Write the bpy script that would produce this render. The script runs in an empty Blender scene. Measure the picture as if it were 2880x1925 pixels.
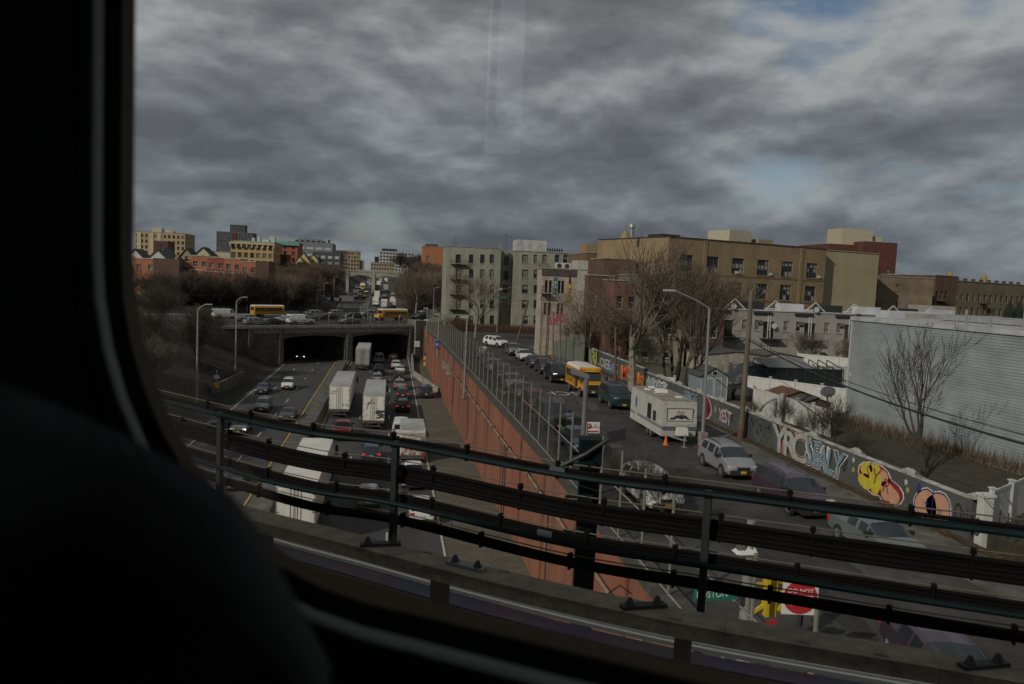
import bpy, bmesh, math, random
from mathutils import Vector, Matrix
random.seed(7)
# tuning values of light and sky
EXPOSURE = 0.5
SUN_STRENGTH = 2.0
CLOUD_STRENGTH = 0.125
SKY_OFF = (7.1, -3.2, 0)
BO = (3.3, 1.1, 0)
BSTR = 2.2
DW = 0.36
RELIEF = 0.8
CLOUD_STOPS = [(0.38, (2.7, 2.75, 2.75)), (0.45, (1.95, 2.03, 2.1)), (0.52, (1.35, 1.42, 1.5)), (0.62, (0.9, 0.96, 1.03))]
HORIZON_STOPS = [(0.0, (0.6, 0.66, 0.72)), (0.12, (0.82, 0.86, 0.9)), (0.35, (1, 1, 1))]
rad = math.radians
S = bpy.context.scene
COL = S.collection

# ---------------------------------------------------------------- camera
EYE = 18.8
YAW, PITCH, ROLL = rad(8.75), rad(-4.55), rad(2.6)
def cam_axes():
    fw = Vector((math.sin(YAW)*math.cos(PITCH), math.cos(YAW)*math.cos(PITCH), math.sin(PITCH)))
    rt = Vector((math.cos(YAW), -math.sin(YAW), 0)); up = rt.cross(fw)
    r2 = rt*math.cos(ROLL)+up*math.sin(ROLL); u2 = -rt*math.sin(ROLL)+up*math.cos(ROLL)
    return r2, u2, fw
r2, u2, fw = cam_axes()
cd = bpy.data.cameras.new('camera'); cam = bpy.data.objects.new('camera', cd); COL.objects.link(cam)
m = Matrix((( r2.x, u2.x, -fw.x, 0), (r2.y, u2.y, -fw.y, 0), (r2.z, u2.z, -fw.z, EYE), (0, 0, 0, 1)))
cam.matrix_world = m
cd.sensor_width = 36; cd.lens = 28; cd.clip_start = 0.02; cd.clip_end = 9000
cd.dof.use_dof = True; cd.dof.focus_distance = 70; cd.dof.aperture_fstop = 4.0
S.camera = cam
S.view_settings.view_transform = 'Standard'; S.view_settings.look = 'None'
S.view_settings.exposure = EXPOSURE; S.view_settings.gamma = 1
S.view_settings.use_curve_mapping = False
S.cycles.use_denoising = True
S.cycles.max_bounces = 6; S.cycles.transparent_max_bounces = 24; S.cycles.sample_clamp_indirect = 3

# ---------------------------------------------------------------- world and sun
SUN_EL = rad(32); SUN_AZ = rad(180+52)      # compass from +Y clockwise: behind and to the left
sun_vec = Vector((math.sin(SUN_AZ)*math.cos(SUN_EL), math.cos(SUN_AZ)*math.cos(SUN_EL), math.sin(SUN_EL)))
w = bpy.data.worlds.new('World'); S.world = w; w.use_nodes = True
nt = w.node_tree; nt.nodes.clear()
def N(tree, t, **k):
    n = tree.nodes.new(t)
    for a, b in k.items():
        if a.startswith('i_'): n.inputs[a[2:].replace('_', ' ')].default_value = b
        else: setattr(n, a, b)
    return n
def ramp(tree, stops):
    n = tree.nodes.new('ShaderNodeValToRGB'); e = n.color_ramp.elements
    while len(e) < len(stops): e.new(0.5)
    for i, (p, c) in enumerate(stops):
        e[i].position = p; e[i].color = (*c, 1) if len(c) == 3 else c
    return n
sky = N(nt, 'ShaderNodeTexSky', sky_type='NISHITA', sun_disc=False); sky.sun_elevation = SUN_EL; sky.sun_rotation = SUN_AZ
bg1 = N(nt, 'ShaderNodeBackground'); bg1.inputs[1].default_value = 0.05
nt.links.new(sky.outputs[0], bg1.inputs[0])
tc = N(nt, 'ShaderNodeTexCoord'); sep = N(nt, 'ShaderNodeSeparateXYZ'); nt.links.new(tc.outputs['Generated'], sep.inputs[0])
def M2(op, a, b=None, clamp=False):
    n = N(nt, 'ShaderNodeMath', operation=op, use_clamp=clamp)
    for i, v in enumerate((a, b)):
        if v is None: continue
        if isinstance(v, (int, float)): n.inputs[i].default_value = v
        else: nt.links.new(v, n.inputs[i])
    return n.outputs[0]
zc = M2('MAXIMUM', sep.outputs[2], 0.0); den = M2('ADD', zc, 0.2)
cx = M2('DIVIDE', sep.outputs[0], den); cy = M2('DIVIDE', sep.outputs[1], den)
cmb = N(nt, 'ShaderNodeCombineXYZ'); nt.links.new(cx, cmb.inputs[0]); nt.links.new(cy, cmb.inputs[1]); cmb.inputs[2].default_value = 3.1
def noise(scale, detail, rough, dist, off, k=1.0):
    mp = N(nt, 'ShaderNodeMapping'); mp.inputs['Location'].default_value = off; mp.inputs['Scale'].default_value = (k, k, 1)
    nt.links.new(cmb.outputs[0], mp.inputs[0])
    n = N(nt, 'ShaderNodeTexNoise'); n.inputs['Scale'].default_value = scale; n.inputs['Detail'].default_value = detail
    n.inputs['Roughness'].default_value = rough; n.inputs['Distortion'].default_value = dist
    nt.links.new(mp.outputs[0], n.inputs['Vector']); return n.outputs[0]
d1 = noise(0.62, 7, 0.46, 0.2, SKY_OFF)
d2 = noise(2.2, 8, 0.5, 0.2, (4.2, 1.7, 0))
big = noise(0.16, 3, 0.5, 0.0, (2.0, 9.0, 0))
def bill(scale, detail, dz, rough=0.5):          # billows standing in the air, stretched sideways
    mp = N(nt, 'ShaderNodeMapping'); mp.inputs['Location'].default_value = (BO[0], BO[1], BO[2]+dz); mp.inputs['Scale'].default_value = (1, 1, BSTR)
    nt.links.new(tc.outputs['Generated'], mp.inputs[0]); n = N(nt, 'ShaderNodeTexNoise'); n.inputs['Scale'].default_value = scale; n.inputs['Detail'].default_value = detail; n.inputs['Roughness'].default_value = rough
    n.inputs['Distortion'].default_value = 0.15
    nt.links.new(mp.outputs[0], n.inputs['Vector']); return n.outputs[0]
e1 = bill(6.5, 7, 0, .52); e2 = bill(6.5, 7, 0.035, .52); f1 = bill(3.0, 6, 0.5); f2 = bill(3.0, 6, 0.57)
relief = M2('ADD', M2('MULTIPLY', M2('SUBTRACT', e1, e2), RELIEF*0.8), M2('MULTIPLY', M2('SUBTRACT', f1, f2), RELIEF))
dens = M2('ADD', M2('MULTIPLY', d1, DW), M2('MULTIPLY', f1, 0.82-DW)); dens = M2('ADD', dens, M2('MULTIPLY', e1, 0.18))
dens = M2('ADD', dens, M2('MULTIPLY', M2('SUBTRACT', big, 0.5), 0.2))
mask = ramp(nt, [(0.39, (0, 0, 0)), (0.45, (1, 1, 1))]); nt.links.new(dens, mask.inputs[0])
shade = ramp(nt, CLOUD_STOPS)
nt.links.new(M2('SUBTRACT', dens, relief), shade.inputs[0])
hz = ramp(nt, HORIZON_STOPS)
nt.links.new(zc, hz.inputs[0])
mulc = N(nt, 'ShaderNodeMix', data_type='RGBA', blend_type='MULTIPLY'); mulc.inputs[0].default_value = 1
nt.links.new(shade.outputs[0], mulc.inputs[6]); nt.links.new(hz.outputs[0], mulc.inputs[7])
bg2 = N(nt, 'ShaderNodeBackground'); bg2.inputs[1].default_value = CLOUD_STRENGTH
nt.links.new(mulc.outputs[2], bg2.inputs[0])
mixs = N(nt, 'ShaderNodeMixShader'); nt.links.new(M2('MAXIMUM', mask.outputs[0], M2('SUBTRACT', 1.0, M2('MULTIPLY', zc, 8.0), True)), mixs.inputs[0])
nt.links.new(bg1.outputs[0], mixs.inputs[1]); nt.links.new(bg2.outputs[0], mixs.inputs[2])
wo = N(nt, 'ShaderNodeOutputWorld'); nt.links.new(mixs.outputs[0], wo.inputs[0])
sl = bpy.data.lights.new('sun', 'SUN'); sl.energy = SUN_STRENGTH; sl.angle = rad(0.6); sl.color = (1.0, 0.93, 0.82)
so = bpy.data.objects.new('sun', sl); COL.objects.link(so); so.location = sun_vec*200
so.rotation_euler = sun_vec.to_track_quat('Z', 'Y').to_euler()

# ---------------------------------------------------------------- pixels of the photograph to places
def ray(px, py):
    return r2*((px-1440)/2240) + u2*(-(py-962.5)/2240) + fw
def at(px, py, z=0.0):
    r = ray(px, py); t = (z-EYE)/r.z; return Vector((r.x*t, r.y*t, z))
def aty(px, py, y):
    r = ray(px, py); t = y/r.y; return Vector((r.x*t, y, EYE+r.z*t))

# ---------------------------------------------------------------- materials
MATS = {}
def mat(name, col, rough=0.8, var=0.0, vscale=2.0, bump=0.0, bscale=20.0, metal=0.0, emit=None, spec=0.5, col2=None, stretch=(1, 1, 1), coat=0.0):
    if name in MATS: return MATS[name]
    M = bpy.data.materials.new(name); M.use_nodes = True; t = M.node_tree; p = t.nodes['Principled BSDF']
    p.inputs['Base Color'].default_value = (*col, 1); p.inputs['Roughness'].default_value = rough
    p.inputs['Metallic'].default_value = metal; p.inputs['Specular IOR Level'].default_value = spec
    p.inputs['Coat Weight'].default_value = coat
    if emit: p.inputs['Emission Color'].default_value = (*emit[0], 1); p.inputs['Emission Strength'].default_value = emit[1]
    if var or bump or col2:
        tcn = t.nodes.new('ShaderNodeTexCoord'); mp = t.nodes.new('ShaderNodeMapping'); mp.inputs['Scale'].default_value = stretch
        t.links.new(tcn.outputs['Object'], mp.inputs[0])
    if var or col2:
        n = t.nodes.new('ShaderNodeTexNoise'); n.inputs['Scale'].default_value = vscale; n.inputs['Detail'].default_value = 7; n.inputs['Roughness'].default_value = 0.62
        t.links.new(mp.outputs[0], n.inputs[0])
        c2 = col2 or tuple(max(0, c*(1-var)) for c in col); c1 = tuple(min(1, c*(1+var*0.7)) for c in col) if not col2 else col
        r = ramp(t, [(0.34, c2), (0.66, c1)]); t.links.new(n.outputs[0], r.inputs[0]); t.links.new(r.outputs[0], p.inputs['Base Color'])
    if bump:
        b = t.nodes.new('ShaderNodeBump'); b.inputs['Strength'].default_value = bump; b.inputs['Distance'].default_value = 0.03
        nb = t.nodes.new('ShaderNodeTexNoise'); nb.inputs['Scale'].default_value = bscale; nb.inputs['Detail'].default_value = 4
        t.links.new(mp.outputs[0], nb.inputs[0]); t.links.new(nb.outputs[0], b.inputs['Height']); t.links.new(b.outputs[0], p.inputs['Normal'])
    MATS[name] = M; return M
def brickmat(name, c1, c2, mortar, bw=0.22, bh=0.075, var=0.3, axis='XZ'):
    if name in MATS: return MATS[name]
    M = bpy.data.materials.new(name); M.use_nodes = True; t = M.node_tree; p = t.nodes['Principled BSDF']; p.inputs['Roughness'].default_value = 0.9
    tcn = t.nodes.new('ShaderNodeTexCoord'); sp = t.nodes.new('ShaderNodeSeparateXYZ'); t.links.new(tcn.outputs['Object'], sp.inputs[0])
    ad = t.nodes.new('ShaderNodeMath'); ad.operation = 'ADD'; t.links.new(sp.outputs[0], ad.inputs[0]); t.links.new(sp.outputs[1], ad.inputs[1])
    cb = t.nodes.new('ShaderNodeCombineXYZ'); t.links.new(ad.outputs[0], cb.inputs[0]); t.links.new(sp.outputs[2], cb.inputs[1])
    b = t.nodes.new('ShaderNodeTexBrick'); b.inputs['Scale'].default_value = 1; b.inputs['Brick Width'].default_value = bw; b.inputs['Row Height'].default_value = bh
    b.inputs['Mortar Size'].default_value = min(bw, bh)*0.07; b.inputs['Color1'].default_value = (*c1, 1); b.inputs['Color2'].default_value = (*c2, 1); b.inputs['Mortar'].default_value = (*mortar, 1)
    t.links.new(cb.outputs[0], b.inputs['Vector'])
    n = t.nodes.new('ShaderNodeTexNoise'); n.inputs['Scale'].default_value = 0.35; n.inputs['Detail'].default_value = 8; t.links.new(tcn.outputs['Object'], n.inputs[0])
    r = ramp(t, [(0.3, (1-var,)*3), (0.7, (1+var*0.4,)*3)]); t.links.new(n.outputs[0], r.inputs[0])
    mx = t.nodes.new('ShaderNodeMix'); mx.data_type = 'RGBA'; mx.blend_type = 'MULTIPLY'; mx.inputs[0].default_value = 1
    t.links.new(b.outputs[0], mx.inputs[6]); t.links.new(r.outputs[0], mx.inputs[7]); t.links.new(mx.outputs[2], p.inputs['Base Color'])
    MATS[name] = M; return M
def glassmat():
    M = mat('window_glass_dark', (0.02, 0.025, 0.03), 0.08, spec=0.8); return M

# ---------------------------------------------------------------- mesh helpers
class MB:
    def __init__(s): s.v = []; s.f = []; s.m = []
    def quad(s, a, b, c, d, m=0):
        i = len(s.v); s.v += [tuple(a), tuple(b), tuple(c), tuple(d)]; s.f.append((i, i+1, i+2, i+3)); s.m.append(m)
    def box(s, x0, x1, y0, y1, z0, z1, m=0):
        i = len(s.v)
        s.v += [(x0, y0, z0), (x1, y0, z0), (x1, y1, z0), (x0, y1, z0), (x0, y0, z1), (x1, y0, z1), (x1, y1, z1), (x0, y1, z1)]
        s.f += [(i, i+3, i+2, i+1), (i+4, i+5, i+6, i+7), (i, i+1, i+5, i+4), (i+1, i+2, i+6, i+5), (i+2, i+3, i+7, i+6), (i+3, i, i+4, i+7)]; s.m += [m]*6
        return s
    def hexa(s, lo, hi, m=0):
        i = len(s.v); s.v += [tuple(p) for p in lo] + [tuple(p) for p in hi]; n = len(lo)
        s.f.append(tuple(range(i+n-1, i-1, -1))); s.f.append(tuple(range(i+n, i+2*n))); s.m += [m, m]
        for k in range(n):
            s.f.append((i+k, i+(k+1) % n, i+n+(k+1) % n, i+n+k)); s.m.append(m)
        return s
    def bar(s, p0, p1, w, h, m=0, up=(0, 0, 1)):      # rectangular bar
        p0, p1 = Vector(p0), Vector(p1); d = (p1-p0).normalized(); u = Vector(up)
        if abs(d.dot(u)) > 0.98: u = Vector((1, 0, 0))
        sd = d.cross(u).normalized(); u = sd.cross(d)
        a = sd*w/2; b = u*h/2
        s.hexa([p0-a-b, p0+a-b, p0+a+b, p0-a+b], [p1-a-b, p1+a-b, p1+a+b, p1-a+b], m); return s
    def tube(s, pts, r, n=8, m=0, cap=True):
        pts = [Vector(p) for p in pts]; rs = r if isinstance(r, (list, tuple)) else [r]*len(pts)
        base = len(s.v); prev = None
        for k, p in enumerate(pts):
            d = (pts[min(k+1, len(pts)-1)]-pts[max(k-1, 0)]).normalized()
            if prev is None:
                a = Vector((0, 0, 1)) if abs(d.z) < 0.9 else Vector((1, 0, 0)); prev = d.cross(a).normalized()
            prev = (prev - d*prev.dot(d)).normalized(); q = d.cross(prev)
            for j in range(n):
                t = 2*math.pi*j/n; s.v.append(tuple(p+(prev*math.cos(t)+q*math.sin(t))*rs[k]))
        for k in range(len(pts)-1):
            for j in range(n):
                a = base+k*n+j; b = base+k*n+(j+1) % n; s.f.append((a, b, b+n, a+n)); s.m.append(m)
        if cap:
            s.f.append(tuple(range(base+n-1, base-1, -1))); e = base+(len(pts)-1)*n; s.f.append(tuple(range(e, e+n))); s.m += [m, m]
        return s
    def mesh(s, name, mats, smooth=False):
        me = bpy.data.meshes.new(name); me.from_pydata(s.v, [], s.f)
        for mm in (mats if isinstance(mats, (list, tuple)) else [mats]): me.materials.append(mm)
        me.polygons.foreach_set('material_index', s.m)
        if smooth: me.polygons.foreach_set('use_smooth', [True]*len(s.f)); me.set_sharp_from_angle(angle=rad(38))
        me.update(); return me
    def build(s, name, mats, parent=None, smooth=False, loc=None, rz=0, label=None):
        return place(s.mesh(name, mats, smooth), name, parent, loc, rz, label)
def place(me, name, parent=None, loc=None, rz=0, label=None):
    o = bpy.data.objects.new(name, me); COL.objects.link(o)
    if parent: o.parent = parent
    if loc is not None: o.location = loc
    if rz: o.rotation_euler.z = rz
    if label: o['label'] = label
    return o
def tag(o, label, cat, group=None):
    o['label'] = label; o['category'] = cat
    if group: o['group'] = group
    return o
def thing(name, label, cat, loc=(0, 0, 0), rz=0, group=None):
    o = bpy.data.objects.new(name, None); COL.objects.link(o); o.empty_display_size = 0.2
    o.location = loc; o.rotation_euler.z = rz; return tag(o, label, cat, group)
def structure(o): o['kind'] = 'structure'; return o
def stuff(o): o['kind'] = 'stuff'; return o
def copy_tree(o, parent=None):
    c = o.copy(); COL.objects.link(c)
    if parent: c.parent = parent
    for ch in o.children: copy_tree(ch, c)
    return c
def again(o, loc, rz, label, group=None, scale=None):
    c = copy_tree(o); c.location = loc; c.rotation_euler.z = rz; c['label'] = label
    if group: c['group'] = group
    if scale: c.scale = scale
    return c
def text(name, s, size, m, parent=None, loc=(0, 0, 0), rot=(0, 0, 0), offset=0.0, extrude=0.004, align='CENTER', sx=1.0, shear=0.0, space=1.0):
    c = bpy.data.curves.new(name, 'FONT'); c.body = s; c.size = size; c.extrude = extrude; c.offset = offset; c.align_x = align; c.align_y = 'CENTER'
    c.shear = shear; c.space_character = space; c.resolution_u = 3; c.materials.append(m)
    o = bpy.data.objects.new(name, c); COL.objects.link(o); o.location = loc; o.rotation_euler = rot; o.scale = (sx, 1, 1)
    if parent: o.parent = parent
    return o

# ---------------------------------------------------------------- ground heights
def lerp_tab(tab, y):
    if y <= tab[0][0]: return tab[0][1]
    for (a, va), (b, vb) in zip(tab, tab[1:]):
        if y <= b: return va+(vb-va)*(y-a)/(b-a)
    return tab[-1][1]
def HW(y): return lerp_tab([(190, 0), (250, 1.5), (320, 5), (390, 8.9), (600, 11.8), (800, 12.5), (3000, 14)], y)
def LP(y): return lerp_tab([(190, 7.28), (225, 12), (300, 13), (390, 18.6), (500, 20), (3000, 20)], y)
def RP(y): return lerp_tab([(120, 8), (165, 7.28), (238, 7.28), (320, 12), (390, 18.6), (600, 20), (3000, 20)], y)
def XR(y): return lerp_tab([(50, 9.4), (140, 7.87), (236, 6.6), (240, 5.2), (3000, 4.5)], y)
XL = -21.5
asph_hw = mat('asphalt_highway', (0.046, 0.046, 0.046), 0.82, var=0.45, vscale=0.35, bump=0.3, bscale=30, stretch=(1, 0.12, 1))
asph_st = mat('asphalt_street', (0.038, 0.037, 0.034), 0.9, var=0.55, vscale=0.45, bump=0.4, bscale=14)
conc = mat('concrete', (0.26, 0.25, 0.22), 0.9, var=0.4, vscale=0.8, bump=0.3, bscale=12)
conc_d = mat('concrete_dirty', (0.095, 0.092, 0.08), 0.95, var=0.5, vscale=0.7, bump=0.4, bscale=10)
earth = mat('earth_brown', (0.024, 0.020, 0.013), 1.0, var=0.6, vscale=0.6, bump=0.8, bscale=3, col2=(0.009, 0.008, 0.005))
verge = mat('dry_grass_verge', (0.05, 0.044, 0.024), 1.0, vscale=1.5, bump=0.8, bscale=8, col2=(0.022, 0.02, 0.012))
paint_w = mat('road_paint_white', (0.42, 0.42, 0.40), 0.8, var=0.4, vscale=6)
paint_y = mat('road_paint_yellow', (0.42, 0.26, 0.05), 0.8, var=0.4, vscale=3)
cobble = brickmat('shoulder_setts', (0.17, 0.155, 0.12), (0.13, 0.12, 0.095), (0.06, 0.055, 0.045), 0.3, 0.3, 0.35)
# brick pattern for flat ground uses XY
def groundbrick(name, c1, c2, mo, bw, bh):
    M = brickmat(name, c1, c2, mo, bw, bh); t = M.node_tree
    cb = [n for n in t.nodes if n.type == 'COMBXYZ'][0]; sp = [n for n in t.nodes if n.type == 'SEPXYZ'][0]
    t.links.new(sp.outputs[0], cb.inputs[0]); t.links.new(sp.outputs[1], cb.inputs[1]); return M
cobble = groundbrick('shoulder_block_paving', (0.135, 0.12, 0.088), (0.095, 0.086, 0.065), (0.04, 0.037, 0.028), 0.28, 0.2)
ys = [-400, -60, 0, 30, 50, 80, 110, 120, 140, 165, 190, 205, 225, 238, 240, 250, 280, 320, 350, 390, 450, 500, 600, 700, 800, 1200, 3000, 7000]
def cols(y):
    l, h, r, xr = LP(y), HW(y), RP(y), XR(y)
    far = y >= 239
    c = [(-6000, l), (-1500, l), (-400, l), (-160, l), (-90, l), (-60, l), (-46, l), (-39, l-0.3), (-32, h+(l-h)*0.62), (-26, h+(l-h)*0.25), (-22.6, h+0.15), (XL, h-0.02), (-10, h-0.02), (xr, h-0.02)]
    c += [(xr+(9 if far else 0.35), r-0.02), (xr+(10 if far else 1.2), r-0.02), (30, r-0.02), (60, r-0.02), (120, r-0.02), (400, r-0.02), (1500, r-0.02), (6000, r-0.02)]
    return c
g = MB(); C0 = None
rows = []
for y in ys:
    rows.append([(x, y, z) for x, z in cols(y)])
nC = len(rows[0])
for row in rows: g.v += row
for i in range(len(rows)-1):
    for j in range(nC-1):
        a = i*nC+j; g.f.append((a, a+1, a+1+nC, a+nC)); g.m.append(0)
structure(g.build('ground', earth))
def strip(name, xa, xb, y0, y1, zf, m, zo, step=10, thick=0.0):
    q = MB(); n = max(1, int((y1-y0)/step)); fa = xa if callable(xa) else (lambda y: xa); fb = xb if callable(xb) else (lambda y: xb)
    for k in range(n):
        a = y0+(y1-y0)*k/n; b = y0+(y1-y0)*(k+1)/n
        P = [(fa(a), a, zf(a)+zo), (fb(a), a, zf(a)+zo), (fb(b), b, zf(b)+zo), (fa(b), b, zf(b)+zo)]
        if thick: q.hexa([(p[0], p[1], p[2]-thick) for p in P], P)
        else: q.quad(*P)
    return q.build(name, m)
HWf = HW
structure(strip('highway_road_surface', -20.9, XR, -60, 1500, HW, asph_hw, 0.0))
structure(strip('highway_shoulder', 4.35, lambda y: XR(y)-0.02, -60, 168, HW, cobble, 0.06, thick=0.05))
def dashes(name, x, y0, y1, L, gap, wd, m, zf=HW, zo=0.006):
    q = MB(); y = y0
    while y < y1:
        q.quad((x-wd/2, y, zf(y)+zo), (x+wd/2, y, zf(y)+zo), (x+wd/2, y+L, zf(y+L)+zo), (x-wd/2, y+L, zf(y+L)+zo)); y += L+gap
    return structure(q.build(name, m))
for x in (0.25, -3.5, -14.2, -17.55): dashes('lane_marking', x, 30, 420, 3.0, 9.1, 0.14, paint_w)
dashes('edge_line_marking', -20.3, 30, 400, 10, 0, 0.16, paint_w); dashes('edge_line_marking', 4.15, 30, 400, 10, 0, 0.16, paint_w)
dashes('edge_line_marking', -10.95, 30, 400, 10, 0, 0.17, paint_y); dashes('edge_line_marking', -7.75, 30, 400, 10, 0, 0.12, paint_y)
structure(strip('median', -10.6, -8.1, -60, 420, HW, conc_d, 0.22, thick=0.3))
mbt = thing('median_barrier', 'low dirty concrete barrier along the highway median between the carriageways', 'barrier')
for k in range(46):                                   # the low barrier on the median, block by block
    y = -20+k*9.5; z = HW(y)
    if 158 < y < 240: continue
    mb = MB(); mb.hexa([(-8.75, y, z+.2), (-8.25, y, z+.2), (-8.25, y+9.45, z+.2), (-8.75, y+9.45, z+.2)], [(-8.58, y, z+.85), (-8.42, y, z+.85), (-8.42, y+9.45, z+.85), (-8.58, y+9.45, z+.85)]); mb.build('barrier_block', conc_d, mbt)
# shoulder barrier by the portal and the short one on the left bank
mb = MB(); mb.hexa([(4.3, 148, .06), (4.75, 148, .06), (5.3, 178, .06), (4.8, 178, .06)], [(4.4, 148, 1.0), (4.62, 148, 1.0), (5.15, 178, 1.3), (4.95, 178, 1.3)])
mb.hexa([(4.3, 148, .06), (4.75, 148, .06), (8.0, 126, .06), (7.7, 125, .06)][::-1], [(4.4, 148, 1.0), (4.62, 148, 1.0), (7.98, 126, 1.0), (7.8, 125, 1.0)][::-1])
tag(mb.build('roadside_barrier', conc), 'pale concrete barrier angling from the tunnel mouth to the red wall', 'barrier')
p, q_ = at(632, 1095), at(680, 1050)
mb = MB(); mb.bar((-24.2, 114, 1.0), (-23.0, 131, 1.0), 0.3, 2.2)
tag(mb.build('roadside_barrier', conc_d), 'short concrete wall end on the dark bank left of the highway', 'barrier')

# street on the right
structure(strip('street_road_surface', lambda y: XR(y)+0.9, lambda y: 22.3 if y < 128 else 22.3+(y-128)*1.4, -30, 172, RP, asph_st, 0.0, step=6))
structure(strip('street_pavement', 22.32, lambda y: 25.0, -30, 128, RP, conc_d, 0.14, step=6, thick=0.2))
structure(strip('pavement_verge', 25.0, 25.6, -30, 118, RP, verge, 0.17, step=6, thick=0.2))
def deckz(y): return 7.28
e = Vector((0.829, 0.559, 0)); n_ = Vector((-0.559, 0.829, 0)); F0 = Vector((-24.0, 158.1, 0))
def DP(u, v, z=7.3): p = F0+e*u+n_*v; return Vector((p.x, p.y, z))
mb = MB(); mb.hexa([DP(-60, 0.3, 5.9), DP(38.5, 0.3, 5.9), DP(38.5, 60, 5.9), DP(-60, 60, 5.9)], [DP(-60, 0.3, 7.3), DP(38.5, 0.3, 7.3), DP(38.5, 60, 7.3), DP(-60, 60, 7.3)])
structure(mb.build('bridge_road_surface', asph_st))  # deck extended past the far kerb to keep light out of the tunnel
mb = MB(); mb.quad(DP(38.5, -8, 7.30), DP(230, -8, 7.30), DP(230, 16, 7.30), DP(38.5, 16, 7.30)); structure(mb.build('cross_street_road_surface', asph_st))
mb = MB(); mb.hexa([DP(-60, 36.5, 7.3), DP(36, 36.5, 7.3), DP(36, 40, 7.3), DP(-60, 40, 7.3)], [DP(-60, 36.5, 7.46), DP(36, 36.5, 7.46), DP(36, 40, 7.46), DP(-60, 40, 7.46)])
structure(mb.build('bridge_pavement', conc))
P1, P2 = at(1290, 968, 7.35), at(1600, 975, 7.35)
mb = MB(); lo = [(P1.x-2, P1.y, 7.3), (P2.x+6, P2.y, 7.3), (P2.x+6, P2.y+4.5, 7.3), (P1.x-2, P1.y+4.5, 7.3)]
mb.hexa(lo, [(a, b, 7.45) for a, b, c in lo]); structure(mb.build('cross_street_pavement', mat('pavement_light', (0.3, 0.29, 0.26), 0.9, var=0.25, vscale=1)))

patch_m = mat('asphalt_patch_dark', (0.022, 0.021, 0.02), 0.92, var=.4, vscale=2, bump=.3); patch_l = mat('asphalt_patch_grey', (0.065, 0.062, 0.056), 0.92, var=.4, vscale=2, bump=.3)
Rp = random.Random(4)
for k in range(26):                                   # mended places in the street
    y = Rp.uniform(22, 118); x = Rp.uniform(11, 20); a_ = Rp.uniform(.5, 1.6); b_ = Rp.uniform(.8, 4.5); q = MB(); n = 9; i = 0
    P = [(x+math.cos(2*math.pi*j/n)*a_*Rp.uniform(.75, 1.15), y+math.sin(2*math.pi*j/n)*b_*Rp.uniform(.75, 1.15)) for j in range(n)]
    q.v = [(p[0], p[1], RP(y)+.004+.0005*k) for p in P]; q.f = [tuple(range(n))]; q.m = [0]
    if y < 112: structure(q.build('asphalt_patch', patch_m if k % 3 else patch_l))
q = MB(); Rl = random.Random(8)
for k in range(5000):                                 # fallen leaves and litter at the wall foot
    y = Rl.uniform(22, 112); x = 25.5-abs(Rl.gauss(0, .45)); z = RP(y)+.19+Rl.uniform(0, .03); a_ = Rl.uniform(0, 6.3); r_ = Rl.uniform(.03, .07); c, s_ = math.cos(a_)*r_, math.sin(a_)*r_
    if x < 24.9: z -= .03
    i = len(q.v); q.v += [(x-c, y-s_, z), (x+s_, y-c, z+.02), (x+c, y+s_, z), (x-s_, y+c, z+.02)]; q.f.append((i, i+1, i+2, i+3)); q.m.append(0)
stuff(q.build('fallen_leaves', mat('leaf_litter', (.14, .075, .03), 1, vscale=3, col2=(.06, .035, .018))))
# ---------------------------------------------------------------- highway bridge with two openings
stone = brickmat('bridge_stone', (0.12, 0.116, 0.10), (0.085, 0.08, 0.07), (0.045, 0.042, 0.038), 0.9, 0.42, 0.5)
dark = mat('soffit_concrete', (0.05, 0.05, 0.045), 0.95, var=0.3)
br = thing('highway_bridge', 'stone faced road bridge with two dark openings over the highway', 'bridge', (0, 0, 0))
def openings_face(u0, u1, ops, z0, z1, v0, v1, m, name):
    q = MB(); us = [u0]; 
    for a, b, zs, zc in ops: us += [a, b]
    us.append(u1)
    for k in range(0, len(us), 2):      # solid piers
        q.hexa([DP(us[k], v0, z0), DP(us[k+1], v0, z0), DP(us[k+1], v1, z0), DP(us[k], v1, z0)], [DP(us[k], v0, z1), DP(us[k+1], v0, z1), DP(us[k+1], v1, z1), DP(us[k], v1, z1)])
    for a, b, zs, zc in ops:
        n = 14
        for i in range(n):
            t0, t1 = i/n, (i+1)/n; f = lambda t: zs+(zc-zs)*math.sin(math.pi*t)**0.7 if 0 < t < 1 else zs
            ua, ub = a+(b-a)*t0, a+(b-a)*t1
            q.hexa([DP(ua, v0, f(t0)), DP(ub, v0, f(t1)), DP(ub, v1, f(t1)), DP(ua, v1, f(t0))], [DP(ua, v0, z1), DP(ub, v0, z1), DP(ub, v1, z1), DP(ua, v1, z1)])
    return q.build(name, m, br)
def uof(px, py):      # where a pixel's ray meets the bridge face
    r = ray(px, py); k = (F0.dot(n_))/(r.dot(n_)); p = Vector((r.x*k, r.y*k, 0)); return (p-F0).dot(e)
uL0, uL1, uR0, uR1 = uof(797, 1000), uof(970, 1000), uof(991, 1000), uof(1148, 1000)
openings_face(uL0-7.2, uR1+1.2, [(uL0, uL1, 4.95, 5.6), (uR0, uR1, 5.1, 5.7)], -0.2, 6.1, 0.0, 0.9, stone, 'stone_face')
vs = mat('coping_stone', (0.2, 0.195, 0.17), 0.9, var=0.4, vscale=2)
q = MB(); u = uL0-7.2
while u < uR1+1.0:                          # voussoir like fascia stones
    q.hexa([DP(u, -0.06, 6.1), DP(u+0.92, -0.06, 6.1), DP(u+0.92, 0.9, 6.1), DP(u, 0.9, 6.1)], [DP(u, -0.06, 7.1), DP(u+0.92, -0.06, 7.1), DP(u+0.92, 0.9, 7.1), DP(u, 0.9, 7.1)]); u += 0.96
fs = stuff(q.build('fascia_stones', vs, br))
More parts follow.
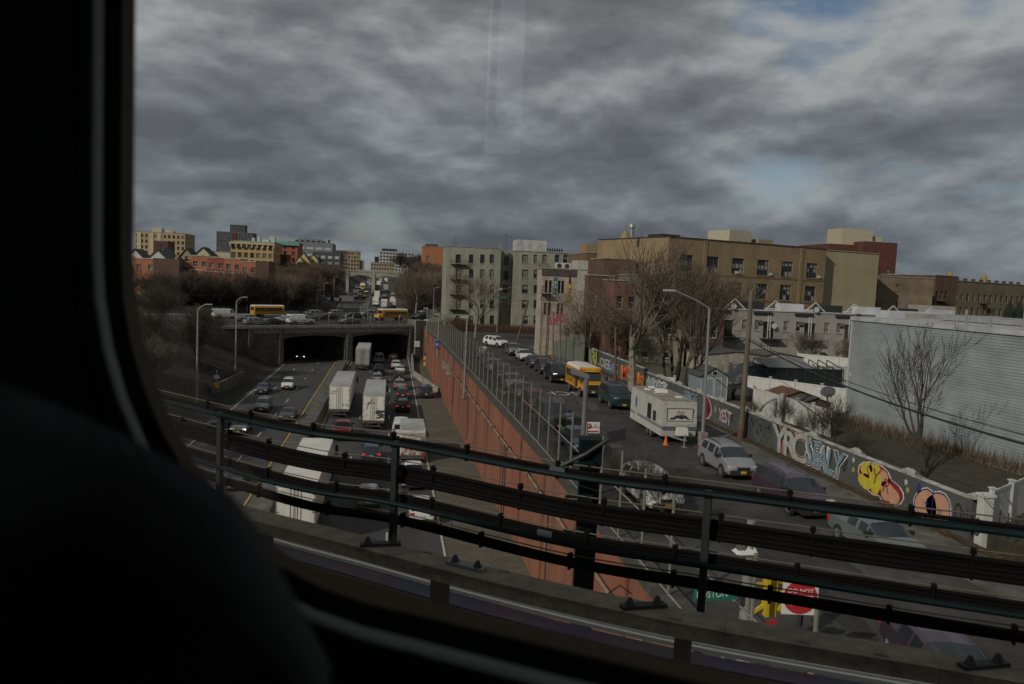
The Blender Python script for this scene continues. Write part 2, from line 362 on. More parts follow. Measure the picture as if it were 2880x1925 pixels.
q = MB(); u = -58
while u < uR1+1.2:
    q.hexa([DP(u, -0.25, 7.1), DP(u+1.9, -0.25, 7.1), DP(u+1.9, 0.95, 7.1), DP(u, 0.95, 7.1)], [DP(u, -0.2, 7.62), DP(u+1.9, -0.2, 7.62), DP(u+1.9, 0.9, 7.62), DP(u, 0.9, 7.62)]); u += 1.93
stuff(q.build('coping', vs, br))
q = MB()
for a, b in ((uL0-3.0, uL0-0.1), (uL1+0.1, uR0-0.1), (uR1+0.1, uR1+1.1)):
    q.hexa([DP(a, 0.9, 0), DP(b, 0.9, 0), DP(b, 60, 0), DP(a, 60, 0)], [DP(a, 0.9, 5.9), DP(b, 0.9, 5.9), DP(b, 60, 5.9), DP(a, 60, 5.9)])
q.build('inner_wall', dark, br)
for a, b in ((uL1+0.3, uR0-0.3),):
    q = MB(); q.hexa([DP(a, -0.6, 0), DP(b, -0.6, 0), DP(b, -0.01, 0), DP(a, -0.01, 0)], [DP(a, -0.35, 6.0), DP(b, -0.35, 6.0), DP(b, -0.01, 6.0), DP(a, -0.01, 6.0)]); q.build('buttress', stone, br)
for a in (uL0-7.3, uL0-0.9, uR1+0.1):
    q = MB(); q.hexa([DP(a, -0.35, -0.1), DP(a+0.8, -0.35, -0.1), DP(a+0.8, -0.01, -0.1), DP(a, -0.01, -0.1)], [DP(a, -0.35, 7.08), DP(a+0.8, -0.35, 7.08), DP(a+0.8, -0.01, 7.08), DP(a, -0.01, 7.08)]); q.build('buttress', stone, br)
# wing wall at the left, running back up the bank
q = MB(); q.hexa([DP(-60, 0.1, 1.0), DP(uL0-7.2, 0.1, -0.2), DP(uL0-7.2, 0.9, -0.2), DP(-60, 0.9, 1.0)], [DP(-60, 0.1, 7.1), DP(uL0-7.2, 0.1, 7.1), DP(uL0-7.2, 0.9, 7.1), DP(-60, 0.9, 7.1)])
q.build('wing_wall', stone, br)
# end pier of stone at the right, beside the red wall
q = MB(); a, b = uR1+1.25, uR1+4.2
q.hexa([DP(a, -0.8, 0), DP(b, -0.8, 0), DP(b, 2.5, 0), DP(a, 2.5, 0)], [DP(a, -0.8, 8.6), DP(b, -0.8, 8.6), DP(b, 2.5, 8.6), DP(a, 2.5, 8.6)]); q.build('end_pier', brickmat('pier_stone', (0.22, 0.21, 0.17), (0.16, 0.15, 0.125), (0.08, 0.075, 0.06), 0.9, 0.42, 0.3), br)
# railings on the bridge
steel_d = mat('railing_steel_dark', (0.035, 0.037, 0.035), 0.6); galv = mat('galvanised_steel', (0.3, 0.3, 0.29), 0.5, metal=0.4, var=0.2)
rail = thing('bridge_railing', 'dark steel post and rail parapet on the near edge of the highway bridge', 'railing')
q = MB()
for z in (7.9, 8.2, 8.5): q.bar(DP(-56, 0.5, z), DP(uR1+1, 0.5, z), 0.06, 0.07)
q.build('rail', steel_d, rail)
q = MB().bar((0, 0, 0), (0, 0, 1.0), 0.1, 0.1).mesh('post', steel_d)
u = -56
while u < uR1+1: place(q, 'post', rail, DP(u, 0.5, 7.62)); u += 2.4
fr = thing('green_mesh_fence', 'green mesh fence on the far edge of the highway bridge behind the traffic', 'fence')
gm = mat('fence_green', (0.02, 0.05, 0.035), 0.7)
q = MB()
for z in (7.6, 8.4, 9.1): q.bar(DP(-40, 41, z), DP(36, 41, z), 0.06, 0.06)
for k in range(190): q.bar(DP(-40+k*0.4, 41, 7.5), DP(-40+k*0.4, 41, 9.1), 0.035, 0.035)
stuff(q.build('mesh_bars', gm, fr))
pm = MB().bar((0, 0, 0), (0, 0, 1.8), 0.12, 0.12).mesh('post', gm)
for k in range(27): place(pm, 'post', fr, DP(-40+k*2.9, 41, 7.45))
# tall curved mesh posts on the near kerb
cf = thing('curved_pedestrian_fence', 'pale curved top steel posts along the near kerb of the bridge', 'fence')
cp = MB().tube([(0, 0, 0), (0, 0, 1.9), (0.05, 0.1, 2.3), (0.15, 0.35, 2.6)], 0.05, 6).mesh('post', galv)
for px in (932, 1000, 1072, 1132, 980, 1050): place(cp, 'post', cf, DP(uof(px, 920), 1.2, 7.3))

# ---------------------------------------------------------------- red retaining wall
redm = mat('wall_red_paint', (0.26, 0.105, 0.055), 0.85, vscale=0.5, bump=0.35, bscale=6, col2=(0.15, 0.066, 0.044), stretch=(1, 1, 0.35))
redm2 = mat('wall_red_paint_older', (0.25, 0.098, 0.055), 0.88, vscale=1.6, bump=0.35, bscale=6, col2=(0.13, 0.06, 0.042), stretch=(1, 1, 0.1))
redm3 = mat('wall_red_paint_faded', (0.26, 0.115, 0.068), 0.85, vscale=0.3, bump=0.35, bscale=6, col2=(0.22, 0.07, 0.04), stretch=(1, 1, 0.3))
redd = mat('wall_red_dark', (0.17, 0.055, 0.033), 0.9, var=0.4, vscale=1.2, stretch=(1, 1, 0.3))
rw = thing('red_retaining_wall', 'long red painted retaining wall between the sunken highway and the street', 'wall')
ypan = [-30+k*8.4 for k in range(25)]; ypan = [y for y in ypan if y < 176]+[176]
for a, b in zip(ypan, ypan[1:]):
    q = MB(); dx = random.uniform(-0.012, 0.012)
    q.hexa([(XR(a)-0.05+dx, a+.02, -0.1), (XR(a)+0.4, a+.02, -0.1), (XR(b)+0.4, b-.02, -0.1), (XR(b)-0.05+dx, b-.02, -0.1)], [(XR(a)+dx, a+.02, RP(a)-0.02), (XR(a)+0.38, a+.02, RP(a)-0.02), (XR(b)+0.38, b-.02, RP(b)-0.02), (XR(b)+dx, b-.02, RP(b)-0.02)])
    q.build('wall_panel', random.choice((redm, redm, redm2, redm3)), rw)
    q = MB(); q.box(XR(a)-0.09, XR(a)+0.3, a-0.12, a+0.12, -0.1, RP(a)-0.02); q.build('pilaster', redd, rw)
cop = mat('coping_dark', (0.06, 0.055, 0.045), 0.9, var=0.4)
for a, b in zip(ypan, ypan[1:]):
    q = MB(); q.hexa([(XR(a)-0.15, a+.01, RP(a)-0.02), (XR(a)+0.8, a+.01, RP(a)-0.02), (XR(b)+0.8, b-.01, RP(b)-0.02), (XR(b)-0.15, b-.01, RP(b)-0.02)], [(XR(a)-0.15, a+.01, RP(a)+0.3), (XR(a)+0.8, a+.01, RP(a)+0.3), (XR(b)+0.8, b-.01, RP(b)+0.3), (XR(b)-0.15, b-.01, RP(b)+0.3)]); q.build('coping', cop, rw)
rust = mat('pipe_tan', (0.24, 0.17, 0.12), 0.7, var=0.4, vscale=3)
q = MB(); q.tube([(XR(y)-0.22, y, 6.15 if y < 100 else 6.15-(y-100)*0.012) for y in range(20, 172, 4)], 0.09, 7); q.build('conduit_pipe', rust, rw, smooth=True)
q = MB().box(-0.35, 0, -0.06, 0.06, -0.14, 0.14).mesh('pipe_bracket', cop)
for y in range(22, 170, 4): place(q, 'pipe_bracket', rw, (XR(y), y, 6.15 if y < 100 else 6.15-(y-100)*0.012))
for (px, py, s) in ((1242, 1010, 1.0), (1228, 998, 0.7)):
    yy = 110 if s == 1 else 117
    MB().box(-0.45, 0, -0.5, 0.5, 0, 1.5*s).build('junction_box', conc, rw, loc=(XR(yy)-0.02, yy, 5.1))
q = MB()
for y, z0 in ((60, 0), (61, 0), (103, 2), (86, 1), (44, 0)): q.tube([(XR(y)-0.1, y, z0), (XR(y)-0.08, y, 6.1)], 0.05, 6)
q.build('downpipe', cop, rw)

# ---------------------------------------------------------------- mesh fence along the top of the wall
mesh_m = bpy.data.materials.new('chain_link'); mesh_m.use_nodes = True; t = mesh_m.node_tree; pb = t.nodes['Principled BSDF']; pb.inputs['Base Color'].default_value = (0.05, 0.05, 0.045, 1); pb.inputs['Roughness'].default_value = 0.7
tr = t.nodes.new('ShaderNodeBsdfTransparent'); mx = t.nodes.new('ShaderNodeMixShader'); tcn = t.nodes.new('ShaderNodeTexCoord'); sp = t.nodes.new('ShaderNodeSeparateXYZ'); t.links.new(tcn.outputs['Object'], sp.inputs[0])
def mth(op, a, b=None):
    n = t.nodes.new('ShaderNodeMath'); n.operation = op
    for i, v in enumerate((a, b)):
        if v is None: continue
        if isinstance(v, (int, float)): n.inputs[i].default_value = v
        else: t.links.new(v, n.inputs[i])
    return n.outputs[0]
# diamond wires 5 cm apart along y and z
wire = []
for sgn in (1, -1):
    s_ = mth('ADD', sp.outputs[1], mth('MULTIPLY', sp.outputs[2], sgn)); fr_ = mth('FRACT', mth('MULTIPLY', s_, 20.0)); wire.append(mth('LESS_THAN', fr_, 0.25))
wm = mth('MAXIMUM', wire[0], wire[1]); t.links.new(wm, mx.inputs[0]); t.links.new(tr.outputs[0], mx.inputs[1]); t.links.new(pb.outputs[0], mx.inputs[2]); t.links.new(mx.outputs[0], t.nodes['Material Output'].inputs[0])
mf = thing('tall_mesh_fence', 'tall mesh fence with pale steel posts on top of the red retaining wall', 'fence')
q = MB(); FX = 0.25; FH = 3.9
for a, b in zip(range(45, 132, 3), range(48, 135, 3)):
    q.quad((XR(a)+FX, a, RP(a)+.3), (XR(b)+FX, b, RP(b)+.3), (XR(b)+FX, b, RP(b)+FH), (XR(a)+FX, a, RP(a)+FH))
q.build('mesh_panel', mesh_m, mf)
q = MB()
for z in (0.35,): q.tube([(XR(y)+FX, y, RP(y)+z) for y in range(12, 168, 4)], 0.04, 5)
q.tube([(XR(y)+FX, y, RP(y)+2.2) for y in range(12, 60, 4)], 0.03, 5)
q.build('rail', galv, mf)
postp = mat('post_pale', (0.2, 0.19, 0.155), 0.6, metal=0.2, var=0.35, vscale=4)
sp_ = MB().tube([(0, 0, 0), (0, 0, FH-0.25)], 0.055, 7).mesh('post', postp)
cpm = MB().tube([(0, 0, 0), (0, 0, 2.6), (0.08, 0, 3.2), (0.45, 0, 3.8), (1.0, 0, 4.15)], 0.06, 7).mesh('curved_post', postp)
y = 13
while y < 168:
    if y < 118: place(sp_, 'post', mf, (XR(y)+FX, y, RP(y)+0.28))
    else: place(cpm, 'curved_post', mf, (XR(y)+FX, y, RP(y)+0.28))
    y += 3.05

# ---------------------------------------------------------------- vehicles
tyre_m = mat('tyre_rubber', (0.02, 0.02, 0.02), 0.9); rim_m = mat('alloy_rim', (0.45, 0.45, 0.46), 0.35, metal=0.8); rimd_m = mat('dark_rim', (0.06, 0.06, 0.06), 0.5)
glass_m = glassmat(); black_m = mat('black_plastic', (0.02, 0.02, 0.02), 0.6); chrome_m = mat('chrome_trim', (0.55, 0.55, 0.56), 0.25, metal=0.9)
tail_m = mat('tail_lamp_red', (0.45, 0.02, 0.015), 0.3); head_m = mat('head_lamp_clear', (0.5, 0.5, 0.48), 0.15, spec=0.8)
tail_on = mat('tail_lamp_lit', (0.5, 0.02, 0.01), 0.3, emit=((1, 0.04, 0.02), 0.3)); head_on = mat('head_lamp_lit', (0.8, 0.8, 0.7), 0.2, emit=((1, 0.93, 0.75), 1.6))
amber_m = mat('lamp_amber', (0.7, 0.22, 0.02), 0.3); plate_w = mat('plate_white', (0.5, 0.5, 0.5), 0.5); plate_y = mat('plate_yellow', (0.55, 0.33, 0.03), 0.5)
def paint(name, col): return mat('car_paint_'+name, col, 0.32, spec=0.5, coat=0.5, var=0.12, vscale=1.5)
PC = dict(white=(0.62, 0.62, 0.60), silver=(0.22, 0.225, 0.24), grey=(0.12, 0.125, 0.13), dark=(0.028, 0.03, 0.034), black=(0.012, 0.012, 0.014), blue=(0.02, 0.035, 0.08), red=(0.16, 0.015, 0.015), green=(0.012, 0.035, 0.032), maroon=(0.055, 0.03, 0.04), sage=(0.12, 0.14, 0.13), yellow=(0.6, 0.36, 0.02), brown=(0.06, 0.045, 0.035), teal=(0.03, 0.07, 0.075), purple=(0.05, 0.03, 0.045))
WH = {}
def wheel(parent, x, y, r, wdt, rim=True, rimmat=None):
    k = (round(r, 2), round(wdt, 2), (rimmat or rim_m).name)
    if k not in WH:
        s = MB().tube([(-wdt/2, 0, 0), (-wdt/2+.02, 0, 0), (wdt/2-.02, 0, 0), (wdt/2, 0, 0)], [r*0.93, r, r, r*0.93], 18).mesh('wheel', tyre_m, True)
        q = MB(); 
        for j in range(6):
            a = j*math.pi/3; q.bar((0, 0, 0), (0, math.cos(a)*r*0.6, math.sin(a)*r*0.6), wdt+0.05, r*0.2, up=(1, 0, 0) if False else (0, -math.sin(a), math.cos(a)))
        q.tube([(-wdt/2-.015, 0, 0), (wdt/2+.015, 0, 0)], r*0.2, 10)
        q.tube([(-wdt/2-.008, 0, 0), (wdt/2+.008, 0, 0)], r*0.66, 16, 1)
        WH[k] = (s, q.mesh('rim', [rimmat or rim_m, rimd_m]))
    s, rm = WH[k]; o = place(s, 'wheel', parent, (x, y, r))
    if rim: place(rm, 'rim', o)
    return o
# kind: length, width, height, ride, stations [(y, z_bottom, z_belt, z_roof or None, half width factor)]
def car_shape(kind):
    if kind == 'sedan': return dict(L=4.75, W=1.84, H=1.45, r=0.33, wb=(1.45, -1.4), st=[(-2.37, .45, .78, None, .86), (-2.28, .30, .98, None, .95), (-1.75, .22, 1.03, None, 1), (-1.0, .2, .98, 1.38, 1), (-.88, .2, .97, 1.41, 1), (-.18, .2, .95, 1.45, 1), (-.06, .2, .95, 1.45, 1), (.55, .2, .93, 1.42, 1), (1.3, .22, .97, None, 1), (2.0, .25, .86, None, .97), (2.28, .3, .72, None, .88), (2.38, .4, .6, None, .75)])
    if kind == 'suv': return dict(L=4.65, W=1.88, H=1.70, r=0.36, wb=(1.4, -1.35), st=[(-2.33, .5, .85, None, .88), (-2.25, .35, 1.12, None, .96), (-1.95, .28, 1.13, 1.60, 1), (-1.8, .26, 1.13, 1.66, 1), (-.95, .25, 1.08, 1.69, 1), (-.83, .25, 1.08, 1.70, 1), (.05, .25, 1.05, 1.69, 1), (.15, .25, 1.05, 1.68, 1), (.62, .25, 1.03, 1.60, 1), (1.42, .26, 1.10, None, 1), (2.02, .3, .96, None, .95), (2.24, .35, .80, None, .86), (2.33, .45, .64, None, .74)])
    if kind == 'bigsuv': return dict(L=5.25, W=2.05, H=1.92, r=0.41, wb=(1.6, -1.6), st=[(-2.62, .5, .9, None, .93), (-2.56, .4, 1.22, None, .98), (-2.38, .32, 1.23, 1.83, 1), (-2.2, .3, 1.23, 1.9, 1), (-1.3, .3, 1.2, 1.92, 1), (-1.18, .3, 1.2, 1.92, 1), (-.25, .3, 1.18, 1.92, 1), (-.13, .3, 1.18, 1.91, 1), (.6, .3, 1.17, 1.84, 1), (1.2, .32, 1.24, None, 1), (2.3, .36, 1.16, None, .98), (2.55, .4, 1.05, None, .95), (2.63, .5, .85, None, .9)])
    if kind == 'minivan': return dict(L=5.1, W=1.98, H=1.76, r=0.35, wb=(1.55, -1.5), st=[(-2.55, .5, .85, None, .9), (-2.48, .35, 1.08, None, .97), (-2.25, .28, 1.08, 1.66, 1), (-2.1, .25, 1.08, 1.72, 1), (-1.0, .25, 1.06, 1.76, 1), (-.88, .25, 1.06, 1.76, 1), (.2, .25, 1.04, 1.74, 1), (.32, .25, 1.04, 1.73, 1), (.8, .25, 1.03, 1.64, 1), (1.75, .27, 1.08, None, 1), (2.3, .3, .92, None, .95), (2.52, .38, .75, None, .82)])
    if kind == 'van': return dict(L=5.7, W=2.05, H=2.15, r=0.36, wb=(1.9, -1.7), st=[(-2.85, .5, 1.2, 2.05, .97), (-2.8, .4, 1.3, 2.13, 1), (-1.5, .35, 1.3, 2.15, 1), (-1.4, .35, 1.3, 2.15, 1), (.5, .35, 1.25, 2.15, 1), (.62, .35, 1.22, 2.13, 1), (1.15, .35, 1.2, 2.03, 1), (1.95, .35, 1.2, None, 1), (2.6, .38, 1.0, None, .97), (2.85, .45, .75, None, .88)])
    if kind == 'pickup': return dict(L=5.8, W=2.03, H=1.92, r=0.41, wb=(1.85, -1.75), st=[(-2.9, .5, 1.25, None, .98), (-2.86, .42, 1.3, None, 1), (-.75, .38, 1.28, None, 1), (-.7, .38, 1.26, 1.82, 1), (-.6, .38, 1.26, 1.88, 1), (.1, .36, 1.24, 1.92, 1), (.2, .36, 1.24, 1.92, 1), (.8, .36, 1.22, 1.84, 1), (1.4, .38, 1.28, None, 1), (2.5, .4, 1.18, None, .98), (2.8, .45, 1.05, None, .94), (2.9, .55, .85, None, .88)])
SHAPES = {}
def car_parts(kind):
    if kind in SHAPES: return SHAPES[kind]
    s = car_shape(kind); W = s['W']/2; ring = []
    for (y, zb, zs, zt, f) in s['st']:
        w_ = W*f
        if zt is None: R = [(w_*.86, zb), (w_, zb+.16), (w_, (zb+zs)/2), (w_*.965, zs-.03), (w_*.90, zs+.02), (w_*.6, zs+.055), (0, zs+.07)]
        else: R = [(w_*.86, zb), (w_, zb+.16), (w_, (zb+zs)/2), (w_*.965, zs), (w_*.78, zt-.10), (w_*.64, zt-.025), (0, zt+.015)]
        ring.append([Vector((x, y, z)) for x, z in R]+[Vector((-x, y, z)) for x, z in R[-2::-1]])
    body = MB(); side = []; front = MB(); rear = MB(); n = 13; st = s['st']
    roofs = [i for i, q in enumerate(st) if q[3] is not None]
    out = {}
    def glassquad(mbx, P, sh=0.0):
        if mbx is side: mbx = MB(); side.append(mbx)
        P = [Vector(p) for p in P]; c = sum(P, Vector())/4; nn = (P[1]-P[0]).cross(P[3]-P[0]).normalized(); 
        if nn.dot(c-Vector((0, c.y, 0.8))) < 0: nn = -nn
        mbx.quad(*[c+(p-c)*(1-sh)+nn*0.006 for p in P])
    for i in range(len(st)-1):
        for j in range(n-1):
            P = [ring[i][j], ring[i][j+1], ring[i+1][j+1], ring[i+1][j]]; body.quad(*P)
            wide = st[i+1][0]-st[i][0] > 0.25
            if i in roofs and i+1 in roofs and j in (3, 8) and wide and not (kind == 'van' and st[i][0] < .4):
                glassquad(side, P, 0.1)
            if i == roofs[-1]:                      # windscreen
                if 4 <= j <= 7: glassquad(front, P, 0.0)
                if j in (3, 8): glassquad(side, [P[0].lerp(P[3], .05), P[1].lerp(P[2], .05), P[1].lerp(P[2], .7), P[0].lerp(P[3], .7)], 0.15)
            if i == roofs[0]-1 and 4 <= j <= 7: glassquad(rear, P, 0.0)
    if kind == 'van':
        for sx in (-1, 1): rear.quad((sx*.12, -2.862, 1.3), (sx*.8, -2.862, 1.3), (sx*.74, -2.862, 1.85), (sx*.12, -2.862, 1.85))
    # end caps
    for R, rev in ((ring[0], False), (ring[-1], True)):
        b = len(body.v); body.v += [tuple(p) for p in R]; body.f.append(tuple(range(b, b+n)) if rev else tuple(range(b+n-1, b-1, -1))); body.m.append(0)
    # underside
    for i in range(len(st)-1): body.quad(ring[i][0], ring[i+1][0], ring[i+1][-1], ring[i][-1])
    body.v = [(x, y, z) for x, y, z in body.v]
    out['body'] = body; out['side'] = [x.mesh('side_window', glass_m) for x in side]; out['front'] = front.mesh('windscreen', glass_m); out['rear'] = rear.mesh('rear_window', glass_m)
    Lf, Lr = st[-1][0], st[0][0]; zf = st[-2][2]; zr = st[1][2]
    def pair(x0, x1, y0, y1, z0, z1, m, nm):
        return [MB().box(min(sx*x0, sx*x1), max(sx*x0, sx*x1), y0, y1, z0, z1).mesh(nm, m) for sx in (-1, 1)]
    out['heads'] = lambda m: pair(W*.5, W*.9, Lf-.3, Lf-.06, zf-.12, zf+.04, m, 'headlight')
    out['tails'] = lambda m: pair(W*.62, W*.955, Lr+.0, Lr+.16, zr-.32 if kind != 'van' else 1.0, zr-.08 if kind != 'van' else 1.35, m, 'tail_light')
    out['fb'] = MB().box(-W*.8, W*.8, Lf-.12, Lf+.03, st[-1][1]-.12, st[-1][1]+.1).box(-W*.4, W*.4, Lf-.1, Lf+.035, zf-.16, zf-.02).mesh('front_bumper_and_grille', black_m)
    out['rb'] = MB().box(-W*.88, W*.88, Lr-.05, Lr+.15, st[0][1]-.16, st[0][1]+.06).mesh('rear_bumper', black_m)
    out['pf'] = MB().box(-.16, .16, Lf+.03, Lf+.045, .42, .57).mesh('front_plate', plate_y)
    out['pr'] = MB().box(-.16, .16, Lr-.065, Lr-.052, .7 if kind != 'sedan' else .62, .85 if kind != 'sedan' else .77).mesh('rear_plate', plate_w)
    ym = st[roofs[-1]][0]+.25; zm = st[roofs[-1]][2]+.08
    out['mirror'] = [MB().box(min(sx*W*.98, sx*(W+.2)), max(sx*W*.98, sx*(W+.2)), ym-.06, ym+.09, zm-.04, zm+.13).mesh('door_mirror', black_m) for sx in (-1, 1)]
    out['arch'] = [MB().tube([(sx*(W-.14), y, s['r']*1.03), (sx*(W+.004), y, s['r']*1.03)], s['r']*1.18, 18).mesh('wheel_arch', black_m) for y in s['wb'] for sx in (-1, 1)]
    if kind in ('bigsuv', 'minivan', 'suv'): 
        q = MB(); zt = s['H']+.03
        for sx in (-1, 1): q.tube([(sx*W*.68, -1.7, zt-.06), (sx*W*.68, -1.5, zt+.03), (sx*W*.68, .2, zt+.03), (sx*W*.68, .4, zt-.05)], .025, 5)
        out['rack'] = q.mesh('roof_rack', chrome_m if kind == 'bigsuv' else black_m)
    if kind == 'pickup': out['bed'] = MB().box(-W*.82, W*.82, -2.78, -.85, 1.3, 1.345).mesh('bed_cover', black_m)
    SHAPES[kind] = (s, out); return SHAPES[kind]
BODY = {}
NAMES = dict(sedan='parked_sedan', suv='suv', bigsuv='suv', minivan='minivan', van='van', pickup='pickup_truck')
CAT = dict(sedan='car', suv='car', bigsuv='suv', minivan='minivan', van='van', pickup='pickup truck')
def car(kind, colour, loc, rz, label, group=None, tail=False, head=False, detail=2, name=None, cat=None):
    s, o_ = car_parts(kind); k = (kind, colour)
    if k not in BODY: BODY[k] = o_['body'].mesh('body', paint(colour, PC[colour]), True)
    nm = name or dict(sedan='sedan', suv='suv', bigsuv='suv', minivan='minivan', van='van', pickup='pickup_truck')[kind]
    t = thing(nm, label, cat or CAT[kind], loc, rz, group)
    place(BODY[k], 'body', t); place(o_['front'], 'windscreen', t); place(o_['rear'], 'rear_window', t); [place(me, 'side_window', t) for me in o_['side']]
    for y in s['wb']:
        for sx in (-1, 1): wheel(t, sx*(s['W']/2-.09), y, s['r'], .22, rim=detail > 0)
    if detail > 0:
        for me in o_['arch']: place(me, 'wheel_arch', t)
        kk = ('H', kind, head)
        if kk not in BODY: BODY[kk] = o_['heads'](head_on if head else head_m)
        for me in BODY[kk]: place(me, 'headlight', t)
        kk = ('T', kind, tail)
        if kk not in BODY: BODY[kk] = o_['tails'](tail_on if tail else tail_m)
        for me in BODY[kk]: place(me, 'tail_light', t)
        place(o_['fb'], 'front_bumper', t); place(o_['rb'], 'rear_bumper', t)
        if detail > 1:
            place(o_['pf'], 'front_plate', t); place(o_['pr'], 'rear_plate', t)
            for me in o_['mirror']: place(me, 'door_mirror', t)
        if 'rack' in o_ and detail > 1: place(o_['rack'], 'roof_rack', t)
        if 'bed' in o_: place(o_['bed'], 'bed_cover', t)
    return t
PI = math.pi
GR = 'vehicles queueing on the right carriageway'
def hwy(px, py, kind, colour, label, tail=False, off=2.3, **k):     # rear bumper foot of a vehicle driving away
    p = at(px, py, 0.0); return car(kind, colour, (p.x, p.y+off, HW(p.y)+0.006), random.uniform(-.015, .015), label, GR, tail=tail, **k)
hwy(1066, 1025, 'van', 'silver', 'silver grey van at the tunnel mouth, ahead of a dark pickup', off=2.8)
hwy(1065, 1058, 'pickup', 'black', 'black pickup truck right behind the silver van near the tunnel', off=2.9)
hwy(1060, 1080, 'suv', 'silver', 'silver SUV almost hidden in front of the middle trailer, behind the black pickup')
hwy(1114, 1040, 'suv', 'white', 'white SUV heading the outer lane queue just before the tunnel', tail=True)
hwy(1125, 1053, 'sedan', 'white', 'white sedan directly behind the first white SUV of the outer lane')
hwy(1123, 1074, 'suv', 'black', 'black SUV third in the outer lane queue, behind two white cars')
hwy(1124, 1099, 'suv', 'silver', 'silver SUV fourth in the outer lane, between black and dark grey cars', tail=True)
hwy(1132, 1126, 'suv', 'dark', 'dark grey SUV with red brake lights lit, fifth in the outer lane', tail=True)
hwy(1133, 1162, 'suv', 'black', 'black SUV with lit tail lights last before the gap in the outer lane', tail=True)
hwy(1106, 1013, 'sedan', 'dark', 'dark sedan entering the shade of the right tunnel opening')
hwy(1128, 1240, 'van', 'white', 'white van just ahead of the poster covered box truck', off=2.8)
hwy(1163, 1382, 'pickup', 'white', 'white pickup truck behind the poster covered box truck', off=2.9)
hwy(1186, 1482, 'suv', 'white', 'white hatchback with red lamps, nearest car on the highway below the cables', tail=False)
hwy(1043, 1305, 'suv', 'blue', 'dark blue SUV with red brake lights in the middle lane beside the box truck', tail=True)
hwy(1033, 1436, 'sedan', 'silver', 'silver sedan in the middle lane, nearest to the railing')
hwy(956, 1252, 'pickup', 'red', 'dark red pickup truck just beyond the nearest white trailer', off=4.5)
o = hwy(1198, 1123, 'bigsuv', 'dark', 'dark SUV stopped alone on the block paved shoulder beside the red wall', off=2.6); o['group'] = ''; del o['group']
G2 = 'oncoming vehicles on the left carriageway'
def onc(px, py, kind, colour, label, **k):
    p = at(px, py, 0.0); return car(kind, colour, (p.x, p.y+2.3, HW(p.y)+0.006), PI+random.uniform(-.02, .02), label, G2, **k)
onc(806, 1099, 'suv', 'white', 'white crossover alone in the middle of the left carriageway')
onc(733, 1111, 'sedan', 'blue', 'dark blue sedan in the kerbside lane behind the white crossover')
onc(733, 1162, 'suv', 'sage', 'grey green SUV in the left carriageway just above the top cable')
onc(804, 1188, 'sedan', 'maroon', 'maroon sedan half hidden by the top cable beside the median')
onc(668, 1226, 'sedan', 'sage', 'grey green sedan below the first cable on the left carriageway', head=True)
onc(605, 1212, 'minivan', 'dark', 'dark minivan leftmost on the highway, behind the railing post')
onc(647, 1384, 'sedan', 'black', 'black sedan with yellow plate nearest the window on the left carriageway')
onc(845, 1014, 'suv', 'black', 'black car with lit headlights coming out of the left tunnel opening', head=True)

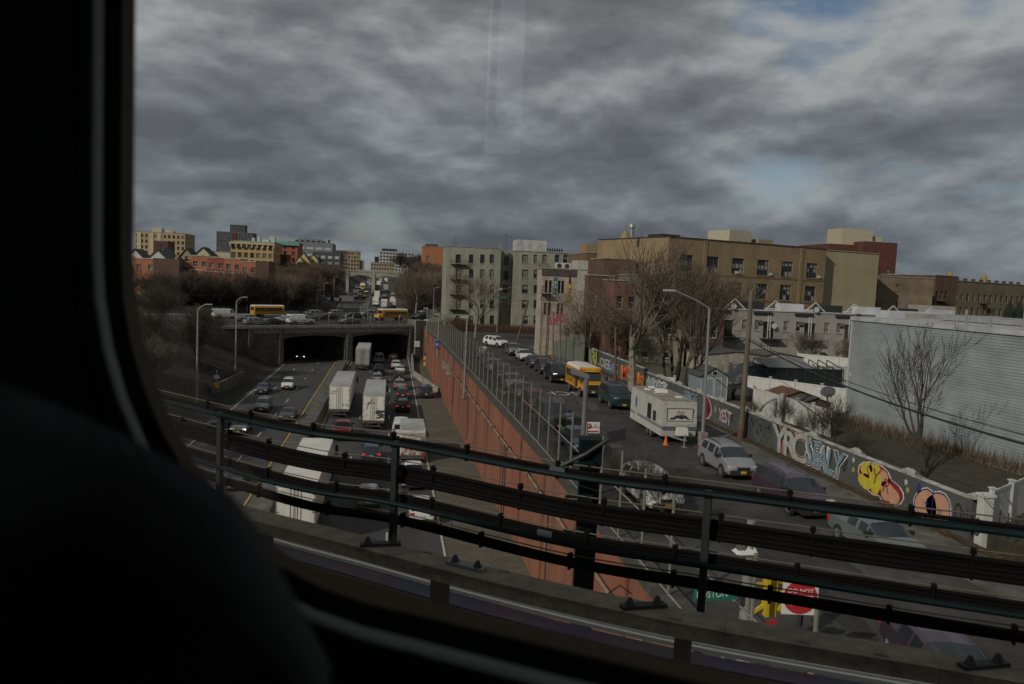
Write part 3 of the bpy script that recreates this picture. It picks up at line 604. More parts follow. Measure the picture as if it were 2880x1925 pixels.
# -- trucks
trail_w = mat('trailer_white', (0.66, 0.65, 0.58), 0.5, var=0.16, vscale=0.8, stretch=(1, 1, .4)); trail_g = mat('trailer_side', (0.34, 0.35, 0.34), 0.5, var=0.25, vscale=.5)
roof_m = mat('trailer_roof', (0.36, 0.36, 0.35), 0.6, var=0.3, vscale=0.4); door_line = mat('door_hardware', (0.12, 0.12, 0.11), 0.5, metal=0.5); logo_d = mat('print_dark', (0.04, 0.045, 0.05), 0.8)
def trailer(loc, L, H, label, cabcol, group=GR, white=1.0, art=None, roofm=None, doorm=None, name='semi_truck'):
    t = thing(name, label, 'truck', loc, 0, group); W = 1.3; zb = 1.15
    dm = doorm or trail_w
    MB().box(-W, W, 0, L, zb, H-.02).build('cargo_box', [doorm or trail_w], t)
    MB().box(-W-.01, W+.01, -.02, L+.01, H-.02, H+.02).build('roof', roofm or roof_m, t)
    for sx in (-1, 1):
        d = MB().box(min(sx*.02, sx*1.22), max(sx*.02, sx*1.22), -.05, -.005, zb+.06, H-.12).build('rear_door', dm, t)
        MB().box(min(sx*.10, sx*.13), max(sx*.10, sx*.13), -.08, -.05, zb+.02, H-.08).build('lock_rod', door_line, d); MB().box(min(sx*.33, sx*.36), max(sx*.33, sx*.36), -.08, -.05, zb+.02, H-.08).build('lock_rod', door_line, d); MB().box(min(sx*.75, sx*1.25), max(sx*.75, sx*1.25), .5, .54, .12, zb-.1).build('mud_flap', black_m, t)
        for z in (zb+.4, zb+1.2, zb+2.0, H-.5): MB().box(min(sx*1.1, sx*1.27), max(sx*1.1, sx*1.27), -.065, -.05, z, z+.07).build('hinge', door_line, d)
        MB().box(min(sx*1.24, sx*1.3), max(sx*1.24, sx*1.3), -.04, 0.02, zb, H-.02).build('door_post', trail_g, t)
        MB().box(min(sx*.95, sx*1.2), max(sx*.95, sx*1.2), -.06, 0.0, zb-.22, zb-.08).build('tail_light', tail_m, t)
    MB().box(-1.25, 1.25, -.04, .1, zb-.28, zb-.02).box(-.9, .9, -.05, .05, .45, .58).box(-.7, -.6, -.04, .06, .5, zb-.2).box(.6, .7, -.04, .06, .5, zb-.2).build('underride_bar', door_line, t)
    MB().box(-1.0, 1.0, .6, L-1, .75, 1.15).build('chassis', black_m, t)
    q = MB()
    for k in range(int(L/1.2)):
        for sx in (-1, 1): q.box(min(sx*1.3, sx*1.312), max(sx*1.3, sx*1.312), .3+k*1.2, .36+k*1.2, zb+.05, H-.1)
    stuff(q.build('side_posts', trail_g, t))
    for y in (1.6, 2.85):
        for sx in (-1, 1): wheel(t, sx*1.02, y, .5, .5, rimmat=rimd_m)
    # tractor
    if cabcol:
        cm = paint(cabcol, PC[cabcol]); y0 = L-1.6
        q = MB(); lo = [(-1.15, L+.5, .8), (1.15, L+.5, .8), (1.15, L+3.0, .8), (-1.15, L+3.0, .8)]; hi = [(-1.15, L+.5, 3.6), (1.15, L+.5, 3.6), (1.1, L+2.1, 3.3), (-1.1, L+2.1, 3.3)]
        q.hexa(lo, hi); q.box(-1.0, 1.0, L+3.0, L+4.1, .8, 1.9); c = q.build('cab', cm, t)
        q = MB(); q.quad((-1.0, L+2.82, 2.05), (1.0, L+2.82, 2.05), (.98, L+2.32, 2.95), (-.98, L+2.32, 2.95)); q.build('windscreen', glass_m, c)
        for sx in (-1, 1): MB().box(min(sx*1.35, sx*1.6), max(sx*1.35, sx*1.6), L+2.4, L+2.55, 2.1, 3.0).build('door_mirror', black_m, c)
        for y in (L-.9, L+.4, L+3.3):
            for sx in (-1, 1): wheel(t, sx*1.0, y, .5, .4, rimmat=rimd_m)
    if art: art(t, zb, H)
    return t
def P0(px, py): p = at(px, py, 0); return (p.x, p.y, HW(p.y)+.006)
trailer(P0(1018, 1043), 14.5, 4.1, 'grey backed semi trailer nearest the tunnel, leading the row of trucks', 'white', doorm=mat('trailer_grey', (0.28, 0.28, 0.25), 0.6, var=0.25))
def artB(t, zb, H):
    text('lettering', 'HORIZ\nRPT 1', .26, logo_d, t, (-.72, -.056, 3.3), (PI/2, 0, 0))
    q = MB()
    for x in (.52, .98):
        q.hexa([(x-.2, -.056, 1.75), (x, -.056, 1.55), (x+.2, -.056, 1.75), (x, -.056, 1.95)], [(x-.2, -.06, 1.75), (x, -.06, 1.55), (x+.2, -.06, 1.75), (x, -.06, 1.95)])
    q.build('diamond_placard', mat('placard_grey', (0.3, 0.3, 0.28), .7), t)
trailer(P0(953, 1177), 16.0, 4.1, 'white semi trailer with two diamond placards, beside the median', 'white', art=artB)
def artC(t, zb, H):
    q = MB(); rr = random.Random(3)
    for k in range(26):                                # bonsai like foliage print low on the right door
        x, z = .35+rr.random()*.85, 1.5+rr.random()*.9; r = .1+rr.random()*.1
        P = [(x+math.cos(a)*r*1.5, -.056, z+math.sin(a)*r*.6) for a in [j*PI/3 for j in range(6)]]; q.hexa([(a, b, c) for a, b, c in P], [(a, b-.004-k*.0004, c) for a, b, c in P])
    q.build('foliage_print', logo_d, t)
    q = MB()
    for (x, z, l, a) in ((-.6, 3.2, .5, .5), (-.5, 3.35, .42, -.2), (-.15, 3.3, .5, .1), (-.3, 3.55, .3, .9)):
        dx, dz = math.cos(a)*l/2, math.sin(a)*l/2; q.bar((x-dx, -.06, z-dz), (x+dx, -.06, z+dz), .1, .012, up=(0, 1, 0))
    q.tube([(-.55, -.06, 3.2), (-.75, -.06, 2.9), (-.85, -.06, 2.5)], .03, 5); q.build('insect_print', mat('print_olive', (.1, .1, .07), .8), t)
    text('lettering', 'M', .3, mat('print_grey', (.2, .2, .18), .8), t, (-.75, -.056, 1.75), (PI/2, 0, 0))
trailer(P0(1049, 1211), 15.0, 4.1, 'white semi trailer printed with dark foliage, in the middle lane', 'white', art=artC)
pD = at(833, 1371, 4.1)
trailer((pD.x, pD.y, .006), 16.2, 4.1, 'large plain white semi trailer nearest the railing with a red tractor', 'red', roofm=mat('trailer_roof_bright', (0.62, 0.61, 0.56), .5, var=.12, vscale=.5))
def poster_art(t, zb, H):
    rr = random.Random(5); cols = [(.5, .45, .38), (.35, .12, .1), (.12, .2, .3), (.5, .5, .5), (.15, .15, .14), (.4, .33, .1), (.25, .3, .22)]
    k = 0
    for r_ in range(5):
        for c_ in range(6):
            x = -1.1+c_*.38+rr.uniform(-.04, .04); z = .85+r_*.36; w_ = rr.uniform(.2, .36); h_ = rr.uniform(.2, .33)
            cc = rr.choice(cols); MB().box(x, x+w_, -.075-k*.0004, -.06, z, z+h_).build('poster', mat('poster_%d' % cols.index(cc), cc, .8, var=.3, vscale=12), t); k += 1
pX = P0(1159, 1303)
t = thing('box_truck', 'white box truck with posters and stickers all over its rear door', 'truck', pX, 0, GR)
MB().box(-1.22, 1.22, 0, 6.0, .75, 3.35).build('cargo_box', mat('truck_box_white', (.6, .6, .57), .5, var=.15), t); MB().box(-1.24, 1.24, -.02, 6.02, 3.35, 3.4).build('roof', roof_m, t)
MB().box(-1.1, 1.1, -.05, -.005, .8, 3.1).build('roller_door', mat('truck_door', (.42, .42, .38), .6, var=.3, vscale=4), t)
poster_art(t, 0, 0)
q = MB()
for k in range(5): q.box(-.35+k*.17, -.29+k*.17, -.03, 0, 3.2, 3.26)
q.build('marker_light', amber_m, t)
text('lettering', 'FRESH FOODS', .2, mat('print_red', (.4, .03, .03), .7), t, (.35, -.06, 2.9), (PI/2, 0, 0))
for sx in (-1, 1): MB().box(min(sx*.9, sx*1.15), max(sx*.9, sx*1.15), -.08, 0, .78, 1.0).build('tail_light', tail_m, t)
MB().box(-1.2, 1.2, -.25, .1, .45, .72).build('rear_bumper', door_line, t)
q = MB(); q.hexa([(-1, 6.2, .6), (1, 6.2, .6), (1, 8.2, .6), (-1, 8.2, .6)], [(-1, 6.2, 2.4), (1, 6.2, 2.4), (.95, 7.3, 2.3), (-.95, 7.3, 2.3)]); q.build('cab', paint('white', PC['white']), t)
MB().box(-.9, .9, .3, 8, .5, .75).build('chassis', black_m, t)
for y in (1.4, 7.0):
    for sx in (-1, 1): wheel(t, sx*.98, y, .42, .32)

# far traffic beyond the bridge: boxes of trucks and small cars
def small_truck(loc, rz, label, L=7, H=3.4, m=None, cab='white'):
    t = thing('box_truck', label, 'truck', loc, rz, 'distant traffic beyond the bridge')
    MB().box(-1.2, 1.2, -L/2, L/2-2, .8, H).build('cargo_box', m or trail_w, t); MB().box(-1.1, 1.1, -L/2-.04, -L/2+.0, .9, H-.2).build('rear_door', m or trail_w, t)
    q = MB(); q.hexa([(-1, L/2-1.9, .6), (1, L/2-1.9, .6), (1, L/2, .6), (-1, L/2, .6)], [(-1, L/2-1.9, 2.4), (1, L/2-1.9, 2.4), (.95, L/2-.8, 2.3), (-.95, L/2-.8, 2.3)]); q.build('cab', paint(cab, PC[cab]), t)
    q = MB(); q.quad((-.9, L/2-.22, 1.35), (.9, L/2-.22, 1.35), (.88, L/2-.72, 2.15), (-.88, L/2-.72, 2.15)); q.build('windscreen', glass_m, t)
    for y in (-L/2+1.4, L/2-1):
        for sx in (-1, 1): wheel(t, sx*1.0, y, .45, .3, rim=False)
    return t
def far_at(px, py):           # find the road point under a far pixel
    best = None
    for k in range(240, 900, 2):
        p = aty(px, py, k); d = abs(p.z-HW(k))
        if best is None or d < best[0]: best = (d, p.x, k)
    return best[1], best[2]
FG = 'distant traffic beyond the bridge'
rows_ = [((1000, 838), 'truck', 'white', 'small white box truck facing us beyond the sign gantry'), ((1025, 838), 'sedan', 'yellow', 'yellow cab facing us beyond the sign gantry'),
 ((1031, 825), 'sedan', 'white', 'white sedan facing us above the yellow cab'), ((1020, 815), 'truck', 'yellow', 'yellow fronted truck facing us under the far bridge'), ((1036, 815), 'van', 'white', 'white van beside the yellow truck under the far bridge'),
 ((1006, 812), 'sedan', 'dark', 'dark sedan left of the yellow truck under the far bridge'), ((982, 838), 'suv', 'maroon', 'maroon SUV left of the small white truck beyond the gantry'), ((1009, 833), 'sedan', 'dark', 'dark sedan just right of the small white truck'),
 ((1021, 801), 'van', 'silver', 'grey van farthest but one under the far bridge'), ((1037, 799), 'truck', 'white', 'pale box truck farthest under the far bridge'), ((1043, 803), 'van', 'white', 'white van farthest beside the pier of the far bridge')]
for (px, py), k, c, lb in rows_:
    x, y = far_at(px, py)
    if k == 'truck': small_truck((x, y, HW(y)+.01), PI, lb, cab=c, m=trail_w)
    else: car(k, c, (x, y, HW(y)+.01), PI, lb, FG, detail=1, head=(c == 'dark'))
rows_ = [((1060, 842), 'truck', 'white', 'pale box truck left lane right below the far bridge pier'), ((1062, 822), 'truck', 'white', 'tall white truck second in the left lane beyond the gantry'), ((1065, 808), 'truck', 'white', 'white truck third in the left lane beyond the gantry'),
 ((1085, 820), 'truck', 'silver', 'grey box truck in the middle lane beyond the gantry'), ((1081, 838), 'suv', 'silver', 'silver SUV in the middle lane beyond the gantry'), ((1105, 832), 'suv', 'white', 'white SUV in the outer lane beyond the gantry'), ((1104, 842), 'sedan', 'white', 'white sedan in the outer lane nearer than the white SUV beyond the gantry'),
 ((1070, 797), 'truck', 'silver', 'pale truck farthest in the left lane under the far bridge'), ((1085, 797), 'truck', 'white', 'white truck farthest in the middle lane under the far bridge'), ((1080, 868), 'truck', 'white', 'white truck seen through the sign gantry, middle lane'), ((1056, 862), 'truck', 'white', 'white truck seen through the sign gantry, left lane'), ((1104, 866), 'truck', 'white', 'white truck seen through the sign gantry, outer lane')]
for (px, py), k, c, lb in rows_:
    x, y = far_at(px, py)
    if k == 'truck': small_truck((x, y+3, HW(y)+.01), 0, lb, cab=c, m=trail_w if c == 'white' else trail_g, H=3.6, L=9)
    else: car(k, c, (x, y+2, HW(y)+.01), 0, lb, FG, detail=1, tail=True)

# -- traffic on the bridge
DA = math.atan2(e.y, e.x)           # deck direction
G3 = 'traffic crossing on the bridge'
def deck(px, py, kind, colour, right, label, **k):
    p = at(px, py, 7.3); rz = DA-PI/2 if right else DA+PI/2
    return car(kind, colour, (p.x-n_.x*-.9, p.y+.9*n_.y, 7.31), rz, label, G3, detail=1, **k)
deck(801, 908, 'sedan', 'white', False, 'white sedan on the bridge just left of the white van')
deck(851, 914, 'van', 'white', True, 'white cargo van on the bridge near the railing')
deck(895, 893, 'minivan', 'silver', True, 'silver minivan on the far side of the bridge, left of two')
deck(957, 892, 'minivan', 'silver', True, 'silver minivan on the far side of the bridge, middle of three')
deck(1041, 892, 'minivan', 'silver', False, 'silver minivan on the bridge just left of the whole school bus')
deck(930, 900, 'sedan', 'dark', True, 'dark sedan on the bridge between two silver minivans')
deck(989, 913, 'sedan', 'grey', False, 'grey sedan close to the railing of the bridge left of the school bus')
deck(995, 900, 'suv', 'black', False, 'black SUV on the bridge behind the grey sedan')
deck(774, 916, 'sedan', 'black', True, 'black sedan close to the bridge railing under the white sedan')
deck(820, 897, 'suv', 'blue', False, 'dark blue car behind the white sedan on the bridge')
deck(868, 902, 'pickup', 'silver', True, 'silver pickup on the bridge just behind the white cargo van')
deck(700, 905, 'sedan', 'silver', True, 'silver sedan at the left end of the bridge behind branches')
deck(640, 897, 'van', 'white', True, 'white van at the far left behind the dark trees')
deck(725, 918, 'suv', 'silver', True, 'pale SUV by the railing under the dark tree on the bridge')
deck(1190, 902, 'suv', 'dark', False, 'dark SUV right of the school bus near the red wall')
deck(1204, 884, 'sedan', 'silver', False, 'silver sedan at the far kerb right of the school bus')
deck(1223, 912, 'sedan', 'white', False, 'white sedan nose just above the curved fence posts')
deck(1236, 884, 'suv', 'red', False, 'red SUV at the far kerb by the corner of the grey apartment block')
deck(1095, 876, 'sedan', 'dark', True, 'dark sedan behind the roof of the school bus, left one')
deck(1140, 876, 'sedan', 'grey', True, 'grey sedan behind the roof of the school bus, right one')
deck(1180, 868, 'sedan', 'grey', True, 'grey sedan farthest right behind the bare white tree')

# -- school buses
bus_y = mat('bus_yellow', (0.55, 0.27, 0.02), .4, var=.1, vscale=1, coat=.3); bus_w = mat('bus_roof_white', (0.62, 0.6, 0.55), .5, var=.1)
def big_bus(loc, rz, label):
    t = thing('school_bus', label, 'bus', loc, rz, 'school buses'); L = 8.4; W = 1.2
    q = MB(); yr = -L/2; yf = L/2-1.1
    prof = [(-W, .75), (W, .75), (W, 2.3), (W*.93, 2.62), (W*.7, 2.78), (-W*.7, 2.78), (-W*.93, 2.62), (-W, 2.3)]
    q.hexa([(x, yr, z) for x, z in prof], [(x, yf, z) for x, z in prof]); q.build('body', bus_y, t)
    q = MB(); prof = [(W*.94, 2.6), (W*.71, 2.8), (0, 2.88), (-W*.71, 2.8), (-W*.94, 2.6)]; q.hexa([(x, yr-.03, z) for x, z in prof], [(x, yf+.03, z) for x, z in prof]); q.build('roof', bus_w, t)
    q = MB(); q.hexa([(-1.05, yf, .6), (1.05, yf, .6), (1.0, L/2, .6), (-1.0, L/2, .6)], [(-1.05, yf, 1.6), (1.05, yf, 1.6), (.95, L/2-.05, 1.35), (-.95, L/2-.05, 1.35)]); q.build('bonnet', bus_y, t)
    wm = MB().box(-.006, .006, -.29, .29, 0, .62).mesh('window', glass_m); sm = MB().box(-.012, .012, yr+.1, yf-.1, 0, .06).mesh('rub_rail', black_m)
    for sx in (-1, 1):
        for k in range(9): place(wm, 'window', t, (sx*(W+.006), yr+.55+k*.72, 1.62))
        for z in (.95, 1.3, 1.52): place(sm, 'rub_rail', t, (sx*(W+.008), 0, z))
        for y in (yr+1.9, yf+.15): wheel(t, sx*1.0, y, .45, .3, rimmat=rimd_m)
        MB().box(min(sx*.55, sx*.95), max(sx*.55, sx*.95), L/2-.02, L/2+.02, .95, 1.15).build('headlight', head_m, t)
        MB().box(min(sx*.7, sx*1.05), max(sx*.7, sx*1.05), yr-.03, yr, 1.0, 1.25).build('tail_light', tail_m, t)
    MB().box(-1.05, 1.05, yf, yf+.015, 1.65, 2.4).build('windscreen', glass_m, t); MB().box(-.9, .9, yr-.015, yr, 1.6, 2.3).build('rear_window', glass_m, t)
    MB().box(-1.1, 1.1, L/2-.05, L/2+.15, .5, .75).build('front_bumper', black_m, t)
    text('lettering', 'SCHOOL BUS', .2, black_m, t, (0, yr-.035, 2.5), (PI/2, 0, 0))
    return t
p = at(1107, 903, 7.3); big_bus((p.x-.7, p.y+1.2, 7.31), DA+PI/2, 'long yellow school bus with white roof, whole, at the right end of the bridge')
p = at(752, 895, 7.3); big_bus((p.x, p.y+3.2, 7.31), DA-PI/2, 'yellow school bus behind bare branches at the left end of the bridge')

# -- street parking rows
G4 = 'cars parked along the graffiti wall side of the street'
def stc(px, py, kind, colour, label, g=G4, dy=2.3, rz=PI, dx=0, **k):
    p = at(px, py, 8.0); zz = RP(p.y)
    return car(kind, colour, (p.x+dx, p.y+dy, zz+.005), rz, label, g, **k)
stc(1400, 978, 'suv', 'white', 'white SUV turning at the far end of the street', g=None, rz=PI+.55)
stc(1450, 1003, 'suv', 'grey', 'grey SUV farthest in the parked row, just behind the white sedan')
stc(1482, 1018, 'sedan', 'white', 'white sedan parked second from the far end of the row')
stc(1513, 1037, 'sedan', 'maroon', 'dark maroon sedan parked right in front of the white sedan')
stc(1543, 1056, 'suv', 'purple', 'dark purple car parked between the maroon sedan and the black SUV')
stc(1578, 1080, 'bigsuv', 'black', 'black SUV parked directly behind the small school bus', head=True)
stc(1755, 1156, 'bigsuv', 'green', 'dark green black SUV between the small school bus and the camper', dy=2.6)
G5 = 'cars parked along the mesh fence'
for y, k, c, lb in ((104.5, 'sedan', 'blue', 'dark blue sedan parked farthest along the mesh fence'), (98, 'sedan', 'grey', 'grey sedan parked second farthest along the mesh fence'), (91, 'sedan', 'silver', 'silver sedan parked beside the no parking sign on the fence side'),
    (84, 'suv', 'dark', 'dark SUV parked behind the mesh fence, after the silver sedan'), (77.6, 'sedan', 'silver', 'pale grey sedan behind the mesh fence opposite the small bus'), (71, 'sedan', 'grey', 'mid grey sedan with blue glass behind the mesh fence'), (64.5, 'suv', 'red', 'red roofed SUV behind the mesh fence'), (57.5, 'bigsuv', 'dark', 'dark SUV with large grille nearest along the mesh fence')):
    car(k, c, (12.15, y, 8.005), PI, lb, G5)
car('sedan', 'teal', (12.3, 49.5, 8.005), PI, 'teal windscreened dark sedan partly behind the steel column', 'cars parked along the mesh fence')
p = at(1840, 1400, 8.6); car('suv', 'white', (13.1, 37.5, 8.005), PI+.04, 'white SUV below the cables between column and railing post', 'cars parked along the mesh fence')
stc(2095, 1358, 'suv', 'silver', 'silver crossover parked in front of the camper trailer by the pole', dy=2.6)
car('minivan', 'purple', (20.3, 36.9, 8.005), PI, 'dark van, purple reflection painted as its colour, parked nose down behind the silver crossover', G4)  # purple of a roof reflection painted over the whole body
car('sedan', 'sage', (20.6, 30.2, 8.005), PI, 'grey green sedan nearest in the row by the graffiti wall', G4)
car('sedan', 'purple', (15.6, 19.5, 8.005), PI-.25, 'dark purple sedan half hidden by the do not enter sign', None)

# small school bus facing us
def mini_bus(loc, rz):
    t = thing('small_school_bus', 'small yellow school bus parked facing us beside the graffiti wall', 'bus', loc, rz, 'school buses'); W = 1.12; yr = -3.1; yf = 1.7; L2 = 3.1
    q = MB(); prof = [(-W, .7), (W, .7), (W, 2.25), (W*.95, 2.55), (-W*.95, 2.55), (-W, 2.25)]; q.hexa([(x, yr, z) for x, z in prof], [(x, yf, z) for x, z in prof]); q.build('body', bus_y, t)
    q = MB(); prof = [(W*.98, 2.48), (W*.82, 2.72), (0, 2.8), (-W*.82, 2.72), (-W*.98, 2.48)]; q.hexa([(x, yr-.03, z) for x, z in prof], [(x, yf+.05, z) for x, z in prof]); q.build('roof', bus_w, t)
    q = MB(); q.hexa([(-1.05, yf, 2.28), (1.05, yf, 2.28), (1.05, yf+.32, 2.3), (-1.05, yf+.32, 2.3)], [(-1.05, yf, 2.72), (1.05, yf, 2.72), (1.0, yf+.28, 2.66), (-1.0, yf+.28, 2.66)]); q.build('header', bus_y, t)
    MB().box(-.55, .55, yf+.31, yf+.33, 2.35, 2.62).build('sign_panel', mat('bus_sign_yellow', (.75, .5, .04), .5), t)
    text('lettering', 'SCHOOL BUS', .205, black_m, t, (0, yf+.335, 2.485), (PI/2, 0, PI))
    for sx in (-1, 1):
        for x, mm in ((.72, amber_m), (.93, tail_m)):
            q = MB(); q.tube([(sx*x, yf+.2, 2.48), (sx*x, yf+.36, 2.48)], .085, 12); q.build('warning_light', mm, t)
        q = MB(); q.hexa([(min(sx*.2, sx*1.0), yf+.0, 1.0), (max(sx*.2, sx*1.0), yf, 1.0), (max(sx*.2, sx*1.0), L2-.1, 1.0), (min(sx*.2, sx*1.0), L2-.1, 1.0)], [(min(sx*.2, sx*1.0), yf, 1.5), (max(sx*.2, sx*1.0), yf, 1.5), (max(sx*.2, sx*1.0), L2-.25, 1.3), (min(sx*.2, sx*1.0), L2-.25, 1.3)])
        MB().box(min(sx*.72, sx*1.0), max(sx*.72, sx*1.0), L2-.06, L2+.02, .85, 1.12).build('headlight', head_m, t)
        MB().box(min(sx*.98, sx*1.02), max(sx*.98, sx*1.02), yf+.1, yf+.9, 1.35, 1.4).build('cab_trim', black_m, t)
        q = MB(); q.bar((sx*1.0, L2-.7, 1.3), (sx*1.35, L2-.35, 1.7), .04, .04); q.box(min(sx*1.25, sx*1.5), max(sx*1.25, sx*1.5), L2-.42, L2-.34, 1.6, 2.0); q.build('mirror', black_m, t)
        wm = MB().box(-.006, .006, -.3, .3, 0, .7).mesh('window', glass_m)
        for k in range(5): place(wm, 'window', t, (sx*(W+.006), yr+.6+k*.75, 1.5))
        MB().box(min(sx*W, sx*(W+.012)), max(sx*W, sx*(W+.012)), yr+.1, yf-.1, 1.02, 1.08).box(min(sx*W, sx*(W+.012)), max(sx*W, sx*(W+.012)), yr+.1, yf-.1, 1.3, 1.36).build('rub_rail', black_m, t)
        for y in (-1.7, 2.15): wheel(t, sx*.95, y, .4, .28)
        q = MB(); q.tube([(sx*1.0, 2.15, .4), (sx*1.04, 2.15, .4)], .5, 16); q.build('wheel_arch', black_m, t)
    q = MB(); q.hexa([(-1.02, yf, .65), (1.02, yf, .65), (.98, L2, .65), (-.98, L2, .65)], [(-1.02, yf, 1.5), (1.02, yf, 1.5), (.92, L2-.15, 1.3), (-.92, L2-.15, 1.3)]); q.build('bonnet', bus_y, t)
    MB().box(-.68, .68, L2-.1, L2+.015, .72, 1.2).build('grille', black_m, t); MB().box(-1.0, 1.0, L2-.05, L2+.12, .42, .68).build('front_bumper', black_m, t)
    MB().box(-.16, .16, L2+.125, L2+.14, .48, .62).build('front_plate', plate_w, t)
    q = MB(); q.hexa([(-.95, yf-.01, 1.5), (.95, yf-.01, 1.5), (.95, yf+.42, 1.5), (-.95, yf+.42, 1.5)], [(-.95, yf-.01, 2.27), (.95, yf-.01, 2.27), (.9, yf+.08, 2.27), (-.9, yf+.08, 2.27)]); q.build('windscreen', glass_m, t)
    MB().box(W+.005, W+.02, yf-.9, yf-.2, .8, 2.15).build('folding_door', glass_m, t)
    text('lettering', 'STUDENT', .16, black_m, t, (W+.02, -1.0, 1.18), (PI/2, 0, PI/2))
    return t
p = at(1664, 1120, 8.0); mini_bus((p.x, p.y+3.1, 8.01), PI+.03)

# camper trailer
cw = mat('camper_white', (.46, .45, .41), .5, var=.15, vscale=1.2); cs = mat('camper_stripe', (.10, .13, .18), .6); cr = mat('camper_roof', (.24, .225, .19), .8, var=.35, vscale=1.5)
t = thing('camper_trailer', 'pale ribbed camper trailer with mountain logo panel parked on the street', 'camper', (0, 0, 0))
pa, pb_ = at(1858, 1229, 8.5), at(1958, 1229, 8.5)
fx, fy = (pa.x+pb_.x)/2, min(pa.y, pb_.y)
t.location = (fx, fy+.2, 8.0); t.rotation_euler.z = 0
W = 1.22; L = 7.2; z0, z1 = .5, 2.95
q = MB()
prof = [(0, z0), (0.0, z0+.5), (-.18, 1.35), (.0, 2.7), (.12, z1)]
q.hexa([(-W, 0, z0), (W, 0, z0), (W, L, z0), (-W, L, z0)], [(-W, -.18, 1.4), (W, -.18, 1.4), (W, L, 1.4), (-W, L, 1.4)])
q.hexa([(-W, -.18, 1.401), (W, -.18, 1.401), (W, L, 1.401), (-W, L, 1.401)], [(-W, 0.02, z1), (W, 0.02, z1), (W, L, z1), (-W, L, z1)])
q.build('body', cw, t)
q = MB()
for k in range(28):
    z = z0+.06+k*.086
    if 1.9 < z < 1.0: continue
    yv = -.18+(.2*(z-1.4)/(z1-1.4) if z > 1.4 else .18*(1.4-z)/.9)
    q.box(-W-.012, -W, yv+.02, L-.05, z, z+.05); q.box(W, W+.012, yv+.02, L-.05, z, z+.05); q.box(-W, W, yv-.012, yv+.05, z, z+.05)
stuff(q.build('ribs', cw, t))
for z, h in ((1.02, .10), (1.16, .05)): MB().box(-W-.02, W+.02, -.19, L-.1, z, z+h).build('stripe', cs, t)
MB().box(-W-.01, W+.01, 0.0, L+.01, z1, z1+.03).build('roof', cr, t)
rw_ = mat('camper_vent_white', (.6, .58, .52), .5)
for x, y, sx, sy, h in ((.1, 4.2, .38, .5, .22), (.5, 1.6, .22, .22, .08), (-.6, 5.3, .2, .28, .08), (.1, 6.4, .2, .28, .1), (-.5, 3.6, .12, .12, .06)): 
    q = MB(); q.hexa([(x-sx, y-sy, z1+.03), (x+sx, y-sy, z1+.03), (x+sx, y+sy, z1+.03), (x-sx, y+sy, z1+.03)], [(x-sx*.8, y-sy*.8, z1+.03+h), (x+sx*.8, y-sy*.8, z1+.03+h), (x+sx*.8, y+sy*.8, z1+.03+h), (x-sx*.8, y+sy*.8, z1+.03+h)]); q.build('roof_vent', rw_, t)
for y, a, b, h in ((2.7, .75, 1.3, 1.0), (1.55, .5, 1.35, .62)): 
    MB().box(-W-.03, -W+.0, y-a/2-.04, y+a/2+.04, b-.04, b+h+.04).build('window_frame', black_m, t); MB().box(-W-.036, -W-.031, y-a/2, y+a/2, b, b+h).build('window', glass_m, t)
MB().box(-W-.025, -W, 5.4, 6.1, .6, 2.55).build('door', cw, t); MB().box(-W-.032, -W-.026, 5.58, 5.92, 1.6, 2.35).build('door_window', mat('blue_blind', (.03, .09, .25), .6), t)
MB().box(-W-.03, -W, .5, .85, .55, .85).build('hatch', cw, t)
f = MB().box(-.88, .88, -.14, -.08, 1.62, 2.42); 
lp = f.build('logo_panel', mat('logo_panel_cream', (.5, .49, .43), .5), t); lp.location = (0, -.05, 0)
MB().box(-.93, .93, -.13, -.07, 1.57, 2.47).build('logo_panel_frame', black_m, t, loc=(0, -.04, 0))
mt = [(-.78, 1.70), (-.6, 1.86), (-.5, 1.82), (-.25, 2.02), (-.1, 1.94), (.1, 2.08), (.25, 1.95), (.4, 2.0), (.6, 1.8), (.8, 1.72), (.55, 1.70), (.35, 1.80), (.1, 1.72), (-.2, 1.82), (-.4, 1.7)]
q = MB(); i = len(q.v); q.v += [(x, -.195, z) for x, z in mt]; q.f.append(tuple(range(len(mt)))); q.m.append(0)
q.build('mountain_logo', mat('logo_navy', (.01, .015, .04), .7), t)
text('lettering', 'Road', .24, mat('logo_brown', (.12, .07, .05), .7), t, (.02, -.2, 2.22), (PI/2, 0, 0), shear=.3)
text('lettering', 'Ranger', .2, mat('logo_tan', (.2, .15, .08), .7), t, (.05, -.2, 2.05), (PI/2, 0, 0), shear=.3)
for sx in (-1, 1): MB().box(min(sx*.9, sx*1.1), max(sx*.9, sx*1.1), -.03, 0.03, 2.7, 2.78).build('clearance_light', amber_m, t)
for y in (2.3, 3.1):
    for sx in (-1, 1): wheel(t, sx*1.1, y, .33, .2)
MB().hexa([(-.4, -1.0, .75), (.35, -1.0, .75), (.35, -.45, .75), (-.4, -.45, .75)], [(-.36, -.96, 1.25), (.31, -.96, 1.25), (.31, -.5, 1.25), (-.36, -.5, 1.25)]).build('gas_bottle_cover', rw_, t)
MB().bar((-.6, .3, .5), (0, -1.5, .5), .08, .1).bar((.6, .3, .5), (0, -1.5, .5), .08, .1).tube([(0, -1.25, 0.02), (0, -1.25, .9)], .05, 8).box(-.15, .15, -1.4, -1.1, 0, .06).build('hitch', galv, t)
cm = Vector((fx-1.05, fy-.35, 8.005))
t = thing('traffic_cone', 'small orange traffic cone standing beside the camper hitch', 'traffic cone', cm)
MB().tube([(0, 0, .03), (0, 0, .68)], [.16, .03], 12).build('cone', mat('cone_orange', (.6, .12, .02), .6), t, smooth=True); MB().box(-.19, .19, -.19, .19, 0, .03).build('base', mat('cone_orange', (.6, .12, .02), .6), t)

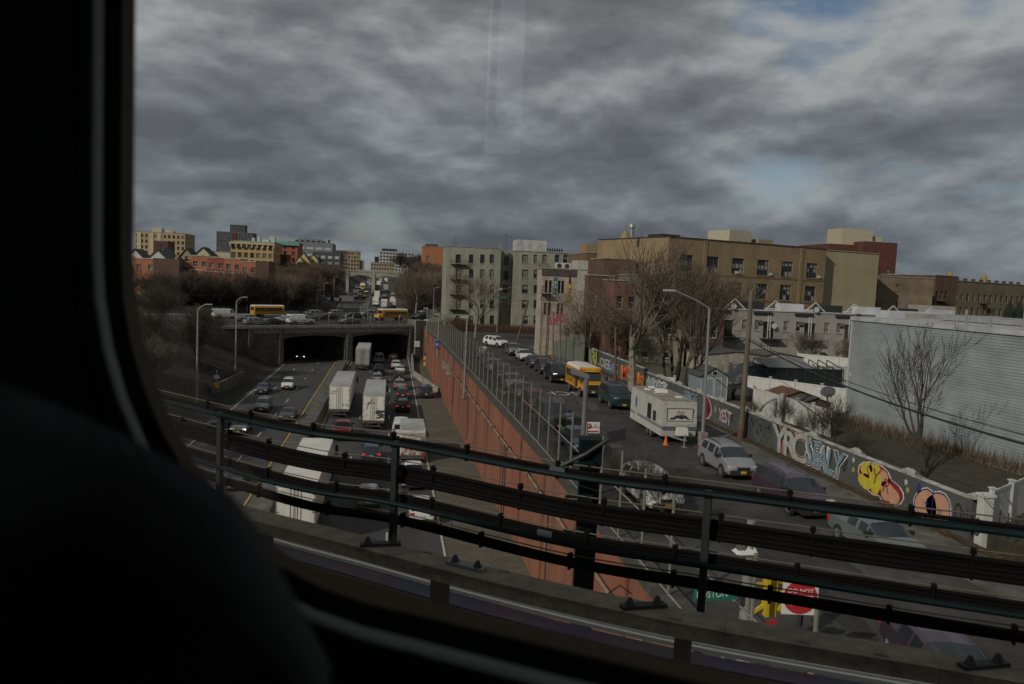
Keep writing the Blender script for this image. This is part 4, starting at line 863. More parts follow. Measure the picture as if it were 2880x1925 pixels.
# ---------------------------------------------------------------- buildings
win_frame_l = mat('window_frame_pale', (.38, .37, .34), .6); win_frame_d = mat('window_frame_dark', (.04, .04, .04), .6)
blind = mat('window_blind', (.2, .19, .16), .8, var=.3, vscale=3)
sill_m = mat('sill_stone', (.28, .27, .23), .9, var=.3)
WIN = {}
curt = [mat('curtain_cream', (.2, .19, .16), .35, var=.5, vscale=2.5), mat('curtain_brown', (.09, .06, .045), .35, var=.4, vscale=3), mat('curtain_blue', (.04, .06, .11), .35, var=.4, vscale=3)]
class PaneChoice:
    def __init__(s, l): s.l = l
    def pick(s): return random.choices(s.l, (6, 2.2, 1.2, .6))[0]
_place = place
def place(me, *a, **k): return _place(me.pick() if isinstance(me, PaneChoice) else me, *a, **k)
def window_mesh(w_, h_, style):
    k = (round(w_, 2), round(h_, 2), style)
    if k in WIN: return WIN[k]
    fm = win_frame_l if style[0] == 'l' else win_frame_d; t_ = .07 if w_ < 2 else .1
    q = MB(); q.box(0, t_, -.05, .03, 0, h_).box(w_-t_, w_, -.05, .03, 0, h_).box(t_, w_-t_, -.05, .03, 0, t_).box(t_, w_-t_, -.05, .03, h_-t_, h_)
    if 'h' in style: q.box(t_, w_-t_, -.03, .03, h_*.5-.03, h_*.5+.03)
    if 'v' in style: q.box(w_/2-.03, w_/2+.03, -.025, .025, t_, h_-t_)
    if '3' in style:
        for f in (1/3, 2/3): q.box(w_*f-.07, w_*f+.07, -.04, .03, t_, h_-t_)
        q.box(t_, w_-t_, -.03, .03, h_*.36, h_*.36+.09).box(t_, w_-t_, -.03, .03, h_*.68, h_*.68+.08)
    if 'b' in style:
        for j in range(1, 6): q.box(w_*j/6-.012, w_*j/6+.012, -.08, -.06, 0, h_)
        for j in range(1, 5): q.box(0, w_, -.08, -.06, h_*j/5-.012, h_*j/5+.012)
    f = q.mesh('window', fm)
    pn = [MB().box(t_, w_-t_, .031, .04, t_, h_-t_).mesh('pane', m_) for m_ in ((glass_m, curt[0], curt[1], curt[2]) if w_ < 2 else (glass_m,)*4)]
    WIN[k] = (f, PaneChoice(pn)); return WIN[k]
def wall_mesh(Lw, H, holes, depth, th=.3):
    """front wall of length Lw and height H in its own x,z with openings and reveals (front face on y=0, building behind at +y)"""
    q = MB(); xs = sorted(set([0, Lw]+[round(v, 3) for h in holes for v in (h[0], h[0]+h[2])])); zs = sorted(set([0, H]+[round(v, 3) for h in holes for v in (h[1], h[1]+h[3])]))
    def inside(x, z): return any(h[0] < x < h[0]+h[2] and h[1] < z < h[1]+h[3] for h in holes)
    for i in range(len(xs)-1):
        for j in range(len(zs)-1):
            if not inside((xs[i]+xs[i+1])/2, (zs[j]+zs[j+1])/2): q.quad((xs[i], 0, zs[j]), (xs[i+1], 0, zs[j]), (xs[i+1], 0, zs[j+1]), (xs[i], 0, zs[j+1]))
    for h in holes:
        a, b, c, d = h[0], h[0]+h[2], h[1], h[1]+h[3]
        q.quad((a, 0, c), (a, 0, d), (a, th, d), (a, th, c)); q.quad((b, 0, c), (b, th, c), (b, th, d), (b, 0, d)); q.quad((a, 0, d), (b, 0, d), (b, th, d), (a, th, d)); q.quad((a, 0, c), (a, th, c), (b, th, c), (b, 0, c)); q.quad((a, th, c), (a, th, d), (b, th, d), (b, th, c))
    return q
def building(name, label, p0, p1, z0, z1, depth, m, holes=(), style='lh', sill=True, roofm=None, parapet=.5, side_holes=None, group=None, cat='building', panes=True, side='right', capm=None):
    """p0,p1: ground line of the facade facing us, left to right; depth goes away from us"""
    p0, p1 = Vector(p0[:2]), Vector(p1[:2]); d = p1-p0; Lw = d.length; a = math.atan2(d.y, d.x)
    t = thing(name, label, cat, (p0.x, p0.y, z0), a, group); H = z1-z0; th = .22
    q = wall_mesh(Lw, H, holes, depth)
    sh = side_holes or []
    # side walls and back
    def side_wall(x, hs, flip):
        s = wall_mesh(depth, H, hs, depth); n0 = len(q.v)
        for v in s.v: q.v.append((x+(v[1] if flip < 0 else -v[1]), v[0], v[2]))
        for f, mm in zip(s.f, s.m): q.f.append(tuple(n0+i for i in (f if flip > 0 else f[::-1]))); q.m.append(mm)
    side_wall(Lw, sh if side in ('right', 'both') else [], 1); side_wall(0, sh if side in ('left', 'both') else [], -1)
    q.quad((Lw, depth, 0), (0, depth, 0), (0, depth, H), (Lw, depth, H))
    q.build('wall', m, t)
    MB().quad((0, 0, 0), (0, 0, 0), (0, 0, 0), (0, 0, 0))
    rm = roofm or mat('flat_roof_dark', (.06, .06, .06), .9, var=.3)
    rf = MB(); rf.box(.02, Lw-.02, .02, depth-.02, H-parapet-.1, H-parapet); rf.build('roof', rm, t)
    cp_ = MB(); c = .12
    cp_.box(-c, Lw+c, -c, .35, H, H+.16).box(-c, .35, .35, depth-.35, H, H+.16).box(Lw-.35, Lw+c, .35, depth-.35, H, H+.16).box(-c, Lw+c, depth-.35, depth+c, H, H+.16); cp_.build('parapet_coping', capm or sill_m, t)
    sm = {}
    for h in holes:
        x, z, w_, h_ = h[:4]; st = h[4] if len(h) > 4 else style
        f, pn = window_mesh(w_, h_, st); o = place(f, 'window', t, (x, th, z))
        if panes: place(pn, 'pane', o)
        if sill:
            k = round(w_, 2)
            if k not in sm: sm[k] = MB().box(-.08, w_+.08, -.1, .06, -.12, -.005).mesh('sill', sill_m)
            place(sm[k], 'sill', o, (0, -th, 0))
        if len(h) > 5 and h[5]: MB().box(.1, w_-.1, .026, .0305, h_*.45, h_-.08).build('blind', blind, o)
    for h in sh:
        x, z, w_, h_ = h[:4]; st = h[4] if len(h) > 4 else style; f, pn = window_mesh(w_, h_, st)
        for sd in ((1,) if side == 'right' else (-1,) if side == 'left' else (1, -1)):
            o = place(f, 'window', t, (Lw-th, x, z) if sd > 0 else (th, x+w_, z), PI/2 if sd > 0 else -PI/2)
            if panes: place(pn, 'pane', o)
    return t
def grid(xs, zs, w_, h_, st='lh', p=0):
    return [(x, z, w_, h_, st, random.random() < p) for z in zs for x in xs]
def roofbox(t, x0, x1, y0, y1, z0, z1, m, name='roof_bulkhead'):
    MB().box(x0, x1, y0, y1, z0, z1).build(name, m, t)
# ---- grey green rendered apartment block
apt_m = mat('apartment_render_grey_green', (.265, .265, .20), .9, var=.28, vscale=.5, bump=.15, bscale=3, stretch=(1, 1, .3))
Y = 182.0; kx = Y/174
def X(px, y=Y): return aty(px, 780, y).x
xa, xb, xc, xd = X(1256), X(1407), X(1446), X(1643)
zb, zt = 7.3, aty(1262, 693, Y).z
def apt_rows(pxs_, ws, top_px=(310, 500, 695, 885, 1085)):
    out = []
    for r_, cy_ in enumerate(top_px):
        for px_, w_ in zip(pxs_, ws):
            sx = 1220+px_/4.512; sy = 660+cy_/4.512; pp = aty(sx, sy, Y); out.append((pp.x, pp.z, w_))
    return out
def hl(x0, lst, h_, st, p=.3):
    return [(cx_-x0-w_/2, z-zb-h_/2, w_, h_, st, random.random() < p) for cx_, z, w_ in lst if z-zb-h_/2 > .3]
h1 = hl(xa, apt_rows((310, 475, 617, 737), (1.15, 1.0, 1.0, 1.0)), 2.0, 'dh')
A = building('apartment_block', 'grey green rendered apartment block with fire escapes at the end of the street', (xa, Y), (xb, Y), zb, zt, 16, apt_m, h1, side='left', side_holes=grid((2, 5.5, 9, 12.5), (3, 6.4, 9.8, 13.2), .9, 1.8, 'dh'))
h2 = hl(xc, apt_rows((1158, 1289), (1.4, .8)), 1.9, 'dh') + hl(xc, apt_rows((1405, 1563, 1670, 1830), (1.0, 1.0, 1.0, 1.0)), 2.0, 'dh')
t2 = building('tmp', '', (xc, Y), (xd, Y), zb, zt-.3, 16, apt_m, h2)
# move the second half under the first building as its own wall and windows
for k_ in ('category', 'label', 'group'):
    if k_ in t2: del t2[k_]
def absorb(dst, src):
    for ch in list(src.children):
        ch.parent = dst; ch.location = Vector(ch.location)+(src.location-dst.location)
    bpy.data.objects.remove(src)
absorb(A, t2)
hc = hl(xb, [(X(1220+857/4.512, Y), aty(1430, 660+c/4.512, Y).z, .6) for c in (320, 510, 700, 880)]+[(X(1220+940/4.512, Y), aty(1430, 660+c/4.512, Y).z, 1.2) for c in (335, 520, 700, 880)], 2.1, 'dh')
t3 = building('tmp', '', (xb+.02, Y+3.5), (xc-.02, Y+3.5), zb, zt-.5, 12, apt_m, hc)
for k_ in ('category', 'label', 'group'):
    if k_ in t3: del t3[k_]
absorb(A, t3)
fe_m = mat('fire_escape_iron', (.03, .03, .028), .7)
def fire_escape(parent, x0, x1, zs, dz, ladder=True, yy=0):
    f = None
    for i, z in enumerate(zs):
        q = MB(); q.box(x0, x1, yy-1.0, yy, z-.06, z)
        for zz in (.5, 1.0): q.bar((x0, yy-1.0, z+zz), (x1, yy-1.0, z+zz), .05, .05); q.bar((x0, yy-1.0, z+zz), (x0, yy, z+zz), .05, .05); q.bar((x1, yy-1.0, z+zz), (x1, yy, z+zz), .05, .05)
        n = int((x1-x0)/.3)
        for k in range(n+1): q.bar((x0+(x1-x0)*k/n, yy-1.0, z), (x0+(x1-x0)*k/n, yy-1.0, z+1.0), .03, .03)
        for k in range(2): q.bar((x0+.2+k*(x1-x0-.4), yy, z-.9), (x0+.2+k*(x1-x0-.4), yy-.9, z-.06), .06, .06)
        if ladder and i > 0:
            for dx in (0, .5): q.bar((x0+.4+dx, yy-.7, z), (x0+1.6+dx, yy-.7, zs[i-1]), .05, .07)
            for k in range(9): t_ = k/8; q.bar((x0+.4+1.2*t_, yy-.72, z+(zs[i-1]-z)*t_), (x0+.9+1.2*t_, yy-.68, z+(zs[i-1]-z)*t_), .04, .04)
        f = q.build('fire_escape_landing', fe_m, parent)
zz = [aty(1290, 660+c/4.512, Y).z-zb for c in (380, 572, 765, 955)]
fire_escape(A, X(1220+205/4.512)-xa, X(1220+410/4.512)-xa, zz, 0)
fire_escape(A, X(1220+1325/4.512)-xa, X(1220+1440/4.512)-xa, [aty(1520, 660+c/4.512, Y).z-zb for c in (425, 610, 790)], 0)
wp = mat('bulkhead_white_peeling', (.5, .5, .47), .9, vscale=.9, col2=(.3, .3, .28))
pz = lambda px, py, y: aty(px, py, y)
roofbox(A, X(1445, Y+7)-xa, X(1529, Y+7)-xa, 5, 11, zt-zb-.5, pz(1480, 676, Y+6).z-zb, wp)
MB().box(0, .8, 0, .6, 0, 1.1).build('chimney', apt_m, A, loc=(X(1400)-xa, 1, zt-zb))
q = MB()
for k in range(7): q.box(k*.55, k*.55+.2, 0, .3, 0, .8)
q.box(-.1, 3.7, 0, .3, .25, .4); q.build('roof_vent_row', black_m, A, loc=(X(1539)-xa, 1.2, zt-zb))
q = MB(); 
for k, (x, h_) in enumerate(((1.2, 2.2), (1.8, 2.2), (13.5, 3.6))):
    q.bar((x, 1, 0), (x, 1, h_), .07, .07)
q.bar((12.3, 1, 3.3), (14.8, 1, 3.0), .05, .05); q.bar((12.8, 1, 3.5), (13.2, 1, 2.9), .05, .05); q.build('antenna', fe_m, A, loc=(0, 0, zt-zb))
graf1 = mat('graffiti_red', (.5, .03, .02), .85, var=.38, vscale=2.5); graf_o = mat('graffiti_orange', (.5, .22, .1), .85, var=.38, vscale=2.5); graf_b = mat('graffiti_ice_blue', (.18, .26, .30), .7, var=.2); graf_w = mat('graffiti_silver', (.36, .37, .36), .7, var=.25, vscale=2); graf_k = mat('graffiti_black', (.02, .02, .022), .85, var=.5, vscale=3)
graf_y = mat('graffiti_yellow', (.5, .42, .03), .7, var=.2); graf_p = mat('graffiti_peach', (.52, .27, .17), .7, var=.15); graf_pk = mat('graffiti_pink', (.45, .34, .36), .85, var=.38, vscale=2.5); graf_n = mat('graffiti_navy', (.02, .03, .16), .85, var=.38, vscale=2.5); graf_g = mat('graffiti_lime', (.36, .42, .06), .85, var=.38, vscale=2.5); graf_dr = mat('graffiti_dark_red', (.22, .015, .02), .85, var=.38, vscale=2.5); graf_t = mat('graffiti_teal', (.08, .22, .25), .85, var=.38, vscale=2.5); graf_wh = mat('graffiti_white', (.6, .6, .58), .85, var=.38, vscale=2.5)
# brown buildings behind the apartment (right edge) and orange one at left
brk_br = brickmat('brick_brown', (.13, .075, .045), (.10, .055, .035), (.12, .1, .08)); brk_tan = brickmat('brick_tan_school', (.33, .235, .125), (.26, .185, .10), (.18, .15, .11), .3, .1, .22)
brk_or = brickmat('brick_orange', (.42, .16, .06), (.34, .12, .045), (.3, .2, .13), .3, .1, .15); brk_red = brickmat('brick_red', (.13, .036, .024), (.10, .03, .02), (.09, .06, .05), .3, .1, .2)
a_, b_ = aty(1188, 780, 330), aty(1250, 780, 330)
B = building('orange_brick_building', 'orange brick building rising behind the left edge of the grey apartment block', (a_.x, 330), (b_.x+6, 330), 12, aty(1200, 693, 330).z, 20, brk_or, [(1.5, 12.5, 1.2, 2)], side='left')
roofbox(B, 1, 6, 2, 8, aty(1200, 693, 330).z-12.5, aty(1200, 693, 330).z-11, win_frame_d)
# mural building
Ym = 112.0
mz = aty(1560, 757, Ym).z; x0_ = aty(1527, 760, Ym).x; x1_ = aty(1652, 760, Ym).x; mzb = 7.9
cream = mat('mural_cream_peeling', (.44, .38, .31), .9, vscale=1.3, col2=(.27, .21, .17), bump=.3)
def mcol(px): return aty(1220+px/4.512, 800, Ym).x-x0_
def mzz(py): return aty(1560, 660+py/4.512, Ym).z-mzb
ho = []
for x in (1428, 1480, 1593, 1638): ho += [(mcol(x)-.2, mzz(745), .42, 1.8, 'd'), (mcol(x)-.2, mzz(1025), .42, 1.75, 'd')]
Mu = building('mural_building', 'cream painted building with narrow windows and a blue and a yellow vertical mural', (x0_, Ym), (x1_, Ym), mzb, mz, 4, cream, ho, sill=False)
MB().box(-.1, mcol(1810), -.08, .3, mz-mzb-1.0, mz-mzb+.02).build('dark_frieze', mat('frieze_dark', (.08, .06, .055), .9, var=.4), Mu)
MB().box(mcol(1815), x1_-x0_+.05, -.06, 4, mz-mzb-3, aty(1640, 733, Ym).z-mzb).build('chimney_wall', mat('cream_clean', (.4, .38, .33), .9, var=.2), Mu)
acm = mat('air_conditioner_white', (.5, .5, .48), .6)
for x in (1597, 1695):
    q = MB(); q.box(-.55, .55, 0, .5, 0, .95, 0); q.tube([(0, -.01, .48), (0, .02, .48)], .36, 14, 1); q.build('roof_air_conditioner', [acm, fe_m], Mu, loc=(mcol(x), .8, mz-mzb))
q = MB(); zc_ = [mzz(500), mzz(590), mzz(680), mzz(760), mzz(815)]
for k, mm in ((0, 0), (1, 1), (2, 0), (3, 1)):
    q.hexa([(mcol(1515)+.05*k, -.05-.002*k, zc_[k+1]), (mcol(1558)-.02*k, -.05, zc_[k+1]), (mcol(1558), -.05, zc_[k]), (mcol(1520), -.05, zc_[k])], [(mcol(1515)+.05*k, -.06-.002*k, zc_[k+1]), (mcol(1558)-.02*k, -.06, zc_[k+1]), (mcol(1558), -.06, zc_[k]), (mcol(1520), -.06, zc_[k])], mm)
q.build('mural', [graf_t, mat('mural_pale_blue', (.25, .4, .46), .7)], Mu)
text('graffiti', 'SAM', .8, graf_k, Mu, (mcol(1537), -.07, mzz(660)), (PI/2, PI/2, 0), sx=1.6, offset=-.01)
q = MB(); q.hexa([(mcol(1700), -.05, mzz(845)), (mcol(1742), -.05, mzz(845)), (mcol(1742), -.05, mzz(620)), (mcol(1700), -.05, mzz(620))], [(mcol(1700), -.06, mzz(845)), (mcol(1742), -.06, mzz(845)), (mcol(1742), -.06, mzz(620)), (mcol(1700), -.06, mzz(620))], 0)
q.hexa([(mcol(1710), -.05, mzz(615)), (mcol(1738), -.05, mzz(615)), (mcol(1732), -.05, mzz(505)), (mcol(1718), -.05, mzz(505))], [(mcol(1710), -.06, mzz(615)), (mcol(1738), -.06, mzz(615)), (mcol(1732), -.06, mzz(505)), (mcol(1718), -.06, mzz(505))], 1)
q.build('mural', [mat('mural_amber', (.55, .3, .03), .7), graf_k], Mu)
text('graffiti', 'MIK', .75, graf_k, Mu, (mcol(1721), -.07, mzz(740)), (PI/2, PI/2, 0), sx=1.2)
text('graffiti', 'RS', 1.5, mat('graffiti_magenta', (.5, .06, .12), .7), Mu, (mcol(1640), -.06, mzz(1060)), (PI/2, 0, 0), offset=.05); text('graffiti', 'SE', 1.3, mat('graffiti_magenta', (.5, .06, .12), .7), Mu, (mcol(1530), -.06, mzz(1100)), (PI/2, 0, 0), offset=.04)
fire_escape(Mu, mcol(1350), mcol(1490), [mzz(755)], 0, ladder=False)
q = MB()
for x in (1365, 1385): q.bar((mcol(x), -.9, 0.3), (mcol(x), -.9, mzz(755)), .06, .06)
for k in range(22): q.bar((mcol(1365), -.9, .4+k*.45), (mcol(1385), -.9, .4+k*.45), .04, .04)
q.build('ladder', fe_m, Mu)
# sloping painted low wall in front of it
grw = mat('grey_green_wall_paint', (.12, .13, .105), .9, var=.25, vscale=.8)
q = MB(); pa_, pb2 = at(1505, 985, 8), at(1640, 1020, 8)
q.hexa([(pa_.x, pa_.y, 8), (24.9, 100, 8), (25.2, 100.4, 8), (pa_.x+.3, pa_.y+.4, 8)], [(pa_.x, pa_.y, 8.6), (24.9, 100, 12.2), (25.2, 100.4, 12.2), (pa_.x+.3, pa_.y+.4, 8.6)])
o = q.build('ramp_wall', grw); tag(o, 'grey green painted ramp wall rising to the right in front of the cream mural building', 'wall')
text('graffiti', 'OES', 1.4, graf_w, o, ((pa_.x+24.9)/2+.2, (pa_.y+100)/2-.12, 9.1), (PI/2, 0, math.atan2(100-pa_.y, 24.9-pa_.x)), offset=.03, sx=.7)
# row of narrow buildings behind the street trees
rows2 = [('brown_brick_house', 'brown brick house standing right of the cream mural building', 1655, 1725, 775, 110, brk_br, 2),
         ('red_brick_house', 'taller brown red brick house behind the big street tree', 1700, 1790, 728, 135, brk_br, 3),
         ('red_brick_house', 'red brick house low behind the bare street trees', 1728, 1798, 790, 104, brickmat('brick_brown_red', (.17, .075, .05), (.13, .06, .04), (.14, .1, .08)), 2),
         ('grey_render_house', 'grey green rendered house behind the tree cluster', 1795, 1922, 775, 103, mat('render_olive', (.16, .16, .12), .9, var=.4, vscale=.7), 3),
         ('dark_brick_house', 'dark brown house with white trimmed windows above the shed', 1930, 2040, 868, 100, brk_br, 2)]
for nm, lb, pa1, pb1, pyt, yy, mm, nr in rows2:
    A1, B1 = aty(pa1, pyt, yy), aty(pb1, pyt, yy); Lw = (B1-A1).length; n = max(2, int(Lw/2.6)); H = A1.z-8
    hs = grid([Lw*(k+.5)/n-.45 for k in range(n)], [z for z in (1.0, 4.2, 7.4, 10.6) if z < H-2.4], .9, 1.7, 'lh', .3)
    building(nm, lb, (A1.x, yy), (B1.x, yy), 8, A1.z, 9, mm, hs)
c0 = aty(1920, 765, 99); c1 = aty(1938, 765, 99)
o = MB().box(0, c1.x-c0.x, 0, 1.5, 0, c0.z-8).build('stone_chimney_stack', mat('chimney_stone', (.27, .24, .18), .9, vscale=2, col2=(.16, .14, .11)), loc=(c0.x, 99, 8)); tag(o, 'tall rough stone chimney stack between the olive house and the dark brown house', 'chimney')
# church like cupola
cp0 = aty(1757, 700, 175)
t = thing('domed_turret', 'small brick turret with a tan dome and finial above the tree tops', 'turret', (cp0.x, 175, 8))
hh = aty(1757, 686, 175).z-8; MB().tube([(0, 0, 0), (0, 0, hh)], 1.35, 12).build('drum', brk_br, t)
MB().tube([(0, 0, hh), (0, 0, hh+.4), (0, 0, hh+.5), (0, 0, hh+1.4), (0, 0, hh+2.3), (0, 0, hh+2.9), (0, 0, hh+4.6)], [1.4, 1.45, 1.3, 1.2, .7, .15, .04], 14).build('dome', mat('dome_tan', (.25, .2, .1), .8, var=.2), t, smooth=True)
o1, o2 = aty(1650, 712, 150), aty(1790, 712, 150)
B = building('ochre_brick_building', 'ochre brick building behind the turret with a tall square roof bulkhead', (o1.x, 150), (o2.x, 150), 8, o1.z, 16, brickmat('brick_ochre_brown', (.2, .11, .06), (.16, .09, .05), (.12, .09, .07), .3, .1), [(2, 11, 1.3, 2), (5, 11, 1.3, 2)])
roofbox(B, .3, aty(1711, 700, 150).x-o1.x, 2, 7, o1.z-8.5, aty(1680, 686, 150).z-8, mat('bulkhead_tan', (.27, .19, .1), .9, var=.2))
# ---- tan brick school
ys0, ys1 = 128.0, 139.0
s0, s1 = aty(1882, 667, ys0), aty(2325, 697, ys1); zs0 = s0.z; d_ = Vector((s1.x-s0.x, ys1-ys0)); Ls = d_.length
def su(px): # along the facade
    r = ray(px, 750); k = (s0.x*d_.y-ys0*d_.x)/(r.x*d_.y-r.y*d_.x); return (Vector((r.x*k-s0.x, r.y*k-ys0))).dot(d_.normalized())
ho = []
for k, pxx in enumerate((1930, 2003, 2075, 2146, 2214, 2284)):
    u = su(pxx)-1.35
    ho.append((u, zs0-8-5.5, 2.7, 2.75, 'd3', False))
    ho.append((u, zs0-8-9.75, 2.7, 2.75, 'd3', False))
    ho += [(u-.1, zs0-8-14.2, 1.1, 2.2, 'dh', False), (u+1.75, zs0-8-14.2, 1.1, 2.2, 'dh', False)]
Sc = building('school_building', 'long tan brick school building with large dark framed triple windows', (s0.x, ys0), (s1.x, ys1), 8, zs0, 22, brk_tan, ho, side='left', side_holes=[(3, 10, 1.8, 2.6, 'd3'), (8, 10, 1.8, 2.6, 'd3'), (14, 10, 1.8, 2.6, 'd3'), (3, 6, 1.8, 2.6, 'd3'), (8, 6, 1.8, 2.6, 'd3')], capm=cop)
bandm = mat('school_band', (.2, .14, .07), .9, var=.3)
for zz_ in (-6.0, -10.2, -11.3): MB().box(-.0, Ls, -.06, 0.0, zs0-8+zz_, zs0-8+zz_+.22).build('string_course', bandm, Sc)
pil = MB().box(-.35, .35, -.12, 0, zs0-8-11, zs0-8-.1).mesh('pilaster', brk_tan)
for pxx in (1981, 2252): place(pil, 'pilaster', Sc, (su(pxx), 0, 0))
archm = mat('arch_stone', (.33, .28, .2), .9)
for k, pxx in enumerate((1930, 2003, 2075, 2146, 2214, 2284)):
    for dx in (-.9, .95):
        q = MB(); 
        for j in range(6):
            a1, a2 = PI*j/6, PI*(j+1)/6; R1, R2 = .62, .85
            q.hexa([(math.cos(a1)*R1, -.04, math.sin(a1)*R1), (math.cos(a1)*R2, -.04, math.sin(a1)*R2), (math.cos(a2)*R2, -.04, math.sin(a2)*R2), (math.cos(a2)*R1, -.04, math.sin(a2)*R1)], [(math.cos(a1)*R1, .0, math.sin(a1)*R1), (math.cos(a1)*R2, 0, math.sin(a1)*R2), (math.cos(a2)*R2, 0, math.sin(a2)*R2), (math.cos(a2)*R1, 0, math.sin(a2)*R1)])
        q.build('window_arch', archm, Sc, loc=(su(pxx)-1.35+(.45 if dx < 0 else 2.3), 0, zs0-8-12.0))
blm = MB().box(.0, .74, .032, .036, 0, .85).mesh('blind', mat('blind_pale', (.32, .32, .29), .8, var=.2))
for o in list(Sc.children):
    if o.name.startswith('window') and not o.name.startswith('window_arch') and abs(o.location.y-.22) < .01 and len(o.data.vertices) > 50:
        for k in range(3):
            for z in (1.0, 1.9):
                if random.random() < .55: place(blm, 'blind', o, (.12+k*.86, -.006, z-.9 if random.random() < .3 else z-.08))
acb = MB().box(0, .6, -.35, .05, 0, .4).mesh('window_air_conditioner', acm)
for pxx, dz in ((2070, -5.4), (2165, -5.4), (2302, -5.4), (2075, -9.65)): place(acb, 'window_air_conditioner', Sc, (su(pxx), .1, zs0-8+dz))
wbk = mat('bulkhead_cream', (.42, .38, .27), .9, var=.15)
roofbox(Sc, su(2111), su(2175), 6, 12, zs0-9, aty(2140, 650, 138).z-8, wbk); roofbox(Sc, su(2195), su(2237), 6, 11, zs0-9, aty(2215, 674, 138).z-8, mat('bulkhead_tan2', (.3, .25, .16), .9))
roofbox(Sc, su(1860)+2, su(1940), 3, 7, zs0-9, aty(1900, 660, 131).z-8, black_m); MB().tube([(0, 0, 0), (0, 0, 1.6), (0, 0, 1.7), (0, 0, 2.3)], [.35, .35, .6, .5], 10).build('roof_ventilator', galv, Sc, loc=(-4+2, 8, zs0-8))
# blank beige wing to its right
w0, w1, w2 = aty(2328, 704, 140), aty(2423, 713, 150), None
yel = mat('render_beige_blank', (.34, .30, .18), .9, var=.12, vscale=.3)
building('blank_beige_wing', 'blank beige rendered block joined to the right end of the tan school', (w0.x, 141), (w1.x, 144), 8, w0.z, 14, yel, [])
# old wall building
oldm = brickmat('old_brick_patchy', (.26, .20, .125), (.21, .155, .10), (.15, .12, .09), .4, .14, .45)
w0, w1 = aty(2415, 775, 152), aty(2628, 772, 152); hh_ = w0.z-8
hs = []
for r_, z in ((0, hh_-3.6), (1, hh_-7.1), (2, hh_-10.6)): hs += [(w*(w1.x-w0.x), z, .75, 2.1, 'd', False) for w in (.22, .5)]
building('old_brick_building', 'long low patchy brown brick building right of the beige wing', (w0.x, 152), (w1.x, 152), 8, w0.z, 14, oldm, hs, sill=False)
w0, w1 = aty(2632, 775, 158), aty(2690, 782, 160); hs = [(x, z, .9, 1.9, 'dh', False) for x in (.4, 2.0, 3.4) for z in (hh_-4.3, hh_-7.6, hh_-10.9)]
BB = building('brown_walkup', 'brown walk-up apartment house with fire escapes at the end of the patchy brick building', (w0.x, 158), (w1.x+.4, 160), 8, w0.z, 14, brk_br, [h for h in hs if h[0] < (w1.x-w0.x)-.7])
fire_escape(BB, 1.2, 3.6, [hh_-4.6, hh_-7.9], 0, ladder=False)
w0, w1 = aty(2682, 790, 172), aty(2900, 800, 185)
hs = []
Lb = math.hypot(w1.x-w0.x, 13)
for k in range(13): hs += [(1+k*(Lb-2.4)/13, z, 1.0, 1.9, 'dh', random.random() < .3) for z in (10.2, 6.9, 3.6)]
BB = building('tan_walkup_row', 'long row of dark tan walk-up apartments at the far right edge', (w0.x, 172), (w1.x, 185), 8, w0.z, 14, brickmat('brick_olive', (.23, .185, .115), (.19, .15, .09), (.15, .12, .09), .3, .1), hs)
fire_escape(BB, 12, 14.6, [9.9, 6.6], 0, ladder=False)
for k in range(9): MB().box(-.6, .6, -.1, .3, 0, .7).build('parapet_block', brk_br, BB, loc=(1.5+k*3.4, 0, w0.z-8))
for x in (5, 20): MB().tube([(0, 0, 0), (0, 0, 1.5), (0, 0, 2.4)], [.9, .75, .2], 8).build('roof_turret', mat('turret_yellow', (.26, .2, .07), .8), BB, loc=(x, 4, w0.z-8))
# red brick tower
w0, w1, w2 = aty(2350, 690, 190), aty(2525, 678, 190), aty(2606, 686, 200)
tz = aty(2450, 681, 190).z
T_ = building('red_brick_tower', 'dark red brick apartment building with cream rooftop block on the right skyline', (aty(2430, 680, 190).x, 190), (w1.x, 190), 8, tz, 18, brk_red, grid((4.2, 7), (15.8, 12.5), 1.0, 2.0, 'dh'), side='right')
roofbox(T_, -8, -.05, 3, 18, 0, tz-8-.8, brk_red, 'left_wing'); roofbox(T_, -3.4, 5.2, 4.6, 12, tz-9, aty(2440, 647, 196).z-8, wbk); roofbox(T_, 5.3, 9, 6, 12, tz-9, aty(2500, 668, 196).z-8, wbk)
# ---- two storey white roofed row houses
Yr = 108.0
r0, r1 = aty(1985, 872, Yr), aty(2660, 912, Yr); rz0 = 15.8
rh_m = mat('rowhouse_pale_siding', (.30, .285, .26), .85, var=.15, vscale=.6); roofw = mat('roof_membrane_white', (.45, .46, .48), .6, var=.25, vscale=.5)
def rx(cpx): return aty(1700+cpx*.2558, 950, Yr).x-r0.x
hs = []; Lr_ = r1.x-r0.x
per = rx(2200)-rx(1300)
dm_ = mat('balcony_door_grey', (.05, .055, .055), .6)
for k in range(7):
    o_ = rx(1440)+k*per*.5-(0 if k < 9 else 0)
unit = (rx(2230)-rx(1320))/2
RH = None
base = rx(1320); k = 0
while base+k*unit < Lr_-2:
    c = base+k*unit; hs += [(c-.55, 3.9, 1.1+.6, 2.4, 'd', False)]
    if c+4.6 < Lr_-1: hs += [(c+2.55, 5.0, .8, 1.45, 'lhb', True), (c+4.5, 5.0, .8, 1.45, 'lhb' if k % 2 == 0 else 'lh', True)]
    k += 1
RH = building('row_houses', 'pale two storey row houses with white flat roofs and small iron balconies', (r0.x, Yr), (r1.x, Yr), 8, rz0, 13, rh_m, hs, roofm=roofw, parapet=.05, capm=roofw)
k = 0
